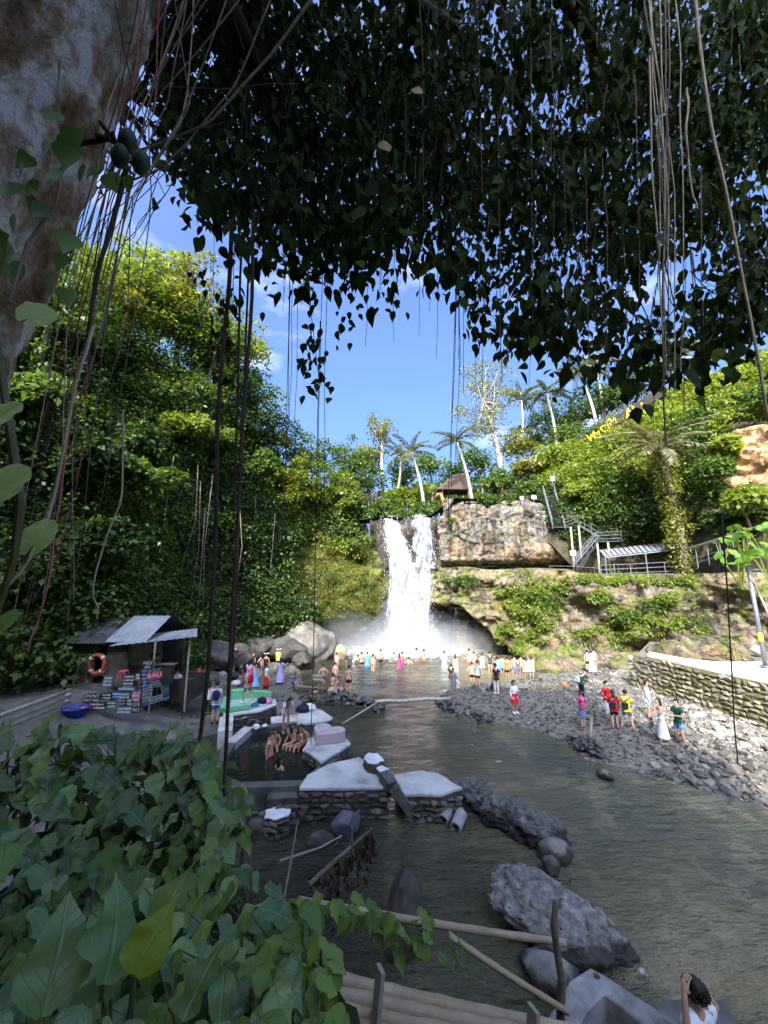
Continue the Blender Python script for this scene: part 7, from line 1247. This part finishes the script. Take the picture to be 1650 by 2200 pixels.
P = np.stack([X, Y, Z], -1); dsp = .05 * fbm(P * 2.2, 4, 3) + .022 * fbm(P * np.array([16, 16, 3.5]), 3, 8) + .012 * fbm(P * 26, 2, 18); P[..., 0] += np.cos(A) * dsp; P[..., 1] += np.sin(A) * dsp
i, j = np.meshgrid(np.arange(219), np.arange(180), indexing='ij'); a = (i * 180 + j).ravel(); b = (i * 180 + (j + 1) % 180).ravel(); F = np.stack([a, b, b + 180, a + 180], -1)
trunk = fobj('trunk', P.reshape(-1, 3), F, m_trunk, tree_, smooth=True)
# limbs
def limb(pts, r0, r1, mat=m_root_dark, nm='limb', n=8, par=None):
    C = polyline(pts, 14); C[1:-1] += rng.normal(size=(12, 3)) * .05; return MB().tube([Vector(c) for c in C], np.linspace(r0, r1, 14), n).build(nm, mat, par or tree_, smooth=True)
limb([(-2.2, 2.1, 13.4), (-.4, 3.6, 15.2), (1.5, 5, 15.8), (3.6, 6.2, 15.4)], .16, .05); limb([(-1.4, 2, 14.5), (1.2, 3.4, 15.8), (3.2, 4.4, 15), at(1265, 120, 5.4), at(1300, 240, 5.4), at(1345, 420, 5.4)], .12, .035); limb([(-2.4, 2.2, 13.2), (-2.0, 3.8, 14.4), (-1.8, 5.8, 14.8), (-1.6, 8, 14.6)], .2, .06); limb([(-1, 1.8, 17), (3, 1.4, 19), (7, 2, 19)], .22, .08); limb([(-1, 1.8, 16), (-4, 4, 18), (-7, 6, 18)], .26, .1); limb([(-1, 1.6, 16), (-1, -3, 19), (0, -8, 20)], .3, .1); limb([(-1, 1.6, 16), (-5, -2, 19), (-8, -6, 20)], .28, .1); limb([(-1, 1.6, 16), (3, -2, 19), (6, -5, 19)], .28, .1)
# canopy: hanging twigs with leaves; the largest leaves are parts, the rest one mass
lowx = [225, 262, 300, 340, 370, 430, 480, 540, 600, 650, 720, 780, 845, 872, 900, 935, 965, 1010, 1060, 1120, 1180, 1230, 1300, 1360, 1450, 1550, 1650, 1900]
lowy = [90, 170, 220, 270, 380, 500, 545, 590, 640, 655, 650, 640, 630, 560, 575, 610, 690, 710, 765, 775, 790, 835, 835, 845, 845, 790, 770, 640]
rg = np.random.default_rng(4)
def leaf6(P, D, N, Lg, Wd, fold=.16):      # six-point pointed leaf, two quads
    S = np.cross(D, N); S /= np.linalg.norm(S, axis=1, keepdims=True) + 1e-9; N2 = np.cross(S, D); Lg = Lg[:, None]; Wd = Wd[:, None]
    V = np.stack([P, P + D * Lg * .25 + S * Wd * .85 + N2 * Lg * fold * .6, P + D * Lg * .62 + S * Wd * .8 + N2 * Lg * fold * .5, P + D * Lg - N2 * Lg * fold, P + D * Lg * .62 - S * Wd * .8 + N2 * Lg * fold * .5, P + D * Lg * .25 - S * Wd * .85 + N2 * Lg * fold * .6], 1).reshape(-1, 3)
    b = np.arange(0, len(V), 6); F = np.concatenate([np.stack([b, b + 1, b + 2, b + 3], -1), np.stack([b, b + 3, b + 4, b + 5], -1)]); return V, F
def outline_leaf(nm, prof, mat, nseg=7, fold=.22, curl=.18, wave=0., ser=0.):   # unit leaf along +Y, prof: half width at each step
    V = []; F = []
    for i in range(nseg + 1):
        t_ = i / nseg; w_ = np.interp(t_, np.linspace(0, 1, len(prof)), prof) * (1 + ser * (1 if i % 2 else -1)); zc = -curl * t_ * t_; wv = wave * math.sin(t_ * 14)
        V += [(-w_, t_ - w_ * .12, zc + fold * w_ + wv * w_), (0, t_, zc), (w_, t_ - w_ * .12, zc + fold * w_ - wv * w_ * .8)]
    for i in range(nseg):
        a = i * 3; F += [(a, a + 1, a + 4, a + 3), (a + 1, a + 2, a + 5, a + 4)]
    me = fast_mesh(nm, np.array(V), np.array(F), True); me.materials.append(mat); return me
CL = [outline_leaf('leaf', (.0, .24, .33, .31, .2, .07, 0), lf_can), outline_leaf('leaf', (.0, .18, .26, .27, .2, .09, 0), lf_can, curl=.3)]
tw = []; LP = []; LD = []; LN = []; LL = []
n_tw = 0
while n_tw < 1720:
    px_ = rg.uniform(215, 1900); py_ = rg.uniform(-160, 850) if n_tw < 1050 else rg.uniform(-160, 470); lo = np.interp(px_, lowx, lowy) - (62 if px_ < 1000 else 38)
    if py_ > lo: continue
    if px_ > 1000 and py_ > 230 and vnoise(np.array([[px_ * .012, py_ * .012, 3.]]), 5)[0] < -.08 and py_ < lo - 40: continue
    if py_ < 380 and px_ < 350 - py_ * .25 - 40: continue
    depth_lo = 3.6 + 1.2 * rg.random() + 2.6 * rg.random() * (py_ < lo - 120)
    c = np.array(at(px_, py_, depth_lo))
    if c[2] > 17.5: continue
    n_tw += 1; ln = rg.uniform(.45, .85); dr = unit(np.array([rg.normal() * .5, rg.normal() * .5, -.75])); q0 = c - dr * ln * .8; q1 = c + dr * ln * .2
    m_ = 17; t_ = rg.random(m_) ** .8; P = q0 + (q1 - q0) * t_[:, None] + rg.normal(size=(m_, 3)) * .17; D = unit(dr * .5 + rg.normal(size=(m_, 3)) * .55 + np.array([0, 0, -.75])); N = unit(rg.normal(size=(m_, 3)) * .6 + np.array([0, -.75, .35]))
    LP.append(P); LD.append(D); LN.append(N); LL.append(rg.uniform(.09, .22, m_) * rg.uniform(.7, 1.25)); tw.append((q0, q1))
LP = np.concatenate(LP); LD = np.concatenate(LD); LN = np.concatenate(LN); LL = np.concatenate(LL)
a, b_ = pix(LP); lim = np.interp(a, lowx, lowy); vis = (a > 180) & (a < 1650) & (b_ > 0) & (b_ > lim - 140); score = np.where(vis, LL / LP[:, 1] * (1 + (b_ > lim - 90)), 0); od = np.argsort(-score)
for k in od[:295]:
    D = Vector(LD[k]); N = Vector(LN[k]); S = D.cross(N).normalized(); N2 = S.cross(D); rot = Matrix((S, D, N2)).transposed().to_euler(); o = inst('leaf', CL[k % 2], tree_, LP[k], rot, (LL[k],) * 3, lf_can_lit if rg.random() < .16 else None)
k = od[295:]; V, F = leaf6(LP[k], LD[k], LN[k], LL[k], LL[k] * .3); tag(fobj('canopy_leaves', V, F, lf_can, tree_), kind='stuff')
mb = MB()
for q0, q1 in tw: mb.tube([q0 + np.array([0, 0, .5]) + rg.normal(size=3) * .1, q0, q1], [.008, .006, .003], 3, False)
tag(mb.build('twigs', m_root_dark, tree_), kind='stuff')
# upper crown above and behind the viewpoint
n_ = 200; X_ = rg.uniform(-8, 1, n_); Y_ = rg.uniform(-5, 6.5, n_); Z_ = rg.uniform(15, 19, n_)
V, F = clump_leaves(np.stack([X_, Y_, Z_], -1), np.full(n_, 1.2), 46, .3, .4, .7, .33, None, .2, rg); tag(fobj('crown', V, F, lf_can, tree_), kind='stuff')
# a few pale or yellow leaves and a lit spray
for px_, py_, sz, mt in ((822, 300, .24, lf_yel), (735, 150, .2, lf_can), (900, 185, .2, lf_yel), (775, 440, .26, lf_can), (1490, 790, .3, None), (1165, 590, .2, None), (1420, 500, .26, None)):
    q = at(px_, py_, 3.3); o = inst('leaf', CL[0], tree_, q, (R(-95), .3 * math.sin(px_), .4 * math.cos(px_)), (sz,) * 3, mt or lf_can)
# aerial roots
def aroot(pts, Yd, w0, w1=None, mat=m_root, n_=22, wob=.02):
    C = polyline([at(a, b, Yd) for a, b in pts], n_); nz_ = np.cumsum(rg.normal(size=(n_ - 2, 2)), 0) * wob * .35
    for _ in range(3): nz_[1:-1] = (nz_[:-2] + 2 * nz_[1:-1] + nz_[2:]) / 4
    C[1:-1, :2] += nz_ * np.sin(np.linspace(0, 1, n_ - 2) * math.pi)[:, None] ** .5 * min(1, len(pts) / 4); return MB().tube([Vector(c) for c in C], np.linspace(w0, w1 or w0 * .6, n_), 5, False).build('aerial_root', mat, tree_, smooth=True)
aroot([(545, 430), (540, 620), (520, 900), (505, 1150), (490, 1500), (476, 1830)], 3.6, .02, .016, m_root_dark); aroot([(500, 430), (492, 620), (475, 900), (462, 1200), (446, 1450), (428, 1600)], 3.9, .026, .02, m_root_dark); aroot([(520, 500), (512, 800), (503, 1100)], 3.8, .014, .012, m_root_dark); aroot([(536, 520), (524, 800), (500, 1160), (488, 1560)], 3.7, .012, .01, m_root_dark)
for x0 in (622, 628, 640, 690, 700, 978, 985, 616): aroot([(x0 + 6, rg.uniform(350, 500)), (x0, 800), (x0 - 8, rg.uniform(900, 1250))], 4.2, .005, .003, m_root_dark)
aroot([(688, 690), (680, 1000), (668, 1600)], 4.5, .006, .005, m_root_dark); aroot([(980, 400), (975, 800), (962, 1140)], 4.6, .005, .004, m_root_dark)
aroot([(1490, -40), (1530, 300), (1600, 640), (1655, 920)], 3.4, .017, .012, m_root_pale); aroot([(1550, 1100), (1568, 1350), (1585, 1640)], 5, .01, .007, m_root_dark); aroot([(1428, 300), (1426, 700), (1430, 960)], 3.6, .014, .008, m_root)
for k in range(9): x0 = 1405 + k * 6 + rg.normal() * 5; aroot([(x0 - 25 + rg.normal() * 14, -30), (x0 - 8 + rg.normal() * 8, 200), (x0, 420), (x0 + 6, rg.uniform(520, 900))], 3.5 + .2 * rg.random(), .009, .005, m_root if k % 2 else m_root_pale, wob=.03)
aroot([(1475, 190), (1480, 330), (1498, 450)], 3.4, .013, .009, m_root_pale, wob=.05); aroot([(1395, 120), (1400, 420), (1424, 720)], 3.4, .012, .006, m_root_pale)
for x0, y0, y1 in ((1262, 460, 790), (1300, 480, 800), (1212, 420, 520), (1140, 60, 700), (1025, 60, 600), (1075, 380, 820), (1370, 300, 640), (1510, 500, 780), (1345, 640, 840), (905, 90, 500), (1185, 160, 560)): aroot([(x0 - 6, y0 - 140), (x0, y0), (x0 + 4, y1)], 3.9, .007, .004, m_root)
aroot([(690, -30), (560, 130), (440, 260), (250, 340)], 2.9, .017, .01, m_root); aroot([(590, -20), (500, 190), (400, 310)], 3.0, .012, .008, m_root); aroot([(400, 310), (330, 370), (230, 400), (130, 410)], 2.9, .01, .006, m_root); aroot([(300, 180), (460, 190), (640, 180)], 2.7, .005, .004, m_root)
for k in range(19): x0 = 245 + rg.normal() * 30; aroot([(x0 + 150 + rg.normal() * 60, -60), (x0 + 60 + rg.normal() * 40, 230), (x0, 420), (x0 - 50 + rg.normal() * 18, 680), (x0 - 105 + rg.normal() * 24, 950), (x0 - 150 + rg.normal() * 40, rg.uniform(1050, 1400))], 2.0 + .15 * rg.random(), .0055, .0015, (m_root, m_root_dark, m_root_pale, m_root, m_root_red, m_root)[k % 6], wob=.035)
aroot([(272, 360), (240, 520), (205, 680), (190, 800)], 2.05, .017, .008, m_root_dark); aroot([(200, 700), (130, 960), (60, 1180), (0, 1290)], 1.7, .009, .006, m_root_pale); aroot([(150, 900), (112, 1120), (90, 1230), (60, 1400)], 1.75, .006, .004, m_root_red); aroot([(265, 880), (245, 1080), (222, 1220), (208, 1330)], 2.6, .008, .005, m_root_pale, wob=.03)
for k in range(34): x0 = rg.uniform(370, 1500); y0 = np.interp(x0, lowx, lowy); aroot([(x0, y0 - rg.uniform(150, 380)), (x0 - 2, y0 - 60), (x0 - 3, y0 + rg.uniform(-20, 160))], 4 + rg.random(), .004, .003, m_root_dark if k % 2 else m_root)
for k in range(12): x0 = rg.uniform(170, 400); aroot([(330 + rg.normal() * 60, 330 + rg.normal() * 30), (x0, 430), (x0 - 60, 560 + rg.normal() * 30)], 2.6, .0035, .003, m_root_dark, wob=.04)
# small hanging leaf spray left of centre
for (cx, cy, n_, sp_) in ((675, 770, 34, 34), (670, 720, 12, 30), (690, 812, 6, 10), (500, 650, 26, 22), (480, 720, 22, 18), (430, 590, 12, 24), (840, 640, 14, 18), (745, 680, 16, 26)):
    P = np.array([at(cx + rg.normal() * sp_ * .6, cy + rg.normal() * sp_, 4.2) for _ in range(n_)]); D = unit(rg.normal(size=(n_, 3)) * .4 + np.array([0, 0, -1])); N = unit(rg.normal(size=(n_, 3)) * .5 + np.array([0, -1, .2])); Ls = rg.uniform(.08, .14, n_)
    for k in range(n_):
        Dv = Vector(D[k]); S = Dv.cross(Vector(N[k])).normalized(); inst('leaf', CL[k % 2], tree_, P[k], Matrix((S, Dv, S.cross(Dv))).transposed().to_euler(), (Ls[k],) * 3)
aroot([(660, 560), (668, 680), (678, 780), (690, 830)], 4.2, .006, .004, m_root_dark)
# fruits on the trunk
frt = M_plain('green_fruit', (.03, .055, .03), .5, .3); bm = bmesh.new(); bmesh.ops.create_uvsphere(bm, u_segments=14, v_segments=10, radius=1); FM = bpy.data.meshes.new('fruit'); bm.to_mesh(FM); bm.free(); FM.polygons.foreach_set('use_smooth', [True] * len(FM.polygons)); FM.materials.append(frt)
for px_, py_ in ((274, 303), (258, 336), (303, 350)): inst('fruit', FM, tree_, at(px_, py_, 1.95), (.4, .5, 0), (.05, .05, .068))
limb([at(180, 290, 2.0), at(240, 300, 1.97), at(280, 325, 1.95)], .016, .01, m_root_dark)
# climbing vine leaves on the trunk, thick round leaves at the left edge
lf_vine = M_leaf('vine_leaf', [(.2, (.05, .12, .03)), (.5, (.09, .18, .045)), (.8, (.14, .25, .07))], .35, .45, .4, nscale=3)
lf_thick = M_leaf('thick_leaf', [(.2, (.12, .2, .04)), (.5, (.2, .28, .06)), (.8, (.28, .35, .1))], .15, .5, .4, nscale=6)
vine = thing('climbing_vine', 'leafy vine climbing the near trunk at the upper left', 'vine', at(120, 450, 1.6)); HEART = outline_leaf('leaf', (.3, .46, .44, .34, .2, .08, 0), lf_vine, curl=.2)
for px_, py_ in ((128, 165), (115, 235), (150, 270), (140, 310), (90, 305), (60, 330), (40, 355), (75, 375), (110, 365), (20, 390), (60, 420), (95, 440), (40, 505), (20, 470), (148, 500), (130, 545), (150, 300), (170, 360), (190, 370), (250, 370), (215, 355), (60, 390), (15, 560), (100, 590), (140, 620), (205, 360), (230, 372), (270, 378)):
    q = at(px_, py_, 1.52 if px_ < 160 else 1.85); inst('leaf', HEART, vine, q, (R(-70) + random.uniform(-.4, .4), random.uniform(-.5, .5), random.uniform(-.7, .7)), (random.uniform(.085, .13),) * 3)
MB().tube([at(128, 130, 1.6), at(125, 230, 1.58), at(140, 330, 1.56), at(120, 440, 1.56), at(60, 520, 1.55), at(20, 650, 1.5)], .007, 5).build('stem', m_root, vine)
hoya = thing('round_leaf_vine', 'vine with thick round green leaves at the left edge', 'vine', at(20, 1100, 1.1)); DISC = disc_leaf('leaf', lf_thick, 18, 0, .06)
for px_, py_, Yd, s_, ry, rz in ((78, 1162, 1.15, .13, .2, .3), (0, 1050, 1.0, .15, .3, .2), (0, 895, 1.0, .11, .4, 0), (10, 560, 1.0, .2, .5, 2.4), (72, 680, 1.05, .13, .5, .6), (10, 1340, 1.1, .07, .3, 0)): inst('leaf', DISC, hoya, at(px_, py_, Yd), (R(75), ry, rz), (s_ * (.78 if py_ != 600 else .34), s_, s_))
MB().tube([at(-20, 640, 1.08), at(30, 980, 1.1), at(45, 1080, 1.1), at(30, 1200, 1.1), at(-10, 1330, 1.1)], [.008, .012, .012, .01, .008], 6).build('stem', lf_moss, hoya)
# ================================================================== foreground bush
lf_bush = M_leaf('bush_leaf', [(.2, (.06, .115, .045)), (.5, (.13, .225, .075)), (.8, (.25, .36, .11))], .3, .4, .6, vein=True, nscale=1.5)
lf_bush2 = M_leaf('bush_leaf_light', [(.2, (.09, .17, .035)), (.5, (.15, .25, .05)), (.8, (.23, .35, .07))], .38, .5, .4, vein=True, nscale=1.5)
lf_lime = M_leaf('lime_leaf', [(.2, (.17, .26, .02)), (.8, (.26, .36, .04))], .45, .5, .4, vein=True)
m_stem = M_plain('green_stem', (.07, .09, .04), .7, .3)
BLV = [outline_leaf('leaf', (.06, .3, .36, .33, .24, .12, 0), lf_bush, 12, wave=.3, ser=.04), outline_leaf('leaf', (.1, .34, .42, .36, .22, .08, 0), lf_bush, 12, curl=.35, wave=.35, ser=.05), outline_leaf('leaf', (.05, .22, .3, .2, .34, .16, 0), lf_bush, 12, wave=.3, ser=.06), outline_leaf('leaf', (0, .2, .26, .24, .16, .07, 0), lf_bush, 12, curl=.25, wave=.4, ser=.03)]
bpoly = [(-60, 1525), (60, 1518), (200, 1528), (330, 1530), (430, 1545), (480, 1580), (530, 1650), (545, 1720), (480, 1775), (540, 1820), (640, 1890), (690, 1960), (740, 2000), (760, 2080), (730, 2150), (740, 2260), (-60, 2260)]
def bushY(px_, py_): return 1.5 + (2200 - py_) / 670 * 2.7
rb = np.random.default_rng(8); usedl = {}
plants = [(20, 1580), (130, 1560), (250, 1575), (350, 1570), (420, 1590), (480, 1650), (60, 1690), (180, 1680), (300, 1690), (400, 1700), (520, 1700), (40, 1830), (160, 1830), (300, 1820), (420, 1850), (540, 1880), (60, 1970), (190, 1960), (380, 1960), (520, 1990), (640, 1980), (80, 2110), (240, 2130), (400, 2110), (540, 2110), (660, 2090), (690, 2030)]
nmk = ['broad-leaved shrub', 'leafy shrub', 'large-leaved plant']
def where(px_, py_):
    v = 'at the top edge of the foreground thicket' if py_ < 1600 else 'in the upper part of the foreground thicket' if py_ < 1720 else 'in the middle of the foreground thicket' if py_ < 1900 else 'low in the foreground thicket' if py_ < 2050 else 'at the bottom edge of the picture'
    h = 'far left' if px_ < 100 else 'left' if px_ < 220 else 'centre-left' if px_ < 340 else 'centre' if px_ < 440 else 'right' if px_ < 560 else 'far right'
    return h, v
for pi, (cx, cy) in enumerate(plants):
    h, v = where(cx, cy); kk = usedl.get((h, v), 0); usedl[(h, v)] = kk + 1; h = h + (', nearer the viewer' if kk else ''); base = at(cx, cy, bushY(cx, cy)); base = base - Vector((0, 0, .9)); light = cy > 1780 and cx > 260 and pi % 3 != 0; root = thing('shrub', '%s %s, %s' % ('light green leafy shrub' if light else 'dark green broad-leaved shrub', v, h), 'shrub', base, 'shrubs of the foreground thicket')
    MB().tube([base, base + Vector((.03, .02, .45)), base + Vector((0, 0, .88))], [.012, .01, .006], 5).build('stem', m_stem, root)
    n_l = 21 if cy < 1900 else 19; k = 0; tries = 0
    while k < n_l and tries < 200:
        tries += 1; px_, py_ = cx + rb.normal() * 62, cy + rb.normal() * 52
        if sdist(np.array([float(px_)]), np.array([float(py_)]), bpoly)[0] < 8: continue
        Yd = bushY(px_, py_) + rb.normal() * .12 - .04; q = at(px_, py_, Yd); q.z -= abs(rb.normal()) * .12 - .02
        sz = (rb.uniform(.15, .27) if not light else rb.uniform(.11, .19)) * (1. if cy > 1600 else 1.1) * (.72 if cy > 1950 else 1)
        az = rb.uniform(-2.6, .4) if rb.random() < .75 else rb.uniform(0, 6.28); D = Vector((math.cos(az) * .9, math.sin(az) * .9 - .1, -.25 - .45 * rb.random())).normalized(); N = Vector((rb.normal() * .35, -.25 + rb.normal() * .35, 1)).normalized(); S = D.cross(N).normalized()
        o = inst('leaf', BLV[(k + pi) % 4], root, q, Matrix((S, D, S.cross(D))).transposed().to_euler(), (sz,) * 3, lf_bush2 if light else (lf_bush if rb.random() > .14 else lf_bush2))
        if k % 3 == 0: tp_ = base + Vector((0, 0, .5 + .3 * rb.random())); MB().tube([tp_, tp_.lerp(q, .6) + Vector((0, 0, .03)), q], [.005, .004, .003], 4, False).build('leaf_stalk', m_stem, root)
        k += 1
# understorey below the top leaves, its dark colour standing for shade in the gaps
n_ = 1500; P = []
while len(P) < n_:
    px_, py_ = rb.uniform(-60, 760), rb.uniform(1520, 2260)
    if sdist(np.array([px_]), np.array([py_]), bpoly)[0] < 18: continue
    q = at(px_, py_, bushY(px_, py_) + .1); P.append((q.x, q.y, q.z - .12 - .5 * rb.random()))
P = np.array(P); D = unit(rb.normal(size=(n_, 3)) + np.array([.3, -.6, -.5])); N = unit(rb.normal(size=(n_, 3)) * .5 + np.array([0, -.3, 1])); Ls = rb.uniform(.1, .22, n_); V, F = leaf6(P, D, N, Ls, Ls * .33); tag(fobj('shade_undergrowth', V, F, lf_dark), kind='stuff')
# special big leaves
big = thing('big_leaf_plant', 'young plant with one lime yellow leaf and broad veined leaves', 'plant', at(285, 2150, 1.55) - Vector((0, 0, .3)))
for px_, py_, Yd, sz, rx, ry, rz, mt, k in ((288, 2095, 1.45, .19, R(58), .25, -.15, lf_lime, 1), (310, 2075, 1.62, .36, R(62), -.5, -.75, lf_bush, 1), (222, 2115, 1.5, .3, R(60), .6, 1.0, lf_bush, 1), (395, 2195, 1.5, .2, R(40), -.3, -.5, lf_bush, 0), (90, 2185, 1.5, .3, R(60), .3, .8, lf_bush, 0)): inst('leaf', BLV[k], big, at(px_, py_, Yd), (rx, ry, rz), (sz,) * 3, mt)
bb = WL[big]; MB().tube([bb, bb + Vector((0, 0, .2)), at(288, 2095, 1.46)], [.014, .012, .007], 6).build('stem', m_stem, big)
# trailing vine along the bamboo pole and small fern sprig
tv = thing('trailing_vine', 'light green vine trailing along the thin bamboo pole', 'vine', at(780, 1985, 3.2)); TL = outline_leaf('leaf', (.12, .3, .2, .3, .14, .06, 0), lf_bush2, 8)
for k in range(60):
    f_ = rb.random(); px_, py_ = 620 + 300 * f_ + rb.normal() * 14, 1935 + 60 * f_ + rb.normal() * 22 + (40 if f_ > .75 else 0) * rb.random(); q = at(px_, py_, 2.9 + .25 * rb.random()); az = rb.uniform(0, 6.28); D = Vector((math.cos(az), math.sin(az) * .6, -.5)).normalized(); S = D.cross(Vector((0, -.4, 1))).normalized(); inst('leaf', TL, tv, q, Matrix((S, D, S.cross(D))).transposed().to_euler(), (rb.uniform(.08, .15),) * 3)
MB().tube([at(600, 1930, 3.1), at(720, 1950, 3.1), at(820, 1985, 3.1), at(910, 2010, 3.0)], .005, 5).build('stem', m_stem, tv)
fr = thing('fern_sprig', 'small hanging fern sprig at the joint of the bamboo poles', 'fern', at(975, 2010, 2.9))
for k, (dx, ln) in enumerate(((-30, .16), (0, .24), (18, .2))): inst('frond', FR[2], fr, at(965 + dx, 2005, 2.88), (R(90), R(60), R(-90) + k * .3), (ln,) * 3, lf_bush2)
# dead leaf-hung branch in the backwater
db = thing('dead_branch', 'dead branch hung with dry brown leaves over the backwater', 'branch', at(640, 1900, 6)); m_dead = M_leaf('dead_leaf', [(.2, (.05, .04, .03)), (.8, (.15, .125, .1))], .1, .8, .1)
B_ = [at(665, 1900, 6.0), at(730, 1840, 6.2), at(800, 1780, 6.5)]; MB().tube(B_, [.03, .025, .012], 6).build('limb', m_wood, db); MB().tube([at(757, 1835, 6.3), at(756, 1778, 6.3)], .018, 5).build('limb', m_wood, db); DLm = outline_leaf('leaf', (0, .14, .2, .16, .1, .05, 0), m_dead, 6, .5, .4)
for k in range(110): f_ = rb.random() ** .8; q = Vector(B_[0]).lerp(B_[2], f_) + Vector((rb.normal() * .08, rb.normal() * .06, -abs(rb.normal()) * .22)); D = Vector((rb.normal() * .2, rb.normal() * .2, -1)).normalized(); S = D.cross(Vector((rb.normal() * .5, -1, 0))).normalized(); inst('leaf', DLm, db, q, Matrix((S, D, S.cross(D))).transposed().to_euler(), (rb.uniform(.12, .24),) * 3)
mb = MB(); mb.tube([at(600, 1850, 4.2), at(690, 1820, 4.6), at(735, 1795, 4.8), at(720, 1815, 4.8)], [.012, .01, .007, .004], 5); mb.tube([at(595, 2010, 4), at(625, 1850, 4.2), at(640, 1760, 4.3)], [.012, .01, .006], 5); o = mb.build('bare_twig', m_woodpale, None, at(600, 1850, 4.2)); tag(o, 'bare curling twig left of the dead branch', 'twig')
# ================================================================== bamboo rail, stick, concrete wall
m_bam = M_surf('bamboo', [(.3, (.25, .19, .11)), (.55, (.4, .32, .2)), (.75, (.52, .44, .3))], 3, .55, .2, 30, coord='Object', spec=.4)
def bamboo(label, a, b, r_, n_node=7):
    root = thing('bamboo_pole', label, 'pole', a); n_ = n_node * 4; pts = []; rad = []
    for i in range(n_ + 1): f_ = i / n_; pts.append(Vector(a).lerp(Vector(b), f_) + Vector((0, 0, -.01 * math.sin(f_ * 3.1)))); rad.append(r_ * (1 - .15 * f_) * (1.1 if i % 4 == 0 else .99))
    MB().tube(pts, rad, 12).build('culm', m_bam, root, smooth=True)
    for i in range(4, n_, 4): MB().tube([pts[i] - (pts[1] - pts[0]) * .04, pts[i] + (pts[1] - pts[0]) * .04], rad[i] * 1.015, 12, False).build('node_ring', m_woodpale, root)
    return root
for k, (y0, y1, Yd) in enumerate(((2098, 2205, 2.75), (2126, 2233, 2.71), (2155, 2263, 2.67), (2187, 2294, 2.63))): bamboo(['topmost', 'second', 'third', 'lowest'][k] + ' thick bamboo pole of the rail at the bottom edge', at(640 - 37 * k, y0 - 14 - 6 * k, Yd), at(1260 + 23 * k, y1 + 16, Yd), .036 + .003 * (k % 2), 6 + k % 2)
for px_, py_, lab in ((812, 2080, 'left grey board strapped upright across the bamboo rail'), (1140, 2165, 'right grey board end standing on the bamboo rail')):
    a = at(px_ + 6, py_, 2.62); o = MB().bar(a, a + Vector((-.04, -.02, -.34)), .07, .025).build('board', m_woodpale, None, a - Vector((0, 0, .34))); tag(o, lab, 'board')
bamboo('thin bamboo pole crossing level to the bent stick', at(640, 1935, 3.3), at(1215, 2026, 3.3), .026, 6); bamboo('thin bamboo brace slanting down to the foot of the bent stick', at(962, 2008, 3.25), at(1222, 2175, 3.15), .022, 5)
stk = MB(); stk.tube([at(1194, 1936, 3.2), at(1190, 1990, 3.2), at(1197, 2050, 3.2), at(1208, 2110, 3.2), at(1204, 2200, 3.2), at(1206, 2290, 3.2)], [.02, .024, .024, .028, .028, .03], 7); o = stk.build('stick_post', m_wood, None, at(1206, 2290, 3.2), True); tag(o, 'bent wooden stick post holding the thin bamboo poles', 'post')
for q in (at(978, 2008, 3.26), at(1196, 2024, 3.2)): pass
cw = thing('concrete_wall', 'angled grey concrete wall top at the water in the bottom right', 'wall', on(1280, 2100, 0))
ctop = poly_on([(1150, 2230), (1225, 2105), (1268, 2078), (1300, 2095), (1500, 2225), (1420, 2228), (1298, 2135), (1262, 2170), (1230, 2230)], .95); MB().prism(ctop, -.3, .95).build('coping', m_conc_st, cw, bevel=.02)
q = on(1282, 2098, .953); MB().tube([q, q + Vector((0, 0, .012))], .045, 10).build('hole_ring', m_darksteel, cw)
o = MB().prism(poly_on([(1395, 2240), (1420, 2150), (1560, 2150), (1600, 2240)], .85), -.2, .86).build('ledge', m_conc_dark, None, on(1480, 2200, 0)); tag(o, 'wet concrete ledge under the curly-haired person', 'ledge')
fl = MB().prism(poly_on([(1262, 2180), (1300, 2140), (1420, 2235), (1235, 2240)], .3), -.25, .3).build('step', m_conc_dark, None, on(1300, 2200, 0)); tag(fl, 'dark sunken step inside the angle of the concrete wall', 'step')
